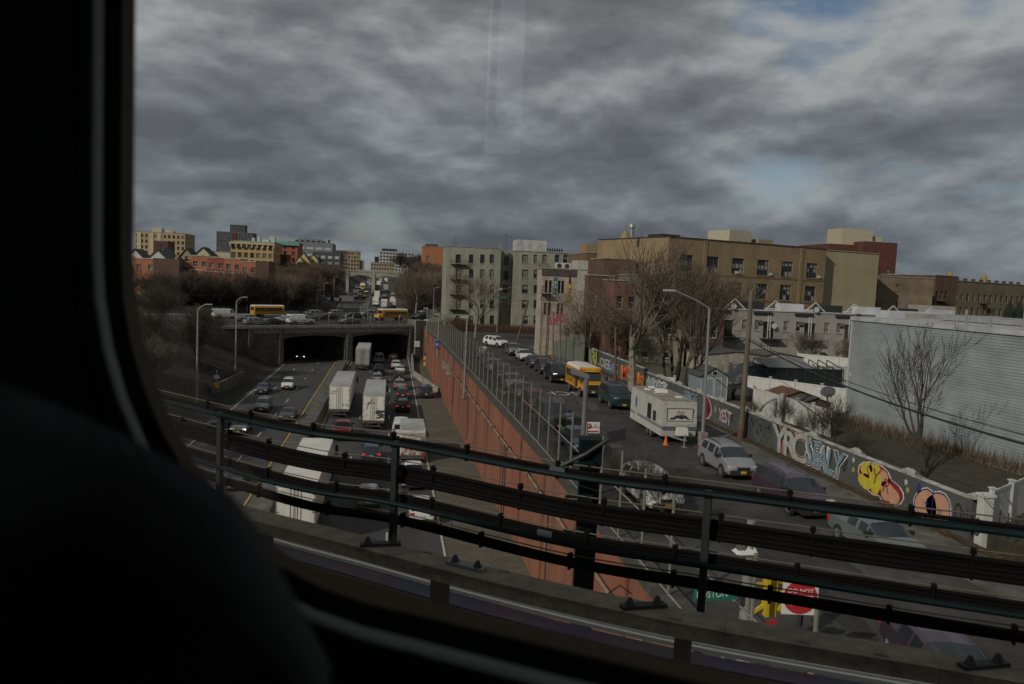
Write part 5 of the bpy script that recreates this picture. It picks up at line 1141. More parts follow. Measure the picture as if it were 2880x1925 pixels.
while base+k*unit < Lr_-2:
    c = base+k*unit
    q = MB(); q.box(c-1.0, c+2.0, -1.1, -.02, 3.75, 3.85)
    for j in range(15): q.bar((c-1+j*.214, -1.1, 3.85), (c-1+j*.214, -1.1, 4.9), .03, .03)
    q.bar((c-1, -1.1, 4.9), (c+2, -1.1, 4.9), .05, .05); q.bar((c-.8, 0, 2.8), (c-.8, -1.0, 3.75), .06, .06); q.bar((c+1.8, 0, 2.8), (c+1.8, -1.0, 3.75), .06, .06); q.build('balcony', fe_m, RH)
    MB().box(-.35, .35, -.35, 0, 0, .45).build('wall_air_conditioner', conc_d, RH, loc=(c-1.2, 0, 6.0))
    q = MB(); q.tube([(0, -.5, 0), (0, -.42, 0)], .4, 12); q.bar((0, -.4, 0), (0, 0, -.2), .05, .05); q.build('satellite_dish', acm, RH, loc=(c+.9, 0, 5.7 if k % 3 == 1 else 8.3))
    MB().box(c+6.4, c+6.52, -.12, 0, .1, 7.3).box(c+6.75, c+6.87, -.12, 0, .1, 7.3).build('downpipe', acm, RH)
    # white triangular roof props and boxes
    q = MB(); q.bar((c+1, 3, 7.9), (c+2.6, 3, 9.3), .12, .12); q.bar((c+2.6, 3, 9.3), (c+4.2, 3, 7.9), .12, .12); q.build('roof_frame', acm, RH)
    MB().box(c+4.6, c+8.2, 5, 7, 7.8, 8.9).build('roof_light_box', roofw if k % 2 else black_m, RH); MB().box(c-2.2, c+.6, -.25, .2, 7.3, 7.65).build('eaves_shadow_strip', black_m, RH)  # black strip stands in for the shadow under the roof edge
    k += 1
MB().box(aty(2525, 890, 107).x-r0.x, aty(2625, 890, 107).x-r0.x, -.4, 1.5, 7.75, 8.3).build('blue_tarpaulin', mat('tarp_blue', (.02, .05, .35), .6), RH)
# flat roof clutter farther right
for k, (pxx, pyy, yy, ww, hh1) in enumerate(((2600, 880, 100, 8, 2.2), (2735, 890, 96, 14, 1.6), (2650, 862, 118, 5, 2.2))):
    p_ = aty(pxx, pyy, yy); o = MB().box(-ww/2, ww/2, 0, 5, 0, 6).build('low_roofed_block', rh_m if k else roofw, loc=(p_.x, yy, p_.z-6)); tag(o, ['pale low flat roofed block behind the pale blue sided building', 'long pale flat roofed block at the right edge behind the sided building', 'small pale roof block beyond the long flat roofs'][k], 'building')
# ---- pale blue clapboard building
sid = mat('siding_pale_blue', (.24, .265, .275), .7, var=.22, vscale=.35, stretch=(1, 1, 2.5))
ax, ay = 35.9, 57.9; bx_, by_ = 39.6, 24.0; tz0 = 16.75; sdv = Vector((bx_-ax, by_-ay)); Ls2 = sdv.length
SB = thing('clapboard_building', 'pale blue clapboard sided building with white roof edge, blank wall to the street', 'building', (ax, ay, 8.4), math.atan2(sdv.y, sdv.x))
MB().box(0, Ls2, 0, 16, -.4, tz0-8.4-.02).build('wall', sid, SB)
q = MB(); z = 0.0
while z < tz0-8.55:
    q.hexa([(0.02, -.05, z), (Ls2, -.05, z), (Ls2, 0.0, z), (0.02, 0.0, z)], [(0.02, -.03, z+.172), (Ls2, -.03, z+.172), (Ls2, 0, z+.172), (0.02, 0, z+.172)]); z += .19
stuff(q.build('clapboards', sid, SB))
MB().box(-.06, .1, -.06, .1, 0, tz0-8.4).build('corner_board', mat('corner_board_pale', (.4, .42, .42), .7), SB)
MB().box(-.1, Ls2, -.15, 16.1, tz0-8.4, tz0-8.4+.3).build('roof_edge', mat('roof_edge_pale', (.36, .37, .38), .7, var=.35, vscale=.6), SB)
MB().box(1.0, Ls2, 7, 14, tz0-8.4+.35, tz0-8.4+.7).build('roof_kerb', mat('roof_kerb_grey', (.25, .26, .27), .8, var=.3), SB)
for k, (u, v, h_) in enumerate(((8.5, 2.5, 1.5), (13, 2.6, 1.7), (14.3, 4.2, 1.8), (11, 2.0, .8))): MB().tube([(0, 0, 0), (0, 0, h_*.7)], .09, 8).build('roof_vent_pipe', galv, SB, loc=(u, v, tz0-8.1))
for u in (15.5, 17.5): MB().tube([(0, 0, 0), (0, 0, .5), (0, 0, .52), (0, 0, .75)], [.15, .15, .4, .3], 10).build('roof_ventilator', galv, SB, loc=(u, 3, tz0-8.1))
MB().box(.3, .42, -.12, 0, 4.0, 4.2).build('wall_lamp', acm, SB)

# ---- distant buildings, left skyline
def far_building(name, label, pxl, pxr, pyt, yy, zb_, m, nx, nz, ww=1.2, wh=1.6, st='dh', depth=20, top=None, dy=0, side_n=0, side='right', cap=None, fl=3.2, extra=None):
    A1, B1 = aty(pxl, pyt, yy), aty(pxr, pyt, yy+dy); Lw = (Vector((B1.x, yy+dy))-Vector((A1.x, yy))).length; H = A1.z-zb_
    hs = [((k+.5)*Lw/nx-ww/2, H-1.2-wh-j*fl, ww, wh, st, False) for k in range(nx) for j in range(nz) if H-1.2-wh-j*fl > .2]
    shh = [((k+.5)*depth/side_n-ww/2, H-1.2-wh-j*fl, ww, wh, st) for k in range(side_n) for j in range(nz) if H-1.2-wh-j*fl > .2] if side_n else None
    return building(name, label, (A1.x, yy), (B1.x, yy+dy), zb_, A1.z, depth, m, hs, sill=False, side_holes=shh, side=side, panes=True, capm=cap, parapet=.3), A1, Lw, H
ybr = brickmat('brick_yellow', (.52, .35, .13), (.45, .30, .11), (.3, .23, .12), .4, .14, .12); cream_c = mat('cornice_cream', (.5, .44, .3), .8); cop_g = mat('copper_green', (.12, .34, .25), .7, var=.3)
Yb, A1, Lw, H = far_building('yellow_apartment_block', 'sunlit yellow brick apartment block with bracketed cornice on the left hill', 649, 770, 679, 350, 11, ybr, 7, 6, 1.5, 2.1, 'dh', 26, side_n=6, cap=cream_c)
MB().box(-.6, Lw+.6, -.8, .1, H-.9, H-.3).build('cornice', cream_c, Yb)
bk = MB().box(-.25, .25, -.7, 0, H-2.2, H-.9).mesh('cornice_bracket', cream_c)
for k in range(9): place(bk, 'cornice_bracket', Yb, (k*Lw/8, 0, 0))
for j in range(5): MB().box(0, Lw, -.08, 0, H-4.0-j*3.2-.25, H-4.0-j*3.2).build('string_course', cream_c, Yb)
MB().box(1.2, Lw+.3, 1, 24, H+.16, H+.5).build('copper_roof_edge', cop_g, Yb)
for x, w_, h_ in ((8, 1, 1.8), (10.2, 1, 2.4), (12.2, 3.5, 1.3), (15.2, 2.2, 2.6)): roofbox(Yb, x, x+w_, 3, 6, H+.2, H+.2+h_, acm, 'rooftop_unit')
fire_escape(Yb, Lw*.0+0.01, 1.2, [], 0)
Rg, A1, Lw, H = far_building('red_apartment_block', 'red brick apartment block with green copper cornice right of the yellow one', 790, 838, 681, 410, 12, brickmat('brick_red_bright', (.36, .10, .045), (.3, .08, .04), (.2, .12, .08), .4, .14, .15), 2, 6, 1.4, 2.0, 'dh', 22, cap=cop_g)
MB().box(-4, Lw+.8, -1.0, .2, H-1.5, H).build('copper_cornice', cop_g, Rg)
far_building('brown_brick_block', 'dark brown lower block squeezed between the yellow and the red apartment blocks', 778, 808, 716, 372, 12, brk_red, 2, 4, depth=14)
C_, A1, Lw, H = far_building('tan_apartment_block', 'pale tan apartment block on the leftmost skyline', 380, 521, 651, 466, 19, mat('brick_tan_far', (.42, .31, .17), .9, var=.15), 11, 6, 1.3, 1.8, 'dh', 22, side_n=4, fl=3.05)
for x, w_ in ((6, 2.2), (12.6, 2), (16.5, 2)): MB().box(x-5, x-5+w_, -.25, 0, 0, H-.4).build('pale_pier', mat('pier_pale', (.5, .43, .28), .9), C_)
roofbox(C_, 8, 13, 3, 8, H, H+2.6, cream_c); roofbox(C_, 15, 19, 3, 8, H, H+1.3, cream_c)
G_, A1, Lw, H = far_building('grey_tower_block', 'grey slab tower block with a darker rooftop plant room on the left skyline', 609, 713, 651, 1050, 15, mat('tower_grey', (.10, .105, .11), .9), 12, 11, 1.9, 1.7, 'd', 25, fl=3.1)
roofbox(G_, 15.5, 34, 3, 18, H, H+9.5, mat('tower_grey_dark', (.07, .075, .075), .9)); roofbox(G_, Lw*.42, Lw*.54, -.6, 0, 0, H-1, brk_red, 'red_bay')
# grey industrial white banded building
gi = mat('clad_grey', (.17, .185, .195), .7); wi = mat('clad_band_pale', (.42, .44, .45), .6)
a1, b1 = aty(838, 680, 520), aty(936, 682, 520); I_ = thing('grey_clad_building', 'grey clad block with pale horizontal window bands behind the red apartment block', 'building', (a1.x-6, 520, 14)); Lw = b1.x-a1.x+6; H = a1.z-14
MB().box(0, Lw, 0, 30, 0, H).build('wall', gi, I_)
for z, h_ in ((H-4.6, 1.5), (H-8.8, 1.4)):
    for k in range(5): MB().box(.5+k*Lw/5, (k+1)*Lw/5-.8, -.2, 0, z, z+h_).build('window_band', wi, I_)
for k in range(6): MB().box(4+k*3.4, 5.6+k*3.4, 3, 6, H, H+1.2).build('rooftop_unit', black_m, I_)
roofbox(I_, Lw-3.2, Lw-1.8, 1, 3, H, H+2, brk_red, 'chimney'); roofbox(I_, 5, 20, 8, 14, H, H+2.4, gi)
a1, b1 = aty(880, 708, 430), aty(962, 712, 440); I2 = thing('dark_parking_block', 'dark layered block with white openings below the grey clad building', 'building', (a1.x, 430, 14)); Lw = b1.x-a1.x; H = a1.z-14
MB().box(0, Lw, 0, 22, 0, H).build('wall', mat('clad_dark', (.06, .065, .07), .8), I2)
for z in (H-3.4, H-6.6):
    for k in range(4): MB().box(.6+k*Lw/4, (k+.78)*Lw/4, -.15, 0, z, z+1.5).build('opening_panel', wi, I2)
far_building('far_brick_tower', 'brown brick tower in the gap left of the distant road', 945, 985, 704, 720, 18, mat('brick_far_brown', (.17, .11, .09), .9), 6, 7, 1.5, 1.7, 'dh', 24)
tr_, A1, Lw, H = far_building('rounded_tan_tower', 'tan stepped tower in the gap just left of the distant road', 978, 1012, 706, 700, 18, mat('brick_far_tan', (.3, .24, .15), .9), 4, 7, 1.5, 1.8, 'dh', 18)
roofbox(tr_, Lw, Lw+3.5, 2, 16, 0, H-7.5, mat('brick_far_tan', (.3, .24, .15), .9), 'lower_wing'); roofbox(tr_, 1, 7, 3, 8, H, H+2.4, wi)
tl_, A1, Lw, H = far_building('far_tan_block', 'low tan apartment block right of the gap over the far bridge', 1043, 1110, 738, 700, 18, mat('brick_far_tan2', (.3, .25, .16), .9), 9, 4, 1.2, 1.7, 'dh', 18)
wh_, A1, Lw, H = far_building('far_white_block', 'white apartment block with dark windows above the far tan block', 1068, 1165, 706, 800, 18, mat('render_far_white', (.42, .43, .43), .8), 11, 6, 2.0, 1.9, 'd', 22)
roofbox(wh_, 2, 17, 4, 14, H, H+2.6, win_frame_d); roofbox(wh_, -5.2, -.02, 1, 10, 0, H-4.5, mat('render_far_white', (.42, .43, .43), .8), 'side_wing'); roofbox(wh_, -4.6, -.8, .7, .98, H-11, H-6, glass_m, 'tall_window')
# brick row on the left hill, stepped
rowb = brickmat('brick_row_orange', (.42, .15, .07), (.36, .12, .055), (.3, .2, .14), .3, .1, .15); rowr = brickmat('brick_row_red', (.33, .07, .04), (.27, .06, .035), (.25, .15, .1), .3, .1, .15)
cutw = mat('trim_white', (.5, .48, .42), .8)
segs = [(375, 436, 727, rowb, 12), (482, 535, 735, rowb, 12), (537, 584, 719, rowb, 14), (584, 631, 724, rowr, 14), (631, 676, 728, rowb, 14), (676, 722, 736, rowb, 14)]
for k, (pl, pr_, pt, mm, zb_) in enumerate(segs):
    yy = 205 if k < 1 else 208; A1, B1 = aty(pl, pt, yy), aty(pr_, pt, yy); Lw = B1.x-A1.x; H = A1.z-11
    hs = [(f*Lw-.5, H-2.6, 1.1, 1.25, 'lvh', False) for f in (.25, .78)]+[(f*Lw-.45, H-6.1, .9, 1.35, 'lvh', False) for f in (.2, .5, .8)]
    lb = ['leftmost orange brick row house beside the window edge', 'low orange brick row house in the middle of the left hill', 'orange brick house at the tall left end of the stepped row', 'dark red brick house second in the stepped row', 'orange brick house third in the stepped row', 'orange brick house lowest and last in the stepped row'][k]
    hb = building('brick_row_house', lb, (A1.x, yy), (B1.x-.03, yy), 11, A1.z, 10, mm, hs, group='stepped row of brick houses on the left hill', capm=cutw)
    if k > 1: MB().box(.02, Lw-.1, -1.6, -.0, 0, H-3.6).build('porch_front', mm, hb); MB().box(-.05, Lw, -1.7, 0, H-3.6, H-3.4).build('porch_coping', cutw, hb)
    if k in (0, 5): MB().box(Lw, Lw+(6 if k == 0 else 3.2), -1.5, 9, 0, H+.3).build('dark_side_wall', brk_br, hb)
# gabled houses behind
def gable(label, px, pyt, yy, w_, h_, m, roofc=(.04, .05, .05), zb_=12):
    A1 = aty(px, pyt, yy); t = thing('gabled_house', label, 'house', (A1.x, yy, zb_)); H = A1.z-zb_; e_ = H-h_
    q = MB(); q.hexa([(-w_/2, 0, 0), (w_/2, 0, 0), (w_/2, 0, e_), (0, 0, H), (-w_/2, 0, e_)], [(-w_/2, 8, 0), (w_/2, 8, 0), (w_/2, 8, e_), (0, 8, H), (-w_/2, 8, e_)]); q.build('wall', m, t)
    q = MB(); 
    for s in (-1, 1): q.hexa([(0, -.3, H+.02), (0, 8.3, H+.02), (s*(w_/2+.4), 8.3, e_-.25), (s*(w_/2+.4), -.3, e_-.25)], [(0, -.3, H+.25), (0, 8.3, H+.25), (s*(w_/2+.4), 8.3, e_), (s*(w_/2+.4), -.3, e_)])
    q.build('roof', mat('shingle_%d' % int(roofc[0]*1000), roofc, .9, var=.3), t)
    f, pn = window_mesh(.9, 1.2, 'lh'); o = place(f, 'window', t, (-.45, -.06, H-h_-.6)); place(pn, 'pane', o)
wt = mat('clapboard_white', (.55, .55, .52), .8); ct = mat('clapboard_cream', (.52, .47, .3), .8); yt = mat('stucco_yellow', (.55, .42, .18), .8)
gable('white gabled house partly hidden at the far left window edge', 378, 702, 240, 5, 2.6, wt); gable('white gabled house with a tall dormer left on the hill', 442, 704, 235, 5.5, 2.8, wt, (.05, .09, .07)); gable('white gabled house behind and above the first white ones', 455, 697, 250, 3.5, 2.2, wt, (.05, .09, .07))
gable('cream gabled house with white chimney above the brick row', 570, 697, 262, 5.5, 2.8, ct); gable('tan gabled house among bare trees above the brick row', 524, 700, 258, 4, 2.8, mat('clapboard_tan', (.32, .26, .15), .8)); 
gable('yellow half timbered gabled house right of the red apartment block', 853, 711, 395, 7, 5, yt, (.05, .055, .07)); gable('cream gabled house beside the yellow half timbered one', 842, 722, 392, 4, 3, ct, (.05, .055, .07)); gable('small yellow gabled house right of the half timbered one', 880, 716, 400, 5, 3, yt, (.05, .055, .07))
B1 = building('brick_hill_house', 'dark red brick house with square top behind the white gabled houses', (aty(432, 700, 262).x, 262), (aty(472, 700, 262).x, 262), 12, aty(450, 679, 262).z, 8, brk_red, [(2, 11, .9, 1.4)], sill=False)
building('cream_terrace', 'cream low flat terrace on the hill behind the stepped brick row', (aty(596, 710, 270).x, 270), (aty(648, 710, 270).x, 270), 12, aty(620, 709, 270).z, 8, cream_c, [], sill=False)

# ---- far bridge over the climbing highway
yb2 = 390.0; b0, b1_ = aty(975, 770, yb2), aty(1132, 770, yb2); zd = 18.75
FB = thing('far_bridge', 'pale two span concrete bridge far down the highway', 'bridge'); fbm = mat('far_bridge_concrete', (.3, .29, .24), .9, var=.25, vscale=.3)
q = MB(); pc = aty(1050, 800, yb2).x; L0 = aty(981, 800, yb2).x; R0 = aty(1124, 800, yb2).x
for a, b in ((L0, pc-.8), (pc+.8, R0)):
    n = 12
    for i in range(n):
        f = lambda t_: 15.9+1.3*math.sin(PI*t_)**.8 if 0 < t_ < 1 else 15.9
        xa_, xb_ = a+(b-a)*i/n, a+(b-a)*(i+1)/n
        q.hexa([(xa_, yb2, f(i/n)), (xb_, yb2, f((i+1)/n)), (xb_, yb2+16, f((i+1)/n)), (xa_, yb2+16, f(i/n))], [(xa_, yb2, zd), (xb_, yb2, zd), (xb_, yb2+16, zd), (xa_, yb2+16, zd)])
q.build('span', fbm, FB)
MB().box(pc-.8, pc+.8, yb2-.3, yb2+16, 8, zd).build('pier', fbm, FB)
for a in (L0-1.6, R0): MB().box(a, a+1.6, yb2-.4, yb2+16, 8, zd+.6).build('abutment', fbm, FB)
MB().box(L0-14, R0+14, yb2-.2, yb2+.2, zd, zd+.9).build('parapet', fbm, FB)
q = MB()
for k in range(24): q.bar((L0-10+k*2.1, yb2, zd+.9), (L0-10+k*2.1, yb2, zd+2.6), .09, .09)
q.build('fence_posts', galv, FB)
# ---- sign gantry behind the near bridge
yg = 250.0; g0, g1 = aty(890, 850, yg), aty(1140, 852, yg); gz0, gz1 = aty(1000, 866, yg).z, aty(1000, 847, yg).z
GA = thing('sign_gantry', 'steel lattice sign gantry spanning the highway behind the bridge traffic', 'sign gantry'); gst = mat('gantry_steel', (.17, .17, .16), .6, metal=.3)
for z in (gz0, gz1):
    for y in (yg, yg+1.2): MB().bar((g0.x, y, z), (g1.x, y, z), .16, .16).build('chord', gst, GA)
q = MB(); n = 14
for k in range(n):
    xa_, xb_ = g0.x+(g1.x-g0.x)*k/n, g0.x+(g1.x-g0.x)*(k+1)/n
    for y in (yg, yg+1.2): q.bar((xa_, y, gz0 if k % 2 else gz1), (xb_, y, gz1 if k % 2 else gz0), .08, .08); q.bar((xa_, y, gz0), (xa_, y, gz1), .08, .08)
q.build('lattice', gst, GA)
for x in (g0.x, g1.x): MB().bar((x, yg+.6, 1.5), (x, yg+.6, gz1+(.4 if x > 0 else .4)), .35, .35).build('column', gst, GA)
for px_, w_, z_ in ((905, 2.0, 1.1), (925, 2.8, .5), (945, 3.2, .5), (975, 4.4, 1.2)): p_ = aty(px_, 845, yg-.3); MB().box(-w_/2, w_/2, -.08, 0, 0, z_+.5).build('sign_back', gst, GA, loc=(p_.x, yg-.3, gz1-.2))

# ---------------------------------------------------------------- graffiti wall
gwm = mat('graffiti_wall_grey', (.07, .076, .073), .9, var=.3, vscale=.35, bump=.2, bscale=8); wtop = mat('wall_top_white', (.36, .36, .33), .8, var=.5, vscale=1.5)
GWX = 25.6
gw = thing('graffiti_wall', 'long low grey wall covered in graffiti beside the street pavement', 'wall')
yy = [31+k*4.6 for k in range(18)]
for a, b in zip(yy, yy[1:]):
    MB().box(GWX, GWX+.25, a, b-.015, 7.9, 10.0 if a < 76 else 10.3).build('wall_panel', gwm, gw)
    MB().box(GWX-.04, GWX+.3, a, b-.015, 10.0 if a < 76 else 10.3, 10.07 if a < 76 else 10.36).build('wall_capping', wtop, gw)
    if a < 76:
        q = MB(); q.box(-.22, .22, -.22, .22, 0, .14); q.hexa([(-.22, -.22, .14), (.22, -.22, .14), (.22, .22, .14), (-.22, .22, .14)], [(-.03, -.03, .26), (.03, -.03, .26), (.03, .03, .26), (-.03, .03, .26)]); q.build('post_cap', wtop, gw, loc=(GWX+.13, a, 10.07)); MB().bar((0, 0, 0), (-.45, .25, .45), .035, .035).build('wire_arm', galv, gw, loc=(GWX+.1, a-1.2, 10.07))
gk = [0]
def graf(px, s, h_, wid, fill, line, z=8.95, halo=None, off=.06, sx=None, shear=0.0):
    """bubble letters on the wall face, each letter drawn on its own: halo, outline and fill layers"""
    r = ray(px, 1200); y_ = GWX*r.y/r.x; n = len(s); step = wid/n; fat = off > .045 or line is not None
    for i, ch in enumerate(s):
        gk[0] += 1; x0 = GWX-.004-.0025*(gk[0] % 4); rr = random.Random(gk[0]*7+i); hh = h_*rr.uniform(.9, 1.12); dz = rr.uniform(-.06, .06)*h_; ro = rr.uniform(-.13, .13)
        lay = ([(halo, .095)] if halo else [])+([(line, .062)] if line else [])+[(fill, .03 if fat else .0)]
        for k, (mm, o_) in enumerate(lay):
            t_ = text('graffiti', ch, hh*1.38, mm, gw, (x0-.005*k, y_+wid/2-step*(i+.5), z+dz), (PI/2, 0, -PI/2), offset=o_*hh, extrude=.0012, shear=shear+rr.uniform(-.1, .15))
            t_.rotation_euler = (Matrix.Rotation(-PI/2, 3, 'Z') @ Matrix.Rotation(PI/2, 3, 'X') @ Matrix.Rotation(ro, 3, 'Z')).to_euler(); t_.scale.x = step*1.28/(hh*.78)
graf.s = 1
def blob(py, z, ry, rz, mm, layer, n=16, sq=1.0):
    gk[0] += 1; x = GWX-.006-.004*layer; q = MB(); P = []
    for j in range(n):
        a = 2*PI*j/n; rr = 1+.07*math.sin(3*a+py); P.append((x, py+math.cos(a)*ry*rr, z+math.sin(a)*rz*rr))
    q.hexa(P, [(x-.0015, b, c) for a, b, c in P]); return q.build('graffiti', mm, gw)
def wy(px, py=1200): r = ray(px, py); return GWX*r.y/r.x
graf(1752, 'JMKS', 1.25, 4.4, graf1, graf_y, z=9.1, off=.09); graf(1790, 'JK', 1.1, 2.6, graf1, graf_y, z=9.0, off=.09)
graf(1693, 'OSEE', 1.2, 4.2, graf_w, graf_k, z=9.1); graf(1664, 'RL', 1.5, 4.0, graf_g, graf_k, z=9.3, off=.09)
graf(1714, 'NRX', 1.1, 3.6, graf_b, graf_n, z=9.0); graf(1935, 'SERGE', .7, 3.2, graf_b, graf_n, z=9.4)
graf(1809, 'SY', 1.2, 1.7, graf_g, graf_k, z=8.9); graf(1823, 'WUA', 1.3, 2.6, graf_w, graf_b, z=9.0); graf(1839, 'OR', 1.2, 2.0, graf_w, graf_n, z=9.0); graf(1856, 'KESK', 1.0, 2.6, graf_wh, graf_k, z=9.2)
# where the wall runs beside the camper and beyond, towards the camera
yc = wy(1990, 1230)
blob(wy(1985), 9.0, .95, .95, graf_pk, 0); blob(wy(1985)+.1, 9.05, .85, .86, graf_dr, 1); blob(wy(1990), 9.0, .22, .5, graf_k, 2); blob(wy(2009), 9.25, .18, .24, graf_pk, 0); blob(wy(2009), 9.25, .1, .15, graf_dr, 1)
graf(2036, 'YEST', 1.05, 2.1, graf_pk, graf_k, z=8.95, off=.05); graf(2058, 'EC', .5, .6, graf_k, None, z=9.1)
graf(2118, 'YNO', 1.3, 2.6, gwm, graf_k, z=9.0, off=.035); graf(2090, 'YVFK', .6, 1.9, graf_k, None, z=9.55, shear=.2)
graf(2150, 'STR', 1.6, 2.2, gwm, graf_k, z=8.9, off=.03); graf(2160, 'GAS', .35, .8, graf_k, None, z=9.5)
graf(2224, 'YRC', 1.75, 3.9, graf_w, graf_k, z=8.95, halo=graf_o, off=.035)
graf(2322, 'SEALY', 1.4, 3.9, graf_b, graf_k, z=8.95, halo=graf_wh, off=.06)
graf(2382, 'X8', .7, .6, graf_k, None, z=9.1)
for px_, dz in ((2408, .35), (2410, -.2), (2562, .3), (2568, -.05)):
    q = MB(); y_ = wy(px_); 
    for j in range(3): a = j*PI/3+.3; q.bar((GWX-.006, y_-math.cos(a)*.14, 9.3+dz-math.sin(a)*.16), (GWX-.006, y_+math.cos(a)*.14, 9.3+dz+math.sin(a)*.16), .006, .05)
    q.build('graffiti', graf_wh if dz > 0 else graf_y, gw)
y0_ = wy(2486)
K = 1.28
for (dy, z, ry, rz, mm, ly) in ((.35, 9.15, 1.15, .86, graf_wh, 0), (-.75, 8.75, .85, .72, graf_wh, 0), (.35, 9.15, 1.08, .81, graf_dr, 1), (-.75, 8.75, .79, .67, graf_dr, 1), (.95, 8.78, .5, .42, graf_y, 2), (.9, 9.42, .42, .42, graf_y, 2), (.35, 9.6, .4, .3, graf_y, 2), (.25, 8.95, .42, .62, graf_y, 3), (-.25, 9.35, .3, .42, graf_p, 2), (-.55, 8.75, .45, .5, graf_p, 2), (-1.0, 8.62, .36, .42, graf_p, 3)): blob(y0_+dy*K, z, ry*K, rz, mm, ly)
for (dy, z, sz, ch) in ((.85, 9.3, 1.0, 'S'), (.3, 9.2, 1.2, 'Y'), (-.45, 8.95, 1.1, 'R')): text('graffiti', ch, sz, graf_dr, gw, (GWX-.03, y0_+dy*K, z), (PI/2, 0, -PI/2), offset=-.015, extrude=.001, shear=.2)
y1_ = wy(2645)
for (dy, z, ry, rz, mm, ly) in ((-.35, 8.98, .95, .85, graf_wh, 0), (.5, 8.95, .9, .78, graf_wh, 0), (-.35, 8.98, .9, .8, graf_n, 1), (.5, 8.95, .85, .73, graf_n, 1), (-.35, 8.97, .84, .73, graf_p, 2), (.5, 8.94, .78, .67, graf_p, 2), (1.1, 9.55, .16, .28, graf_n, 1)): blob(y1_+dy, z, ry, rz, mm, ly)
text('graffiti', '+', .6, graf_n, gw, (GWX-.03, y1_+.45, 9.0), (PI/2, 0, -PI/2), extrude=.001); text('graffiti', '0', .5, graf_n, gw, (GWX-.03, y1_-.4, 8.8), (PI/2, 0, -PI/2), extrude=.001, shear=.4); MB().box(GWX-.026, GWX-.022, y1_+.03, y1_+.07, 8.3, 9.7).build('graffiti', graf_n, gw)
graf(2745, 'Onine', .75, 1.5, graf_k, None, z=9.15); graf(2752, 'Lulo', .5, 1.2, graf_k, None, z=8.75)
# white gate post and fence at the near end
pv = mat('vinyl_white', (.5, .5, .47), .6, var=.12)
gp = thing('white_gate_post', 'thick white gate post with cap at the near end of the graffiti wall', 'post', (GWX+.25, 30.5, 8)); MB().box(-.22, .22, -.22, .22, 0, 2.3).build('post', pv, gp); MB().box(-.28, .28, -.28, .28, 2.3, 2.42).build('cap', pv, gp)
def vinyl(label, pts, h_, zb_=8.2, m=None, name='vinyl_fence', group='white vinyl fences in the back yards'):
    t = thing(name, label, 'fence', (0, 0, 0), 0, group); m = m or pv
    pm_ = MB().box(-.08, .08, -.08, .08, 0, h_+.12).box(-.12, .12, -.12, .12, h_+.12, h_+.18).mesh('fence_post', m); bm_ = {}
    for (a, b) in zip(pts, pts[1:]):
        a, b = Vector(a), Vector(b); L_ = (b-a).length; n = max(1, round(L_/2.4)); d = (b-a)/n; ang = math.atan2(d.y, d.x); sl_ = d.length
        for k in range(n):
            o_ = a+d*k; place(pm_, 'fence_post', t, (o_.x, o_.y, zb_))
            kk = round(sl_, 2)
            if kk not in bm_: bm_[kk] = MB().box(.08, sl_-.08, -.02, .02, .05, h_).box(.08, sl_-.08, -.04, .04, h_-.14, h_).box(.08, sl_-.08, -.04, .04, .05, .2).mesh('fence_panel', m)
            place(bm_[kk], 'fence_panel', t, (o_.x, o_.y, zb_), ang)
        place(pm_, 'fence_post', t, (b.x, b.y, zb_))
    return t
vinyl('tall white vinyl fence beyond the gate post at the right edge', [(26.2, 30.6), (30.5, 33.4)], 2.3)
ig = thing('iron_gate', 'black iron gate of upright bars beside the white gate post', 'gate', (25.9, 29.8, 8)); q = MB()
for k in range(16): q.bar((.1+k*.05, -k*.42, .1), (.1+k*.05, -k*.42, 1.9), .04, .04)
q.bar((0, 0, .3), (.85, -6.5, .3), .05, .05); q.bar((0, 0, 1.7), (.85, -6.5, 1.7), .05, .05); q.build('bars', fe_m, ig)
# yards between the wall and the row houses
YZ = 8.35
structure(MB().box(25.9, 36.5, 24, 58, 7.5, 8.75).build('yard_bank', verge)); structure(MB().box(25.9, 70, 58, 107, 7.5, YZ).build('back_yards', mat('yard_ground', (.1, .09, .06), 1, vscale=.6, col2=(.05, .05, .035))))
pt = lambda px, py, z=YZ: tuple(at(px, py, z)[:2])
vinyl('white vinyl fence with corner post behind the graffiti wall, before the rusty shed', [pt(2118, 1160, 8.6), pt(2330, 1235, 8.6)], 2.3, YZ)
vinyl('white vinyl fence behind the tall wooden pole', [pt(2095, 1120), pt(2385, 1165)], 2.2, YZ)
vinyl('pale vinyl fence farther back with the greenhouse in front', [pt(2050, 1080), pt(2395, 1085)], 2.2, YZ); vinyl('farthest pale vinyl fence below the row houses', [pt(2240, 1045), pt(2420, 1065)], 2.4, YZ)
vinyl('short white vinyl fence right behind the graffiti wall by the tree cluster', [pt(1850, 1105), pt(1895, 1108)], 1.6, YZ)
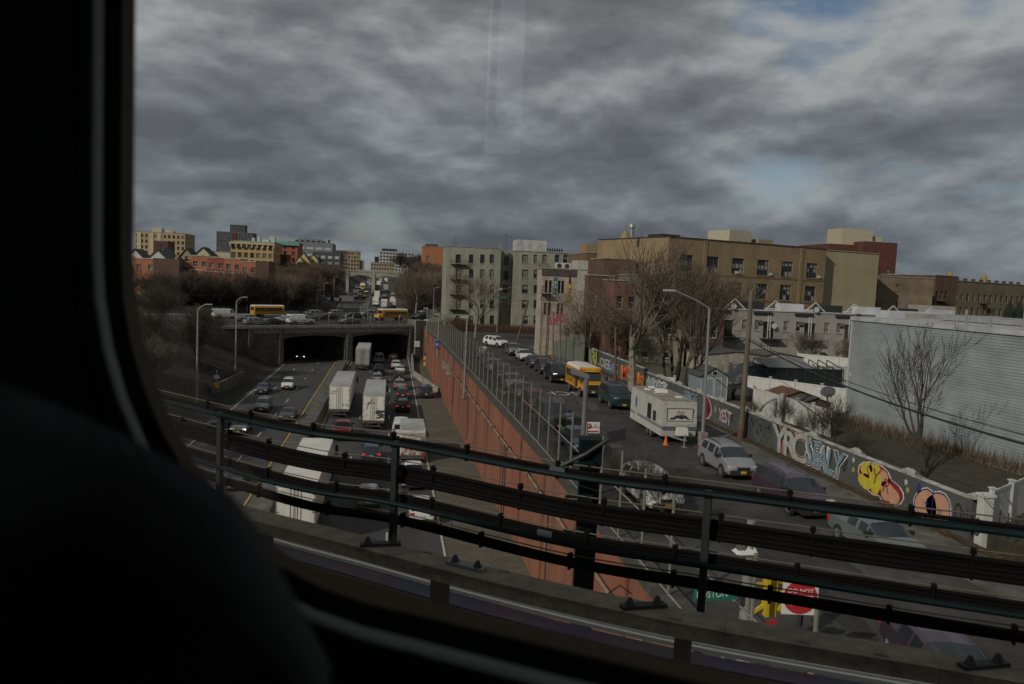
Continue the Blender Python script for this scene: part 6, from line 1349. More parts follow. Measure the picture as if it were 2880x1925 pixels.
def shed(label, px, py, w_, d_, h_, rh, m, rm, zb_=YZ, rz=0, name='garden_shed', door=None):
    p_ = at(px, py, zb_); t = thing(name, label, 'shed', (p_.x, p_.y, zb_), rz)
    q = MB(); q.hexa([(-w_/2, 0, 0), (w_/2, 0, 0), (w_/2, 0, h_), (0, 0, h_+rh), (-w_/2, 0, h_)], [(-w_/2, d_, 0), (w_/2, d_, 0), (w_/2, d_, h_), (0, d_, h_+rh), (-w_/2, d_, h_)]); q.build('wall', m, t)
    q = MB()
    for s in (-1, 1): q.hexa([(0, -.15, h_+rh+.01), (0, d_+.15, h_+rh+.01), (s*(w_/2+.15), d_+.15, h_-.05), (s*(w_/2+.15), -.15, h_-.05)], [(0, -.15, h_+rh+.08), (0, d_+.15, h_+rh+.08), (s*(w_/2+.15), d_+.15, h_+.03), (s*(w_/2+.15), -.15, h_+.03)])
    q.build('roof', rm, t)
    if door:
        for s in (-1, 1):
            d1 = MB().box(min(s*.03, s*.75), max(s*.03, s*.75), -.04, 0, .1, h_-.1).build('door', m, t)
            MB().box(min(s*.03, s*.1), max(s*.03, s*.1), -.06, -.041, .1, h_-.1).box(min(s*.68, s*.75), max(s*.68, s*.75), -.06, -.041, .1, h_-.1).box(min(s*.1, s*.68), max(s*.1, s*.68), -.06, -.041, h_-.2, h_-.1).build('door_trim', pv, d1)
        MB().box(-.2, .2, -.05, 0, h_+.15, h_+.5).build('gable_window', glass_m, t); MB().box(-.26, .26, -.03, 0, h_+.09, h_+.56).build('gable_window_frame', pv, t)
        for s in (-1, 1): MB().box(min(s*w_/2, s*(w_/2-.08)), max(s*w_/2, s*(w_/2-.08)), -.03, 0, 0, h_).build('corner_board', pv, t)
    return t
shb = mat('shed_blue_grey', (.2, .24, .27), .8, var=.2); rfd = mat('shingle_dark', (.06, .06, .058), .95, var=.3, vscale=3); rust_m = mat('rust_sheet', (.16, .06, .025), .95, vscale=2, col2=(.07, .045, .03)); wood_d = mat('wood_dark', (.07, .055, .04), .95, var=.4, vscale=4, stretch=(4, 4, .5))
shed('blue grey garden shed with white trimmed double doors behind the street lamp', 2005, 1130, 2.6, 3.0, 2.3, .8, shb, rfd, door=True)
shed('rusty brown low shed behind the white fence', 2245, 1175, 3.2, 3.0, 1.7, .5, wood_d, rust_m); shed('dark low shed beside the basketball hoop', 2290, 1190, 2.6, 2.4, 1.6, .4, wood_d, rfd)
shed('low grey roofed garage with white eaves left of the wooden pole', 2070, 1050, 8.5, 6, 2.2, .45, mat('garage_beige', (.3, .28, .22), .9, var=.3), rfd, name='garage'); shed('low brown roofed garage with a small window right of the wooden pole', 2190, 1050, 6.5, 6, 2.1, .4, mat('garage_beige', (.3, .28, .22), .9, var=.3), mat('shingle_brown', (.09, .08, .06), .95, var=.3), name='garage')
p_ = at(2130, 1095, YZ); gh = thing('greenhouse', 'dark framed glazed greenhouse lean-to with grey roofing in the back yard', 'greenhouse', (p_.x+1.5, p_.y+1, YZ)); q = MB()
for k in range(9): q.bar((k*1.1, 0, 0), (k*1.1, 0, 2.2), .08, .08); q.bar((k*1.1, 0, 2.2), (k*1.1, 3.5, 2.9), .08, .08); q.bar((k*1.1, 3.5, 0), (k*1.1, 3.5, 2.9), .08, .08)
for z in (0.05, 1.1, 2.2): q.bar((0, 0, z), (8.8, 0, z), .08, .08)
q.build('frame', fe_m, gh); MB().box(.05, 8.7, .03, .05, .05, 2.15).build('front_glazing', glass_m, gh); q = MB(); q.quad((0, -.1, 2.27), (5.5, -.1, 2.27), (5.5, 3.5, 3.0), (0, 3.5, 3.0)); q.build('roof', mat('roofing_grey', (.16, .165, .165), .7, var=.3), gh)
shed('small dark grey roofed shed left of the greenhouse', 2135, 1082, 3.2, 2.6, 1.8, .4, shb, rfd)
p_ = at(2320, 1212, YZ); bh = thing('basketball_hoop', 'grey basketball backboard on a pole behind the white fence', 'basketball hoop', (p_.x, p_.y, YZ)); MB().tube([(0, 0, 0), (0, 0, 2.8)], .06, 8).build('pole', fe_m, bh)
q = MB(); P_ = [(math.cos(a)*.62, 0, 3.0+math.sin(a)*.42) for a in [j*PI/6 for j in range(12)]]; q.hexa(P_, [(a, b-.05, c) for a, b, c in P_]); q.build('backboard', mat('backboard_grey', (.12, .13, .14), .7), bh); q = MB(); q.tube([(math.cos(a)*.23, -.3+math.sin(a)*.23, 2.75) for a in [j*PI/6 for j in range(13)]], .02, 5); q.build('rim', fe_m, bh)
p_ = at(2075, 1165, YZ); tb = thing('garden_table', 'small pale folding table in the yard beside the wooden pole', 'table', (p_.x-1, p_.y, YZ)); MB().box(-.7, .7, -.35, .35, .7, .74).build('tabletop', conc, tb); lg = MB().bar((0, 0, 0), (0, 0, .7), .04, .04).mesh('leg', fe_m)
for x in (-.6, .6):
    for y in (-.28, .28): place(lg, 'leg', tb, (x, y, 0))
p_ = at(2050, 1125, YZ); q = MB(); q.tube([(0, 0, 0), (0, 0, .6), (0, 0, 1.1), (0, 0, 1.35)], [1.0, 1.15, .9, .2], 10); o = q.build('covered_heap', black_m, loc=(p_.x+1.4, p_.y, YZ)); tag(o, 'black plastic covered heap right of the blue grey shed', 'covered heap')
o = MB().tube([(0, 0, 0), (0, 0, .7), (0, 0, 1.6), (0, 0, 2.3)], [.9, 1.2, 1.1, .3], 12).build('clipped_shrub', mat('evergreen', (.012, .02, .012), 1, var=.5, vscale=6, bump=1, bscale=8), loc=(aty(2480, 990, 100).x, 100, YZ+.1), smooth=True); o.location = (aty(2317, 960, 101).x, 101, YZ); tag(o, 'rounded dark evergreen shrub against the pale row houses', 'shrub')
for k, pxx in enumerate((2836, 2862)):
    o = MB().tube([(0, 0, 0), (0, 0, .5), (0, 0, 2), (0, 0, 3.4)], [.3, .7, .6, .05], 8).build('conifer', mat('evergreen', (.012, .02, .012)), loc=(aty(pxx, 900, 95).x, 95, aty(pxx, 918, 95).z)); tag(o, ['left dark conical evergreen on the flat roof skyline at the right edge', 'right dark conical evergreen on the flat roof skyline at the right edge'][k], 'conifer')

# ---------------------------------------------------------------- lamps, poles, signs
polem = mat('lamp_pole_grey', (.2, .2, .2), .5, metal=.5, var=.2); pole_w = mat('pole_galvanised', (.25, .24, .215), .55, metal=.2, var=.3, vscale=3); wood = mat('utility_pole_wood', (.16, .13, .10), .95, vscale=3, col2=(.09, .07, .055), stretch=(1, 1, .15)); lampm = mat('lamp_head_pale', (.4, .4, .38), .6)
def lamp(label, x, y, z0, z1, arm=(1.2, 0, .4), r=.11, name='street_lamp', cat='street lamp', group=None, headL=.7, m=None, lean=0):
    t = thing(name, label, cat, (x, y, z0), 0, group); H = z1-z0; a = Vector(arm); q = MB()
    q.tube([(0, 0, 0), (lean*.5, 0, H*.5), (lean, 0, H)], [r, r*.8, r*.6], 8); q.build('pole', m or pole_w, t)
    b = Vector((lean, 0, H)); q = MB(); q.tube([b, b+a*.35+Vector((0, 0, .1)), b+a*.8+Vector((0, 0, .05)), b+a], r*.45, 6); q.build('arm', m or pole_w, t)
    d = Vector((a.x, a.y, 0)).normalized(); c = b+a; q = MB(); q.bar(c-d*.1, c+d*headL, .28, .12); q.build('lamp_head', lampm, t); MB().box(-.15, .15, -.15, .15, 0, .1).build('base_plate', polem, t); return t
GL = 'lamp posts along the highway'
for (pxb, pyb, pxt, pyt, zb_, lb) in ((553, 1128, 556, 872, 2.2, 'tall lamp post on the dark left bank nearest the window edge'), (662, 1045, 668, 848, 2.0, 'tall lamp post in front of the dark tree at the left end of the bridge')):
    b = at(pxb, pyb, zb_); tp = aty(pxt, pyt, b.y); lamp(lb, b.x, b.y, zb_, tp.z, (.9, .2, .7), .16, group=GL, lean=0)
for px_, pyt, yy_, lb in ((892, 818, 240, 'lamp post at the left foot of the sign gantry'), (911, 798, 262, 'lamp post behind the sign gantry, second from left'), (940, 780, 285, 'lamp post behind the gantry, third from left'), (973, 760, 340, 'lamp post left of the far bridge'), (1125, 760, 385, 'lamp post on the right abutment of the far bridge'), (1133, 746, 430, 'lamp post highest beyond the right end of the far bridge'), (1221, 812, 225, 'lamp post left of the grey apartment block'), (1143, 820, 255, 'lamp post at the right foot of the sign gantry')):
    p_ = aty(px_, pyt, yy_); z0_ = min(HW(yy_) if p_.x < 5 else RP(yy_), p_.z-6); lamp(lb, p_.x, yy_, z0_-.3, p_.z, (.9, 0, .3), .14, group=GL, headL=.5)
for px_, pyt, yy_, lb in ((771, 860, 200, 'thin pole behind the left school bus'), (807, 810, 215, 'pole with grey camera boxes behind the bridge traffic'), (1014, 860, 195, 'slim pole at the middle of the bridge'), (1036, 845, 197, 'slim pole just left of the school bus')):
    p_ = aty(px_, pyt, yy_); q = MB(); q.tube([(0, 0, 0), (0, 0, p_.z-7.3)], .09, 6); o = q.build('bridge_pole', pole_w, loc=(p_.x, yy_, 7.3)); tag(o, lb, 'pole')
    if px_ == 807: MB().box(-.45, .45, -.3, .3, 2.6, 4.2).build('equipment_box', conc_d, o)
# lamp posts bracketed on the red wall
def wall_lamp(label, yy_, pyt, pxt, z0=5.4, big=True):
    x = XR(yy_)-.35; zt_ = aty(pxt, pyt, yy_).z; t = thing('wall_lamp_post', label, 'lamp post', (x, yy_, z0), 0, 'lamp posts bracketed to the red wall'); H = zt_-z0
    MB().tube([(0, 0, 0), (0, 0, H)], [.14, .1], 9).build('pole', pole_w, t, smooth=True); MB().box(-.1, .5, -.25, .25, -.1, .05).box(.1, .5, -.1, .1, 1.2, 1.35).build('wall_bracket', cop, t); MB().box(-.8, .1, -.12, .12, H, H+.14).build('lamp_head', lampm, t); return t
ylp = 88.0
wall_lamp('tall lamp post bracketed near the middle of the red wall', ylp, 895, 1328, 5.2); wall_lamp('lamp post at the far end of the red wall by the bridge', 160, 868, 1190, 6.0); wall_lamp('lamp post carrying the interstate shield on the red wall', 128, 885, 1227, 5.6)
sh = thing('route_shield_sign', 'blue route shield sign numbered 95 in front of the red wall', 'road sign', (XR(128)-.6, 127.6, 7.7)); blu = mat('sign_blue', (.02, .06, .25), .6)
q = MB(); P_ = [(-.42, 0, .35), (-.2, 0, .5), (.2, 0, .5), (.42, 0, .35), (.44, 0, 0), (.25, 0, -.4), (0, 0, -.55), (-.25, 0, -.4), (-.44, 0, 0)]; q.hexa(P_, [(a, -.03, c) for a, b, c in P_]); q.build('plate', blu, sh); text('lettering', '95', .62, graf_wh, sh, (0, -.04, -.02), (PI/2, 0, 0)); MB().box(-.4, .4, -.03, 0, .62, .95).build('upper_plate', blu, sh); text('lettering', 'NORTH', .22, graf_wh, sh, (0, -.04, .78), (PI/2, 0, 0))
# tall grey pole in the middle and lamp over the street
b = Vector((9.75, 38.0, 8)); zt_ = aty(1647, 1060, 38).z; bx = aty(1640, 1240, 38).x
t = thing('street_lamp', 'thick grey steel lamp pole with a boxy lamp head, left of the camper', 'street lamp', (bx, 38, 8)); MB().tube([(0, 0, 0), (0, 0, zt_-8)], [.17, .12], 10).build('pole', polem, t, smooth=True)
MB().hexa([(-.75, -.12, zt_-8+.12), (0.1, -.12, zt_-8-.1), (0.1, .2, zt_-8-.1), (-.75, .2, zt_-8+.12)], [(-.75, -.12, zt_-8+.42), (0.1, -.12, zt_-8+.12), (0.1, .2, zt_-8+.12), (-.75, .2, zt_-8+.42)]).build('lamp_head', mat('lamp_head_grey', (.17, .18, .18), .6), t)
pb_ = at(1975, 1252, 8.0); tp = aty(1995, 868, pb_.y); t = lamp('silver street lamp with a long arm reaching left over the camper', pb_.x, pb_.y, 8, tp.z, (aty(1870, 834, pb_.y).x-tp.x+.6, 0, 1.1), .13, lean=tp.x-pb_.x, m=mat('pole_aluminium', (.26, .28, .3), .45, metal=.4)); MB().box(-.25, .25, -.25, .25, 0, .9).build('base_cover', conc, t); MB().box(-.13, .13, -.27, -.26, .35, .7).build('sticker', mat('sticker_red', (.3, .08, .07), .8), t)
def upole(label, px, py, pxt, pyt, r=.17, z=8.0, m=None):
    b = at(px, py, z); tp = aty(pxt, pyt, b.y); q = MB(); q.tube([(0, 0, 0), (tp.x-b.x, 0, tp.z-z)], [r, r*.8], 9); o = q.build('utility_pole', m or wood, loc=(b.x, b.y, z), smooth=True); tag(o, label, 'utility pole'); return o, tp
o1_, tpA = upole('weathered wooden utility pole, the tallest, in front of the row houses', 2082, 1240, 2114, 818, .2)
MB().tube([(0, 0, 0), (.05, 0, 1.6)], .215, 9).build('red_painted_base', mat('base_paint_faded_red', (.13, .07, .06), .9, var=.4), o1_)
upole('brown wooden utility pole beside the black parked SUV', 1730, 1090, 1732, 920, .15, m=mat('pole_reddish', (.13, .075, .045), .95, var=.3)); upole('leaning dark utility pole at the far end of the street', 1455, 960, 1486, 845, .2, m=mat('pole_reddish', (.13, .075, .045), .95, var=.3))
upole('tan wooden utility pole in front of the mural building', 1554, 1015, 1556, 880, .15, m=mat('pole_tan', (.22, .15, .1), .95, var=.3)); upole('grey metal pole right of the tan wooden pole', 1575, 1022, 1577, 850, .13, m=polem)
blam = at(1398, 935, 7.4); tp = aty(1404, 820, blam.y); t = lamp('blue grey street lamp with green name plates at the far corner', blam.x, blam.y, 7.4, tp.z, (3.2, 0, 1.1), .14, m=mat('pole_blue_grey', (.13, .15, .17), .5), headL=.9); MB().box(-1.3, 1.6, -.05, 0, 7.2, 7.55).build('street_name_plate', mat('sign_green', (.01, .16, .11), .6), t); MB().box(.1, .7, -.3, .1, 8.9, 9.3).build('camera_box', pv, t)
# wires
def wire(label, pts, r=.022, name='overhead_cable'):
    q = MB(); P_ = []
    for (a, b) in zip(pts, pts[1:]):
        a, b = Vector(a), Vector(b); n = 14; sag = (b-a).length*.02
        for k in range(n+(1 if b == Vector(pts[-1]) else 0)): t_ = k/n; p = a.lerp(b, t_); p.z -= sag*4*t_*(1-t_); P_.append(p)
    q.tube(P_, r, 5); o = q.build(name, black_m); tag(o, label, 'cable'); return o
yA = tpA.y; hA = aty(2103, 955, yA)
w1_ = aty(2980, 1275, 24); wire('thick black cable bundle running from the wooden pole down past the siding to the right', [hA, w1_], .05); wire('thinner black cable just above the thick bundle at the right', [hA+Vector((0, 0, .12)), aty(2990, 1250, 26)], .022)
wire('black cable from the tall wooden pole left to the white barked tree', [hA, aty(1980, 965, 62), aty(1800, 930, 76), aty(1740, 960, 84)], .045); wire('thin cable from the leaning pole towards the mural building', [aty(1486, 850, 128), aty(1560, 905, 112)], .03); wire('second thin cable below, from the leaning pole to the right', [aty(1480, 885, 128), aty(1640, 912, 111)], .03)
wire('thin cable crossing from the wooden pole to the yards', [aty(2098, 1005, yA), aty(2390, 1170, 62)], .018)
# small signs
def small_sign(label, px, py, w_, h_, plate, txts=(), z=8.0, Hs=2.3, rz=0, name='parking_sign', cat='sign'):
    b = at(px, py, z); t = thing(name, label, cat, (b.x, b.y, z), rz); MB().box(-.04, .04, 0, .05, 0, Hs+h_).build('post', fe_m, t); MB().box(-w_/2, w_/2, -.03, 0, Hs, Hs+h_).build('plate', plate, t)
    for s, sz, dx, dz, mm in txts: text('lettering', s, sz, mm, t, (dx, -.035, Hs+h_/2+dz), (PI/2, 0, rz*0))
    return t
signw = mat('sign_white', (.6, .6, .57), .6); signr = mat('sign_red', (.38, .02, .02), .6)
def nsign(label, px, py, yy_):
    p_ = aty(px, py, yy_); t = thing('no_parking_sign', label, 'sign', (p_.x, yy_, 8)); H = p_.z-8
    MB().box(.3, .4, 0, .06, 0, H+.1).build('post', fe_m, t); MB().box(-.4, .4, -.03, 0, H-.3, H+.3).build('plate', signw, t); q = MB(); q.tube([(-.2, -.034, H+.08), (-.2, -.05, H+.08)], .15, 12); q.build('prohibition_mark', signr, t); MB().box(-.33, .33, -.045, -.03, H-.24, H-.17).build('arrow', signr, t)
    text('lettering', 'NO\nPARKING', .11, signr, t, (.17, -.036, H+.08), (PI/2, 0, 0)); text('lettering', 'P', .2, signw, t, (-.2, -.052, H+.08), (PI/2, 0, 0))
nsign('white and red no parking sign beside the far fence side cars', 1357, 983, 84); nsign('white and red no parking sign nearest, right of the thick grey pole', 1666, 1203, 41)
p_ = aty(1173, 968, 172); t = thing('clearance_sign', 'small white sign on the stone pier at the right of the bridge', 'sign', (p_.x, 172, p_.z)); MB().box(-.55, .55, 0, .05, -.6, .6).build('plate', signw, t); text('lettering', 'WHEN\nFLASHING\nSTOP', .26, black_m, t, (0, -.01, 0), (PI/2, 0, 0)); MB().box(.75, 1.25, 0, .3, -.9, .2).build('signal_box', black_m, t)
for (px_, py_, lb) in ((1195, 1022, 'blue and yellow marker post at the foot of the red wall'), (609, 1085, 'white and yellow marker post on the dark left bank')):
    b = at(px_, py_+8, .05 if px_ > 1000 else 1.6); t = thing('marker_post', lb, 'marker', b); MB().bar((0, 0, 0), (0, 0, 2.6), .1, .1).build('post', galv, t); MB().box(-.3, .3, -.1, 0, .1, .8).build('yellow_box', mat('marker_yellow', (.6, .42, .03), .6), t); MB().box(-.35, .35, -.1, 0, 1.4, 1.9).build('plate', mat('marker_yellow', (.6, .42, .03), .6) if px_ > 1000 else signw, t)
    if px_ > 1000: MB().box(-.3, .3, -.1, 0, 2.3, 2.8).build('blue_plate', blu, t)
# painted word on the street, read by drivers coming towards us
p_ = at(1545, 1106, 8.0); t_ = text('painted_school_word', 'SCHOOL', 3.3, paint_w, None, (p_.x-1.1, p_.y, 8.012), (0, 0, PI), extrude=.001, sx=.62); structure(t_)
# near traffic signal corner below the cables
t = thing('traffic_signal', 'yellow traffic signal head on a grey pole below the cables', 'traffic signal'); sgy = mat('signal_yellow', (.5, .36, .02), .5)
ys_ = 20.0; g_ = lambda px, py, y=ys_: aty(px, py, y)
pp = g_(2105, 1600); t.location = (pp.x, ys_, 8); MB().tube([(0, 0, 0), (0, 0, g_(2105, 1520).z-8), (.0, 0, g_(2105, 1515).z-8+.5)], [.17, .15, .12], 10).build('pole', pole_w, t, smooth=True)
s0_ = g_(2165, 1660); q = MB(); zt2 = g_(2170, 1612).z-8; zb2 = g_(2170, 1730).z-8; x_ = g_(2165, 1660).x-pp.x
q.box(x_-.15, x_+.15, -.15, .15, zb2, zt2); q.build('signal_housing', sgy, t)
for k in range(3):
    zc3 = zt2-(k+.5)*(zt2-zb2)/3; q = MB(); q.tube([(x_+.15, 0, zc3), (x_+.5, 0, zc3-.02)], [.13, .12], 10, cap=False); q.build('visor', sgy, t)
MB().bar((0.15, 0, zb2+.05), (x_-.1, 0, zb2+.3), .09, .09).bar((.15, 0, zt2-.3), (x_-.1, 0, zt2-.3), .06, .06).build('bracket', sgy, t); q = MB(); q.tube([(0, 0, 0), (0, 0, .4)], [.16, .16], 10); q.build('sensor_can', conc_d, t, loc=(g_(2088, 1530).x-pp.x, 0, g_(2088, 1545).z-8))
q = MB(); q.hexa([(-.3, -.2, 0), (.3, -.2, 0), (.3, .2, 0), (-.3, .2, 0)], [(.05, -.1, .25), (.2, -.1, .25), (.2, .1, .25), (.05, .1, .25)]); q.build('white_hood', signw, t, loc=(g_(2095, 1555).x-pp.x, 0, g_(2095, 1555).z-8))
c_ = g_(2250, 1680, 19.0); t = thing('do_not_enter_sign', 'square do not enter sign with red disc at the corner', 'road sign', (c_.x, 19, 8), rad(-8)); zc4 = c_.z-8; Sg = .94
MB().box(-Sg/2, Sg/2, -.02, .02, zc4-Sg/2, zc4+Sg/2).build('plate', signw, t); q = MB(); q.tube([(0, -.022, zc4), (0, -.03, zc4)], Sg*.48, 28); q.build('red_disc', signr, t); MB().box(-Sg*.36, Sg*.36, -.036, -.031, zc4-.05, zc4+.05).build('white_bar', signw, t)
text('lettering', 'DO NOT', .17, signw, t, (0, -.034, zc4+.17), (PI/2, 0, 0)); text('lettering', 'ENTER', .17, signw, t, (0, -.034, zc4-.17), (PI/2, 0, 0)); MB().tube([(0, .04, 0), (0, .04, zc4+.3)], .045, 6).build('post', fe_m, t)
c_ = g_(2012, 1672, 19.5); t = thing('street_name_sign', 'green street name sign reading BOSTON beside the signal pole', 'street sign', (c_.x, 19.5, c_.z), rad(4)); wS = 1.22; MB().box(-wS/2, wS/2, -.015, .015, -.16, .16).build('plate', mat('sign_green', (.01, .16, .11), .6), t); text('lettering', 'BOSTON', .25, signw, t, (-.1, -.02, 0), (PI/2, 0, 0), sx=.9); MB().bar((wS/2-.3, 0, 0), (g_(2105, 1660).x-c_.x, .5, 0), .04, .04).build('sign_arm', polem, t); 
c_ = g_(2150, 1765, 18.5); t = thing('stop_sign', 'red triangular sign corner showing above the guard timber', 'road sign', (c_.x, 18.5, 8)); zc5 = c_.z-8; q = MB(); q.hexa([(-.36, -.02, zc5), (.3, -.02, zc5), (.3, -.02, zc5+.24)], [(-.36, -.03, zc5), (.3, -.03, zc5), (.3, -.03, zc5+.24)]); q.build('plate', signr, t); MB().bar((0, 0, 0), (0, 0, zc5+.1), .06, .06).build('post', fe_m, t)
c_ = g_(2265, 1635, 19.6); t = thing('one_way_sign', 'black and white one way arrow sign above the do not enter sign', 'road sign', (c_.x, 19.6, c_.z), rad(-8)); q = MB(); q.box(-.45, .45, -.012, .012, -.17, .17); q.build('plate', black_m, t); q = MB(); q.hexa([(-.4, -.014, -.08), (.2, -.014, -.08), (.2, -.014, .08), (-.4, -.014, .08)], [(-.4, -.02, -.08), (.2, -.02, -.08), (.2, -.02, .08), (-.4, -.02, .08)]); q.hexa([(.2, -.014, -.14), (.42, -.014, 0), (.2, -.014, .14)], [(.2, -.02, -.14), (.42, -.02, 0), (.2, -.02, .14)]); q.build('arrow', signw, t); text('lettering', 'ONE WAY', .12, black_m, t, (-.12, -.022, 0), (PI/2, 0, 0)); MB().bar((0, .04, -3), (0, .04, .2), .05, .05).build('post', fe_m, t)

# ---------------------------------------------------------------- person on the far pavement
def person(label, loc, rz, coat, trousers):
    t = thing('person', label, 'person', loc, rz)
    V = [(0, 0, .95), (0, 0, 1.2), (0, 0, 1.45), (0, .01, 1.56), (0, .02, 1.68), (-.1, 0, .9), (-.11, .08, .5), (-.11, .02, .08), (-.11, .14, .04), (.1, 0, .9), (.11, -.04, .5), (.11, -.18, .09), (.11, -.08, .04), (-.2, 0, 1.42), (-.27, .03, 1.15), (-.24, .14, .92), (.2, 0, 1.42), (.27, -.02, 1.15), (.25, .06, .9)]
    E_ = [(0, 1), (1, 2), (2, 3), (3, 4), (0, 5), (5, 6), (6, 7), (7, 8), (0, 9), (9, 10), (10, 11), (11, 12), (2, 13), (13, 14), (14, 15), (2, 16), (16, 17), (17, 18)]
    R_ = [.15, .16, .15, .06, .1, .1, .075, .05, .04, .1, .075, .05, .04, .075, .055, .04, .075, .055, .04]
    me = bpy.data.meshes.new('body'); me.from_pydata(V, E_, []); o = place(me, 'body', t); sk = o.modifiers.new('skin', 'SKIN'); 
    for v, r_ in zip(me.skin_vertices[0].data, R_): v.radius = (r_, r_*.85)
    me.skin_vertices[0].data[0].use_root = True; ss = o.modifiers.new('sub', 'SUBSURF'); ss.levels = 1; ss.render_levels = 1; me.materials.append(coat)
    q = MB(); q.tube([(0, .02, 1.66), (0, .02, 1.74), (0, .02, 1.80)], [.115, .11, .04], 10); q.build('hat', graf_wh, t, smooth=True); return t
pe = at(1269, 938, 7.6); person('person in dark coat and pale hat standing at the far end of the mesh fence', (pe.x, pe.y, RP(pe.y)), .4, black_m, black_m)

# ---------------------------------------------------------------- trees
bark_w = mat('bark_pale', (.30, .27, .21), .95, vscale=2.5, col2=(.13, .11, .08)); bark_d = mat('bark_dark', (.045, .04, .033), .95, var=.4, vscale=3); twig_m = mat('twigs_brown', (.13, .10, .075), .95); twig_d = mat('twigs_dark', (.055, .045, .034), .95); twig_r = mat('twigs_reddish', (.10, .06, .042), .95); bark_g = mat('bark_grey', (.09, .08, .068), .95, var=.35, vscale=3)
def tree_meshes(seed, H, spread=.8, levels=5, trunk_h=.3, r0=.22, up=.35, n0=4, kids=3, thin=.011, trunks=1):
    R = random.Random(seed); tk = MB(); cr_ = MB()
    def grow(p, d, L_, r, lv):
        segs = 4 if lv < 2 else (3 if lv < 4 else 2); pts = [p]; rs = [r]; q = p.copy(); dd = d.copy()
        for s in range(segs):
            dd = (dd+Vector((R.uniform(-1, 1), R.uniform(-1, 1), R.uniform(-.5, 1)*.6))*.17+Vector((0, 0, up*.12))).normalized(); q = q+dd*L_/segs; pts.append(q.copy()); rs.append(max(thin, r*(1-.42*(s+1)/segs)))
        (tk if lv == 0 else cr_).tube(pts, rs, 7 if lv == 0 else (5 if lv < 3 else 3), cap=False)
        if lv >= levels: return
        nk = n0 if lv == 0 else kids
        for k in range(nk):
            t_ = (.55+.45*(k+1)/nk) if lv == 0 else R.uniform(.3, 1.0); i = min(segs-1, int(t_*segs)); f = t_*segs-i; pp_ = pts[i].lerp(pts[min(i+1, segs)], min(1, f))
            az = 2*PI*(k/nk+R.random()*.35)+lv; tilt = R.uniform(.45, .95)*spread; bz = dd; a = bz.orthogonal().normalized(); b_ = bz.cross(a); nd = (bz*math.cos(tilt)+(a*math.cos(az)+b_*math.sin(az))*math.sin(tilt)).normalized()
            grow(pp_, nd, L_*(R.uniform(.62, .85) if lv else R.uniform(.75, 1.05)*(H*(1-trunk_h)*.46)/(H*trunk_h)), max(thin, rs[i]*R.uniform(.5, .7)), lv+1)
        if lv > 0: grow(pts[-1], dd, L_*.7, rs[-1], lv+1)
    for j in range(trunks):
        a = 2*PI*j/trunks; base = Vector((math.cos(a), math.sin(a), 0))*(.35 if trunks > 1 else 0)
        grow(base, (Vector((0, 0, 1))+base*.5).normalized(), H*trunk_h, r0, 0)
    return tk, cr_
TR = {}
def tree_kind(key, bark, twig, **k):
    tk, c = tree_meshes(**k); TR[key] = (tk.mesh('trunk', bark, True), c.mesh('crown', twig))
tree_kind('plane', bark_w, twig_m, seed=11, H=13, levels=5, spread=.95, trunk_h=.33, r0=.34, n0=4, kids=3, thin=.013)
tree_kind('plane2', bark_w, twig_m, seed=5, H=13, levels=5, spread=.8, trunk_h=.36, r0=.3, n0=4, kids=3, thin=.013)
tree_kind('young', bark_d, twig_d, seed=36, H=7.6, levels=5, spread=.68, trunk_h=.3, r0=.15, n0=5, kids=2, thin=.010, trunks=1, up=.8)
tree_kind('cluster', bark_d, twig_m, seed=31, H=11, levels=4, spread=.4, trunk_h=.35, r0=.17, n0=4, kids=4, thin=.013, trunks=4)
tree_kind('brush', bark_d, twig_d, seed=41, H=9, levels=5, spread=.75, trunk_h=.2, r0=.16, n0=5, kids=3, thin=.02, trunks=2)
tree_kind('brush2', bark_g, twig_m, seed=47, H=10, levels=5, spread=.7, trunk_h=.25, r0=.18, n0=5, kids=3, thin=.022)
tree_kind('brush3', bark_g, twig_r, seed=53, H=9, levels=5, spread=.8, trunk_h=.18, r0=.15, n0=5, kids=3, thin=.024, trunks=2)
tree_kind('sapling', bark_d, twig_d, seed=61, H=3.4, levels=4, spread=.7, trunk_h=.15, r0=.035, n0=4, kids=3, thin=.006, trunks=3)
def tree(key, label, loc, s=1.0, rz=0, group=None, name='bare_tree', sz=None):
    t = thing(name, label, 'tree', loc, rz, group); t.scale = (s, s, sz or s); place(TR[key][0], 'trunk', t); place(TR[key][1], 'crown', t); return t
def tat(px, py, z): p = at(px, py, z); return (p.x, p.y, z-.1)
tree('plane', 'large bare plane tree with mottled pale trunk in the middle of the pavement', tat(1776, 1105, 8.1), 1.32, .6)
tree('plane2', 'bare pale barked tree beside the lime graffiti behind the small school bus', tat(1665, 1040, 8.1), .82, 2.1)
tree('plane2', 'slender bare pale tree in front of the grey green apartment block', tat(1336, 955, 7.4), 1.0, 4.0); tree('plane', 'pale bare tree at the right end of the bridge left of the apartment block', tat(1170, 880, 7.4), 1.1, 3.2)
tree('cluster', 'cluster of upright dark trunks behind the wall near the blue grey shed', tat(1890, 1098, 8.3), 1.15, 0, name='tree_cluster'); tree('cluster', 'second cluster of upright dark trunks right of the first, beside the shed', tat(1945, 1115, 8.3), 1.05, 1.9, name='tree_cluster')
tree('young', 'young bare tree with red twigs in front of the pale blue siding', tat(2600, 1345, 8.7), 1.05, .5); tree('sapling', 'leaning bare branch beside the ramp wall behind the small school bus', tat(1625, 1010, 8), 2.0, 1.0)
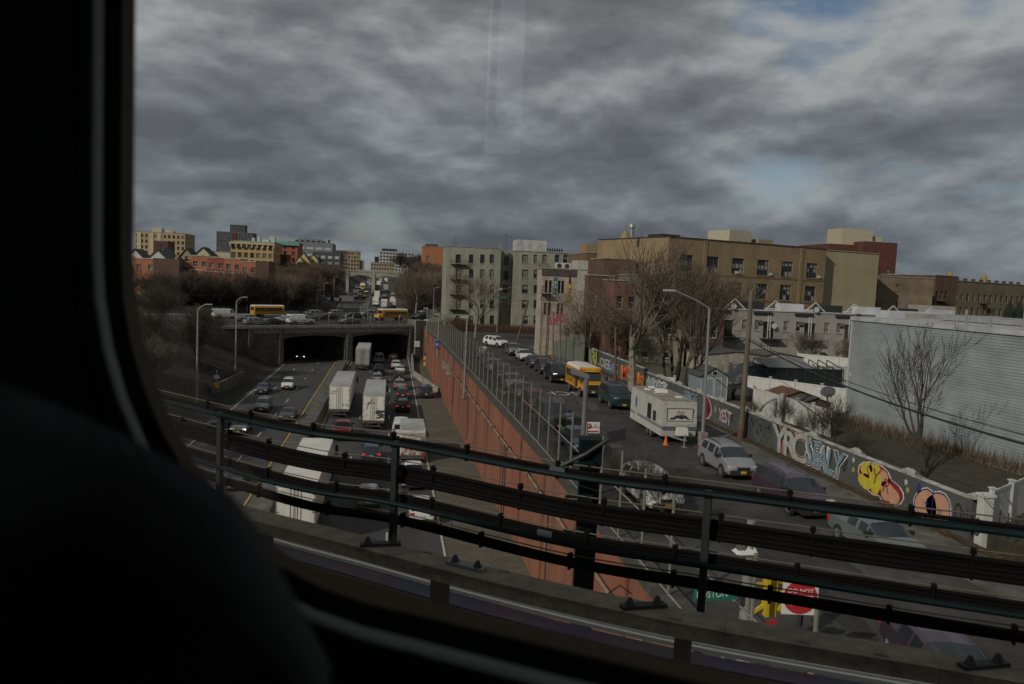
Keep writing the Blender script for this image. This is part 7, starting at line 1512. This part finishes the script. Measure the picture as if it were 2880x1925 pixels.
for k, (px_, yy_, s_) in enumerate(((2090, 118, 1.2), (2015, 118, .8), (2250, 105, .5), (2380, 100, .45), (2590, 140, .8), (2690, 100, .5), (1800, 112, .9), (1700, 102, .8))):
    p_ = aty(px_, 900, yy_); tree('brush2', ['bare tree against the lower windows of the tan school', 'small bare tree at the left of the school windows', 'small bare tree before the row houses, left of the shrub', 'low bare tree before the row houses near the corner', 'bare tree in front of the patchy brick building', 'small bare tree above the long flat roofs at right', 'bare tree behind the large plane tree', 'bare tree behind the pale barked tree by the bus'][k], (p_.x, yy_, 8), s_, k*1.3)
p_ = at(2330, 1310, 8.7); 
for k, (px_, py_, s_) in enumerate(((2290, 1265, .9), (2340, 1270, 1.1), (2400, 1300, .6), (2430, 1315, .45), (2200, 1215, .8), (2120, 1180, .5))): tree('sapling', ['leafless thin bush behind the wall before the white fence', 'spreading leafless bush at the corner of the blue siding', 'leafless weeds at the foot of the blue siding, left', 'leafless weeds at the foot of the blue siding, middle', 'brown thorny bush beside the rusty shed', 'little leafless bush beside the wooden pole'][k], tat(px_, py_, 8.7), s_, k*1.1, name='bush')
for k, (px_, py_) in enumerate(((1730, 1310), (1800, 1330), (1880, 1370))): tree('sapling', ['thin leafless sapling before the camper cone, nearest the column', 'thin leafless sapling before the camper hitch', 'thin leafless sapling over the white parked SUV'][k], tat(px_, py_+110, 8.0), .9, k*2, name='sapling', group=None)
# left bank and hill
TSC = {}
rb = random.Random(77); GT = 'bare trees on the bank left of the highway'; spots = []
words = ['beside the window edge', 'below the brick row houses', 'beneath the yellow apartment block', 'near the highway kerb', 'at the top of the bank', 'behind the sign gantry']
def add_tree(key, x, y, z, s, grp, where):
    s = s*TSC.get(key, 1)
    tree(key, 'bare %s tree %s' % ({'brush': 'dark', 'brush2': 'grey brown', 'brush3': 'reddish brown'}[key], where), (x, y, z-.3), s, rb.uniform(0, 6.28), grp)
def groundz(x, y):
    c = cols(y)
    for (x0, z0_), (x1, z1_) in zip(c, c[1:]):
        if x0 <= x <= x1: return z0_+(z1_-z0_)*(x-x0)/max(1e-6, x1-x0)
    return 8
def px_of(x, y, z):
    v = Vector((x, y, z-EYE)); d = v.dot(fw); return 1440+2240*v.dot(r2)/d, 962.5-2240*v.dot(u2)/d
LM = [(0, 385, 'at the dark window edge'), (385, 470, 'below the leftmost orange row house'), (470, 540, 'below the low middle row house'), (540, 590, 'below the stepped row\'s tall end'), (590, 635, 'below the dark red row house'), (635, 680, 'below the third stepped house'), (680, 725, 'below the last stepped house'), (725, 770, 'below the yellow apartment block'), (770, 810, 'between the yellow and red blocks'), (810, 850, 'below the red apartment block'), (850, 890, 'below the yellow gabled house'), (890, 930, 'below the grey clad building'), (930, 975, 'by the left end of the far bridge'), (975, 1120, 'over the far bridge'), (1120, 1150, 'just right of the far bridge'), (1150, 1185, 'below the far white block'), (1185, 1215, 'below the orange brick building'), (1215, 1260, 'at the edge of the apartment block'), (1260, 3000, 'behind the grey green apartment block')]
PH = [0]
def add_tree2(key, x, y, z, s, grp, row):
    px_, _ = px_of(x, y, z+4); wh_ = [w_ for a, b, w_ in LM if a <= px_ < b]; wh_ = wh_[0] if wh_ else 'unseen shade caster beyond the window edge'
    sz_ = 'tall' if s > 1.0 else ('low' if s < .75 else 'medium'); col_ = {'brush': 'dark', 'brush2': 'grey brown', 'brush3': 'reddish brown'}[key]
    tree(key, '%s %s bare tree, %s, %s' % (sz_, col_, row, wh_), (x, y, z-.3), s, rb.uniform(0, 6.28), grp)
for k in range(46):                         # near bank, in front of the bridge; unseen ones past the frame added for shade
    y = rb.uniform(62, 152); x = rb.uniform(-62, -28)*(.72+.28*y/110); add_tree2('brush', x, y, groundz(x, y), rb.uniform(.6, 1.0), 'dark bare trees on the shaded near bank', 'near bank' if y < 115 else 'bank foot of bridge')
for k in range(34):                         # behind the bridge, below the brick row
    x = rb.uniform(-64, -22); y = rb.uniform(196, 203)+(x+60)*.3; add_tree2('brush' if k % 2 else 'brush2', x, y, max(8, groundz(x, y)-2), rb.uniform(.7, 1.02), 'bare trees behind the left half of the bridge', 'behind the bridge')
for k in range(74):
    y = rb.uniform(228, 372); x = -24.5-abs(rb.gauss(0, 1))*9-rb.uniform(0, 5); x = max(x, -64); z = groundz(x, y)
    ztop = 17.0+(y-228)*.035; add_tree2('brush3' if k % 3 else 'brush2', x, y, z, max(.55, min(1.15, (ztop-z)/9*.95)), 'bare reddish trees on the bank beyond the bridge', 'front row' if y < 275 else ('middle row' if y < 325 else 'back row'))
for k in range(40):
    y = rb.uniform(238, 372); x = 7+abs(rb.gauss(0, 1))*8; z = groundz(x, y); add_tree2('brush2' if k % 3 else 'brush', x, y, z, rb.uniform(.9, 1.35), 'bare trees on the right bank beyond the bridge', 'front row' if y < 275 else ('middle row' if y < 325 else 'back row'))
for k in range(10):
    y = rb.uniform(400, 460); x = rb.uniform(4, 30); add_tree2('brush', x, y, 18, rb.uniform(1.0, 1.5), 'bare trees beyond the right end of the far bridge', 'past the far bridge')
for k in range(20):
    y = rb.uniform(225, 300); x = rb.uniform(-75, -52)*y/240; add_tree2('brush2', x, y, 12, rb.uniform(.5, .8), 'bare trees among the hill houses', 'hill top')
q = MB(); Rr = random.Random(29)
for k in range(20000):                        # low dead stems all over the bank on the left
    y = Rr.uniform(58, 156); x = Rr.uniform(-60, -23.5); z = groundz(x, y)-.05; h_ = Rr.uniform(.15, .9); a = Rr.uniform(0, 6.28); dx, dy = math.cos(a)*.03, math.sin(a)*.03; lx, ly = Rr.uniform(-.4, .4)*h_, Rr.uniform(-.4, .4)*h_
    i = len(q.v); q.v += [(x-dx, y-dy, z), (x+dx, y+dy, z), (x+lx, y+ly, z+h_)]; q.f.append((i, i+1, i+2)); q.m.append(0)
stuff(q.build('bank_undergrowth', mat('undergrowth_dark', (.03, .024, .016), 1)))
# red brown brush bank in front of the apartment block, and fence
rbm = mat('brush_red_brown', (.09, .045, .03), 1, vscale=1.2, col2=(.045, .03, .022), bump=1, bscale=4)
q = MB(); Rr = random.Random(9); xq0, xq1 = X(1262, 176), X(1560, 176)
for k in range(5200):
    x = Rr.uniform(xq0, xq1); y = Rr.uniform(167, 180); h_ = Rr.uniform(.4, 1.5)+(1.4 if x < xq0+5 else 0); a = Rr.uniform(0, 6.28); dx, dy = math.cos(a)*.05, math.sin(a)*.05; lx, ly = Rr.uniform(-.5, .5), Rr.uniform(-.5, .5)
    i = len(q.v); q.v += [(x-dx, y-dy, 7.3), (x+dx, y+dy, 7.3), (x+lx, y+ly, 7.3+h_)]; q.f.append((i, i+1, i+2)); q.m.append(0)
stuff(q.build('dry_brush', rbm))
q = MB(); Rr = random.Random(19)
for k in range(6500):                         # weeds between the graffiti wall and the siding, and along its foot
    if k % 3: y = Rr.uniform(25, 57); x = 36.2+(57.9-y)*.11-abs(Rr.gauss(0, .8))-.1; z = 8.75; h_ = Rr.uniform(.2, 1.3)
    else: y = Rr.uniform(20, 100); x = 25.3+Rr.uniform(-.3, .2); z = 8.15; h_ = Rr.uniform(.05, .2)
    a = Rr.uniform(0, 6.28); dx, dy = math.cos(a)*.02, math.sin(a)*.02; lx, ly = Rr.uniform(-.3, .3)*h_, Rr.uniform(-.3, .3)*h_
    i = len(q.v); q.v += [(x-dx, y-dy, z), (x+dx, y+dy, z), (x+lx, y+ly, z+h_)]; q.f.append((i, i+1, i+2)); q.m.append(0)
stuff(q.build('dry_weeds', mat('weeds_tan', (.11, .075, .045), 1)))
q = MB(); x = xq0
while x < xq1: q.bar((x, 166.5, 7.4), (x, 166.5, 9.0), .04, .04); x += .5
for z in (7.7, 8.9): q.bar((xq0, 166.5, z), (xq1, 166.5, z), .05, .05)
o = q.build('low_iron_fence', rust_m); tag(o, 'low rusty iron fence along the brush bank before the apartment block', 'fence')

# ---------------------------------------------------------------- the elevated railway beside the train
teal = mat('railing_teal_paint', (.002, .010, .011), .6, var=.5, vscale=4, spec=.15); teal_d = mat('steel_teal_dark', (.004, .011, .011), .6, var=.4, vscale=2); cab_m = mat('cable_black', (.003, .0025, .002), .9, var=.4, vscale=6, spec=.15); wire_m = mat('messenger_wire_tan', (.09, .07, .045), .6)
td = Vector((.806, -.592, 0)).normalized()
# track curve in plan: railing line points (slightly curved)
RL = [(-9.0, 17.2), (-6.0, 13.6), (-3.9, 11.1), (-1.95, 9.0), (-.82, 7.95), (.09, 7.45), (1.48, 6.3), (2.57, 5.72), (3.42, 5.25), (4.4, 4.75), (6.5, 3.7), (9.0, 2.5), (14, .2)]
def smooth_line(pts, n=10):
    out = []
    for i in range(len(pts)-1):
        p0, p1, p2, p3 = [Vector(pts[max(0, min(len(pts)-1, i+k))]) for k in (-1, 0, 1, 2)]
        for j in range(n):
            t_ = j/n; out.append(.5*((2*p1)+(-p0+p2)*t_+(2*p0-5*p1+4*p2-p3)*t_*t_+(-p0+3*p1-3*p2+p3)*t_**3))
    out.append(Vector(pts[-1])); return out
RLs = smooth_line(RL)
def offset_line(d_, line=RLs):
    out = []
    for i, p in enumerate(line):
        t_ = (line[min(i+1, len(line)-1)]-line[max(i-1, 0)]).normalized(); n2 = Vector((t_.y, -t_.x)); n2 = -n2 if n2.dot(Vector((.59, .8))) < 0 else n2   # n2 points away from the train
        out.append(p+n2*d_)
    return out
def z_line(line, z, sag=0, per=20):
    return [Vector((p.x, p.y, z-(sag*abs(math.sin(i*PI/per)) if sag else 0))) for i, p in enumerate(line)]
def rpt(x_, d_=0):
    L_ = offset_line(d_)
    for a, b in zip(L_, L_[1:]):
        if (a.x-x_)*(b.x-x_) <= 0: return a.lerp(b, (x_-a.x)/(b.x-a.x) if b.x != a.x else 0)
    return L_[0]
rg = thing('walkway_railing', 'teal painted two rail railing along the elevated track', 'railing')
for z in (17.2, 16.63): MB().tube(z_line(RLs, z), .025, 8).build('handrail', teal, rg, smooth=True)
for x_, h_ in ((-6.5, 0), (-1.78, 0), (.09, 0), (2.5, 0), (4.9, 0), (8, 0)):
    p = rpt(x_, .04); MB().box(-.028, .028, -.028, .028, 15.6, 17.22).build('railing_post', teal_d, rg, loc=(p.x, p.y, 0), rz=rad(-33))
cb_ = thing('cable_run', 'thick black cable bundles clamped in rows along the teal railing', 'cables')
def bundle(z, n, dz, r, d_, wz=None):
    Rn = random.Random(int(z*100))
    for k in range(n):
        zz_ = z-k*dz; off = d_+Rn.uniform(-.02, .02); MB().tube([Vector((p.x, p.y, zz_+.003*math.sin(i*.4+k))) for i, p in enumerate(offset_line(off))], r, 6, cap=False).build('cable', cab_m, cb_, smooth=True)
    if wz: MB().tube([Vector((p.x, p.y, wz-.004*abs(math.sin(i*PI/13)))) for i, p in enumerate(offset_line(d_))], .006, 5, cap=False).build('messenger_wire', wire_m, cb_)
    hg = MB().box(-.009, .009, -.03, .03, (z-(n-1)*dz-.025), (wz or z)+.008).box(-.02, .02, -.025, .025, (wz or z)-.03, (wz or z)+.004).mesh('cable_clamp', cab_m); Lp = offset_line(d_)
    s = 0; nxt = .3
    for a, b in zip(Lp, Lp[1:]):
        s += (b-a).length
        if s > nxt: place(hg, 'cable_clamp', cb_, (b.x, b.y, 0), rad(-33)); nxt += Rn.uniform(.75, 1.0)
bundle(17.21, 3, .030, .018, .16, 17.27)
bundle(16.95, 5, .034, .021, .16, 17.01)
bundle(16.665, 3, .030, .018, .16, 16.705)
bundle(16.45, 3, .03, .018, .16, 16.495)
# steel column with light fitting
pc_ = rpt(1.73, .35); cl = thing('steel_column', 'dark teal steel column behind the railing with brackets and a floodlight', 'column', (pc_.x, pc_.y, 0), rad(-10))
MB().box(-.085, .085, -.08, .08, 8, 17.42).build('shaft', teal_d, cl); MB().box(-.095, .095, -.1, .1, 17.25, 17.47).build('collar_plate', teal, cl)
for z in (17.26, 16.98, 16.68, 16.42):
    q = MB(); q.bar((-.2, -.12, z), (.02, -.16, z+.03), .035, .02); q.box(-.08, .04, -.17, -.1, z-.02, z+.035); q.box(-.03, .02, -.21, -.2, z-.015, z+.03); q.build('cable_bracket', teal, cl)
q = MB(); q.tube([(-.25, -.15, 17.25), (-.05, -.15, 17.36), (.16, -.1, 17.5)], .018, 6); q.hexa([(.14, -.16, 17.47), (.28, -.16, 17.5), (.28, -.02, 17.5), (.14, -.02, 17.47)], [(.13, -.16, 17.56), (.27, -.16, 17.6), (.27, -.02, 17.6), (.13, -.02, 17.56)]); q.build('floodlight', black_m, cl)
clp = mat('clamp_slate', (.05, .065, .07), .6)
for x_, z_ in ((1.38, 16.63), (1.45, 17.2)):
    p = rpt(x_, .15); o = MB().box(-.07, .07, -.03, .03, -.03, .03).build('cable_splice', clp, cb_, loc=(p.x, p.y, z_), rz=rad(-38))
q = MB(); p = rpt(.62, .2); q.tube([(p.x, p.y, 16.62), (p.x+.01, p.y-.02, 16.5), (p.x-.02, p.y, 16.38)], .01, 5); q.build('loose_strap', signw, cb_)
p = rpt(2.0, .2); q = MB(); q.tube([(p.x-.17, p.y+.08, 15.95), (p.x-.13, p.y+.06, 16.2), (p.x-.04, p.y, 16.3), (p.x+.05, p.y-.04, 16.24)], .006, 5); q.build('loose_wire', wire_m, cb_)
# guard timber line
GT_ = [Vector(v) for v in ((-9, 14.2), (-6, 11.4), (-3.4, 9.2), (-1.25, 7.38), (-.23, 6.59), (.58, 5.95), (1.32, 5.42), (1.98, 5.0), (2.58, 4.68), (3.37, 4.3), (3.86, 4.06), (6.2, 3.0), (10, 1.3))]
GTs = smooth_line(GT_)
timb = mat('guard_timber_grey', (.21, .18, .12), .9, vscale=9, col2=(.11, .095, .065), bump=.4, bscale=25, stretch=(1, 1, 1)); timb_s = mat('guard_timber_side', (.06, .055, .045), .95, var=.3)
tk = thing('elevated_track', 'grey guard timber, rails and ties of the neighbouring elevated track', 'railway track')
def ribbon(name, line, d0, d1, z0, z1, m, parent, top=None):
    A_, B_ = offset_line(d0, line), offset_line(d1, line); q = MB()
    for i in range(len(A_)-1):
        a, b, c, d = A_[i], A_[i+1], B_[i+1], B_[i]; q.hexa([(a.x, a.y, z0), (b.x, b.y, z0), (c.x, c.y, z0), (d.x, d.y, z0)], [(a.x, a.y, z1), (b.x, b.y, z1), (c.x, c.y, z1), (d.x, d.y, z1)])
    return q.build(name, m, parent)
bl = [i for i in range(0, len(GTs)-1, 15)]+[len(GTs)-1]
A_o = offset_line(-.25, GTs)
for a, b in zip(bl, bl[1:]):
    q = MB()
    for i in range(a, b):
        p0, p1, p2, p3 = A_o[i], A_o[i+1], GTs[i+1], GTs[i]
        if i == b-1: k_ = .96; p1 = p0.lerp(p1, k_); p2 = p3.lerp(p2, k_)
        q.hexa([(p0.x, p0.y, 16.53), (p1.x, p1.y, 16.53), (p2.x, p2.y, 16.53), (p3.x, p3.y, 16.53)], [(p0.x, p0.y, 16.63), (p1.x, p1.y, 16.63), (p2.x, p2.y, 16.63), (p3.x, p3.y, 16.63)])
    q.build('guard_timber', timb, tk)
# bolts and plates on the timber
def tpt(x_, d_=-.11):
    L_ = offset_line(d_, GTs)
    for a, b in zip(L_, L_[1:]):
        if (a.x-x_)*(b.x-x_) <= 0: return a.lerp(b, (x_-a.x)/(b.x-a.x))
bolt = MB().tube([(0, 0, 0), (0, 0, .012), (0, 0, .05)], [.035, .03, .012], 6).mesh('bolt', black_m)
for x_, plate in ((-.02, 'dark'), (.62, 'pale'), (1.75, 'dark'), (3.55, 'dark'), (5.2, 'dark')):
    p = tpt(x_); rz = rad(-38) if plate == 'pale' else rad(20)
    pl = MB().box(-.16, .16, -.035, .035, 16.632, 16.655).build('joint_plate', mat('plate_pale_steel', (.2, .21, .21), .6, metal=.3) if plate == 'pale' else black_m, tk, loc=(p.x, p.y, 0), rz=rz if plate == 'pale' else rad(5))
    for dx in (-.1, .1): place(bolt, 'bolt', pl, (dx, 0, 16.655))
for x_ in (.35, 1.9, 2.6, .9, 3.0): p = tpt(x_, -.02 if x_ < 1 else -.2); MB().box(-.04, .04, -.01, .01, 16.6, 16.633).build('split_mark', timb_s, tk, loc=(p.x, p.y, 0), rz=rad(-30))
# rails: protected third rail, running rails, ties, walkway boards
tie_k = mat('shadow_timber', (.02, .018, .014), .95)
steelr = mat('rail_head_bright', (.85, .84, .74), .5); rail_s = mat('rail_side_rust', (.045, .032, .022), .8); irid = mat('steel_painted_sheen', (.1, .05, .1), .4)
_t = irid.node_tree; _tc = _t.nodes.new('ShaderNodeTexCoord'); _n = _t.nodes.new('ShaderNodeTexNoise'); _n.inputs['Scale'].default_value = .8; _n.inputs['Detail'].default_value = 2; _t.links.new(_tc.outputs['Object'], _n.inputs[0]); _r = ramp(_t, [(.3, (.03, .045, .055)), (.42, (.05, .05, .07)), (.5, (.08, .025, .08)), (.56, (.04, .03, .12)), (.62, (.02, .09, .08)), (.7, (.03, .08, .03))]); _t.links.new(_n.outputs[0], _r.inputs[0]); _t.links.new(_r.outputs[0], _t.nodes['Principled BSDF'].inputs['Base Color'])  # iridescent reflection on the rail painted as colour bands
ribbon('third_rail_cover', GTs, .185, .215, 16.27, 16.30, steelr, tk); ribbon('third_rail_cover', GTs, .235, .25, 16.27, 16.31, steelr, tk); ribbon('third_rail', GTs, -.01, .165, 16.2, 16.27, irid, tk)
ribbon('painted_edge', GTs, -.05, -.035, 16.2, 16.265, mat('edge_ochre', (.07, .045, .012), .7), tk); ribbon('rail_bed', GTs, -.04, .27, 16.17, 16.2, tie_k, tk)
ribbon('running_rail', GTs, -1.36, -1.30, 16.0, 16.22, rail_s, tk); ribbon('rail_head', GTs, -1.37, -1.29, 16.22, 16.232, steelr, tk)
ribbon('running_rail', GTs, -2.86, -2.80, 16.0, 16.22, rail_s, tk); ribbon('rail_head', GTs, -2.87, -2.79, 16.22, 16.232, steelr, tk)
tie_m = mat('tie_timber_dark', (.035, .03, .024), .95, var=.4, vscale=4)
tie = MB().box(-.12, .12, -3.4, .2, -.1, 0).mesh('tie', tie_m)
Lp = GTs; s = 0; nxt = 0
for a, b in zip(Lp, Lp[1:]):
    s += (b-a).length
    if s > nxt:
        t_ = (b-a).normalized(); o = place(tie, 'tie', tk, (b.x, b.y, 15.98), math.atan2(t_.y, t_.x)); nxt += .52
board = mat('walkway_board_pale', (.85, .82, .64), .9, var=.3, vscale=6)
ribbon('walkway_edge', GTs, .20, .218, 16.08, 16.10, board, tk)
bA = MB()
for k in range(4): bA.box(-.2, .2, -.16+k*.045, -.136+k*.045, .02, .035)
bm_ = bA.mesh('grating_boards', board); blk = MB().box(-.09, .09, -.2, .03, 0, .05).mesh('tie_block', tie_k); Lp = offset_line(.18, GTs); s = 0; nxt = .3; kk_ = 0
for a, b in zip(Lp, Lp[1:]):
    s += (b-a).length
    if s > nxt:
        t_ = (b-a).normalized(); an_ = math.atan2(t_.y, t_.x)
        if kk_ % 2 == 0: stuff(place(bm_, 'grating_boards', tk, (b.x, b.y, 16.085), an_))
        else: place(blk, 'tie_block', tk, (b.x, b.y, 16.08), an_)
        kk_ += 1; nxt += .29
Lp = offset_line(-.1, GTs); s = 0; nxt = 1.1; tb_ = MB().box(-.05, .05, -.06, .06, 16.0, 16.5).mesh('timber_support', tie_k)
for a, b in zip(Lp, Lp[1:]):
    s += (b-a).length
    if s > nxt: t_ = (b-a).normalized(); place(tb_, 'timber_support', tk, (b.x, b.y, 0), math.atan2(t_.y, t_.x)); nxt += 1.9
ribbon('stringer', GTs, -1.6, -1.1, 15.0, 15.7, teal_d, tk); ribbon('stringer', GTs, -3.1, -2.6, 15.0, 15.7, teal_d, tk); ribbon('dark_void_sheet', GTs, -5.6, 1.0, 15.84, 15.88, tie_k, tk)  # dark sheet added under the deck for the shaded void

# ---------------------------------------------------------------- the train car we look out of
tdir = Vector((math.sin(rad(122)), math.cos(rad(122)), 0)); nd_ = Vector((math.sin(rad(32)), math.cos(rad(32)), 0)); D = .60
car_in = mat('car_wall_dark', (.012, .014, .014), .7); rub = mat('window_rubber', (.006, .006, .006), .7); brz = mat('window_edge_bronze', (.32, .25, .17), .6); alu = mat('window_trim_aluminium', (.75, .75, .7), .45)
def TW(u, v, w_): return nd_*(D+w_)+tdir*u+Vector((0, 0, EYE+v))
tc_ = thing('train_car', 'dark interior of the train car with the round cornered window we look through', 'train car')
U0, U1, V0, V1, RC = -.685, .36, -.288, .5, .3
def rrect(g, rc, n=10):
    a0, a1, b0, b1 = U0-g, U1+g, V0-g, V1+g; P = []
    for cx_, cy_, st in ((a1-rc, b1-rc, 0), (a0+rc, b1-rc, 1), (a0+rc, b0+rc, 2), (a1-rc, b0+rc, 3)):
        R_ = rc if st in (2, 3) else .1
        cx2 = a1-R_ if st in (0, 3) else a0+R_; cy2 = b1-R_ if st in (0, 1) else b0+R_
        for k in range(n+1): a = PI/2*(st+k/n); P.append((cx2+R_*math.cos(a), cy2+R_*math.sin(a)))
    return P
def ringband(name, g0, g1, w0, w1, m, parent=tc_):
    A_, B_ = rrect(g0, RC+g0), rrect(g1, RC+g1); q = MB(); n = len(A_)
    for i in range(n):
        j = (i+1) % n; q.quad(TW(*A_[i], w0), TW(*A_[j], w0), TW(*B_[j], w1), TW(*B_[i], w1))
    return q.build(name, m, parent)
ringband('window_edge', 0, .009, .0, -.008, brz); ringband('window_edge', 0.09, 0.0, .06, .0, brz); ringband('rubber_seal', .009, .03, -.008, -.014, rub)
def ringtube(name, g, w_, r, m):
    P = [TW(*p, w_) for p in rrect(g, RC+g)]; P.append(P[0]); MB().tube(P, r, 8, cap=False).build(name, m, tc_, smooth=True)
ringtube('trim_strip', .034, -.014, .006, alu); ringband('rubber_seal', .041, .078, -.014, -.01, rub); ringtube('outer_seal', .085, -.008, .008, rub)
# inner wall panel with the opening, outer skin, sides
def wall_with_hole(w_, g, m, name):
    A_ = rrect(g, RC+g); q = MB(); n = len(A_)
    for i in range(n):
        j = (i+1) % n
        def far(p):
            cx_, cy_ = (U0+U1)/2, (V0+V1)/2; dx, dy = p[0]-cx_, p[1]-cy_; s_ = min(8.5/max(1e-6, abs(dx)), (1.45+(0 if dy > 0 else .25))/max(1e-6, abs(dy))); return (cx_+dx*s_, cy_+dy*s_)
        q.quad(TW(*A_[i], w_), TW(*A_[j], w_), TW(*far(A_[j]), w_), TW(*far(A_[i]), w_))
    return q.build(name, m, tc_)
wall_with_hole(-.006, .07, car_in, 'inner_wall'); wall_with_hole(.06, .09, mat('car_skin_steel', (.4, .4, .4), .4, metal=.7), 'outer_skin')
q = MB()
for (w0, w1, v0, v1) in ((-2.6, .055, 1.5, 1.56), (-2.6, .055, -1.6, -1.54)): q.hexa([TW(-8.6, v0, w0), TW(8.2, v0, w0), TW(8.2, v0, w1), TW(-8.6, v0, w1)], [TW(-8.6, v1, w0), TW(8.2, v1, w0), TW(8.2, v1, w1), TW(-8.6, v1, w1)])
car_l = mat('car_lining_grey', (.15, .155, .15), .7); q.build('roof_and_floor', car_l, tc_)
q = MB()
for u in (-8.7, 8.2): q.hexa([TW(u, -1.6, -2.6), TW(u+.1, -1.6, -2.6), TW(u+.1, -1.6, .055), TW(u, -1.6, .055)], [TW(u, 1.56, -2.6), TW(u+.1, 1.56, -2.6), TW(u+.1, 1.56, .055), TW(u, 1.56, .055)])
q.build('end_wall', car_l, tc_)
# opposite wall: narrow door window mirrored in the pane, wide unseen openings added for light
q = MB(); ou0, ou1, ov0, ov1 = -1.605, -1.405, .55, 1.28; wq = -2.6
for (a, b, c, d) in ((-5.2, ou0, -1.6, 1.56), (ou1, 1.1, -1.6, 1.56), (ou0, ou1, -1.6, ov0), (ou0, ou1, ov1, 1.56), (1.1, 8.2, -1.6, -.6), (1.1, 8.2, 1.3, 1.56), (-8.6, -5.2, -1.6, -.6), (-8.6, -5.2, 1.3, 1.56), (3.6, 4.0, -.6, 1.3)): q.hexa([TW(a, c, wq-.05), TW(b, c, wq-.05), TW(b, c, wq), TW(a, c, wq)], [TW(a, d, wq-.05), TW(b, d, wq-.05), TW(b, d, wq), TW(a, d, wq)])
q.build('opposite_wall', mat('car_opposite_grey', (.12, .12, .12), .7), tc_)
q = MB(); q.tube([TW(-1.50, 1.5, wq+.1), TW(-1.50, .70, wq+.1), TW(-1.47, .65, wq+.1), TW(-1.35, .64, wq+.1)], .016, 8); q.build('grab_pole', rub, tc_, smooth=True)
# window pane: clear glass that mirrors a little
gm_ = bpy.data.materials.new('window_pane'); gm_.use_nodes = True; t = gm_.node_tree; t.nodes.clear()
tr = t.nodes.new('ShaderNodeBsdfTransparent'); tr.inputs[0].default_value = (.9, .905, .9, 1); gl = t.nodes.new('ShaderNodeBsdfGlossy'); gl.inputs['Roughness'].default_value = 0.0; fr_ = t.nodes.new('ShaderNodeFresnel'); fr_.inputs[0].default_value = 2.3
mx = t.nodes.new('ShaderNodeMixShader'); out = t.nodes.new('ShaderNodeOutputMaterial'); t.links.new(fr_.outputs[0], mx.inputs[0]); t.links.new(tr.outputs[0], mx.inputs[1]); t.links.new(gl.outputs[0], mx.inputs[2]); t.links.new(mx.outputs[0], out.inputs[0])
A_ = rrect(.045, RC+.045); q = MB(); q.v = [tuple(TW(*p, .03)) for p in A_]; q.f = [tuple(range(len(A_)))]; q.m = [0]; q.build('window_pane', gm_, tc_)
# dark cloth bulging in front of the lower left corner
cl_m = mat('cloth_black', (.003, .0035, .004), .95, var=.4, vscale=5); q = MB(); nu, nv = 18, 10
for i in range(nu+1):
    for j in range(nv+1):
        a, b = i/nu, j/nv
        px_ = -300+1230*a; top = 1010+560*a**1.5+ (0 if a < .8 else (a-.8)*1500); py_ = top+(2300-top)*b; dd_ = .50-.10*math.sin(PI*min(1, b*1.1))-.03*math.sin(9*a+4*b)
        r = ray(px_, py_); q.v.append(tuple(Vector((0, 0, EYE))+r*dd_))
for i in range(nu):
    for j in range(nv): a = i*(nv+1)+j; q.f.append((a, a+1, a+nv+2, a+nv+1)); q.m.append(0)
o = q.build('draped_coat', cl_m, smooth=True); tag(o, 'very dark out of focus coat cloth in front of the lower left of the window', 'coat')
md = o.modifiers.new('thickness', 'SOLIDIFY'); md.thickness = .02

# ---------------------------------------------------------------- lettering becomes plain mesh
bpy.context.view_layer.update(); dg = bpy.context.evaluated_depsgraph_get()
for o in [o for o in COL.objects if o.type == 'FONT']:
    me = bpy.data.meshes.new_from_object(o.evaluated_get(dg)); n = bpy.data.objects.new(o.name, me)
    n.parent = o.parent; n.location = o.location; n.rotation_euler = o.rotation_euler; n.scale = o.scale
    for k_ in ('kind', 'label', 'category'):
        if k_ in o: n[k_] = o[k_]
    nm = o.name; bpy.data.objects.remove(o); COL.objects.link(n); n.name = nm
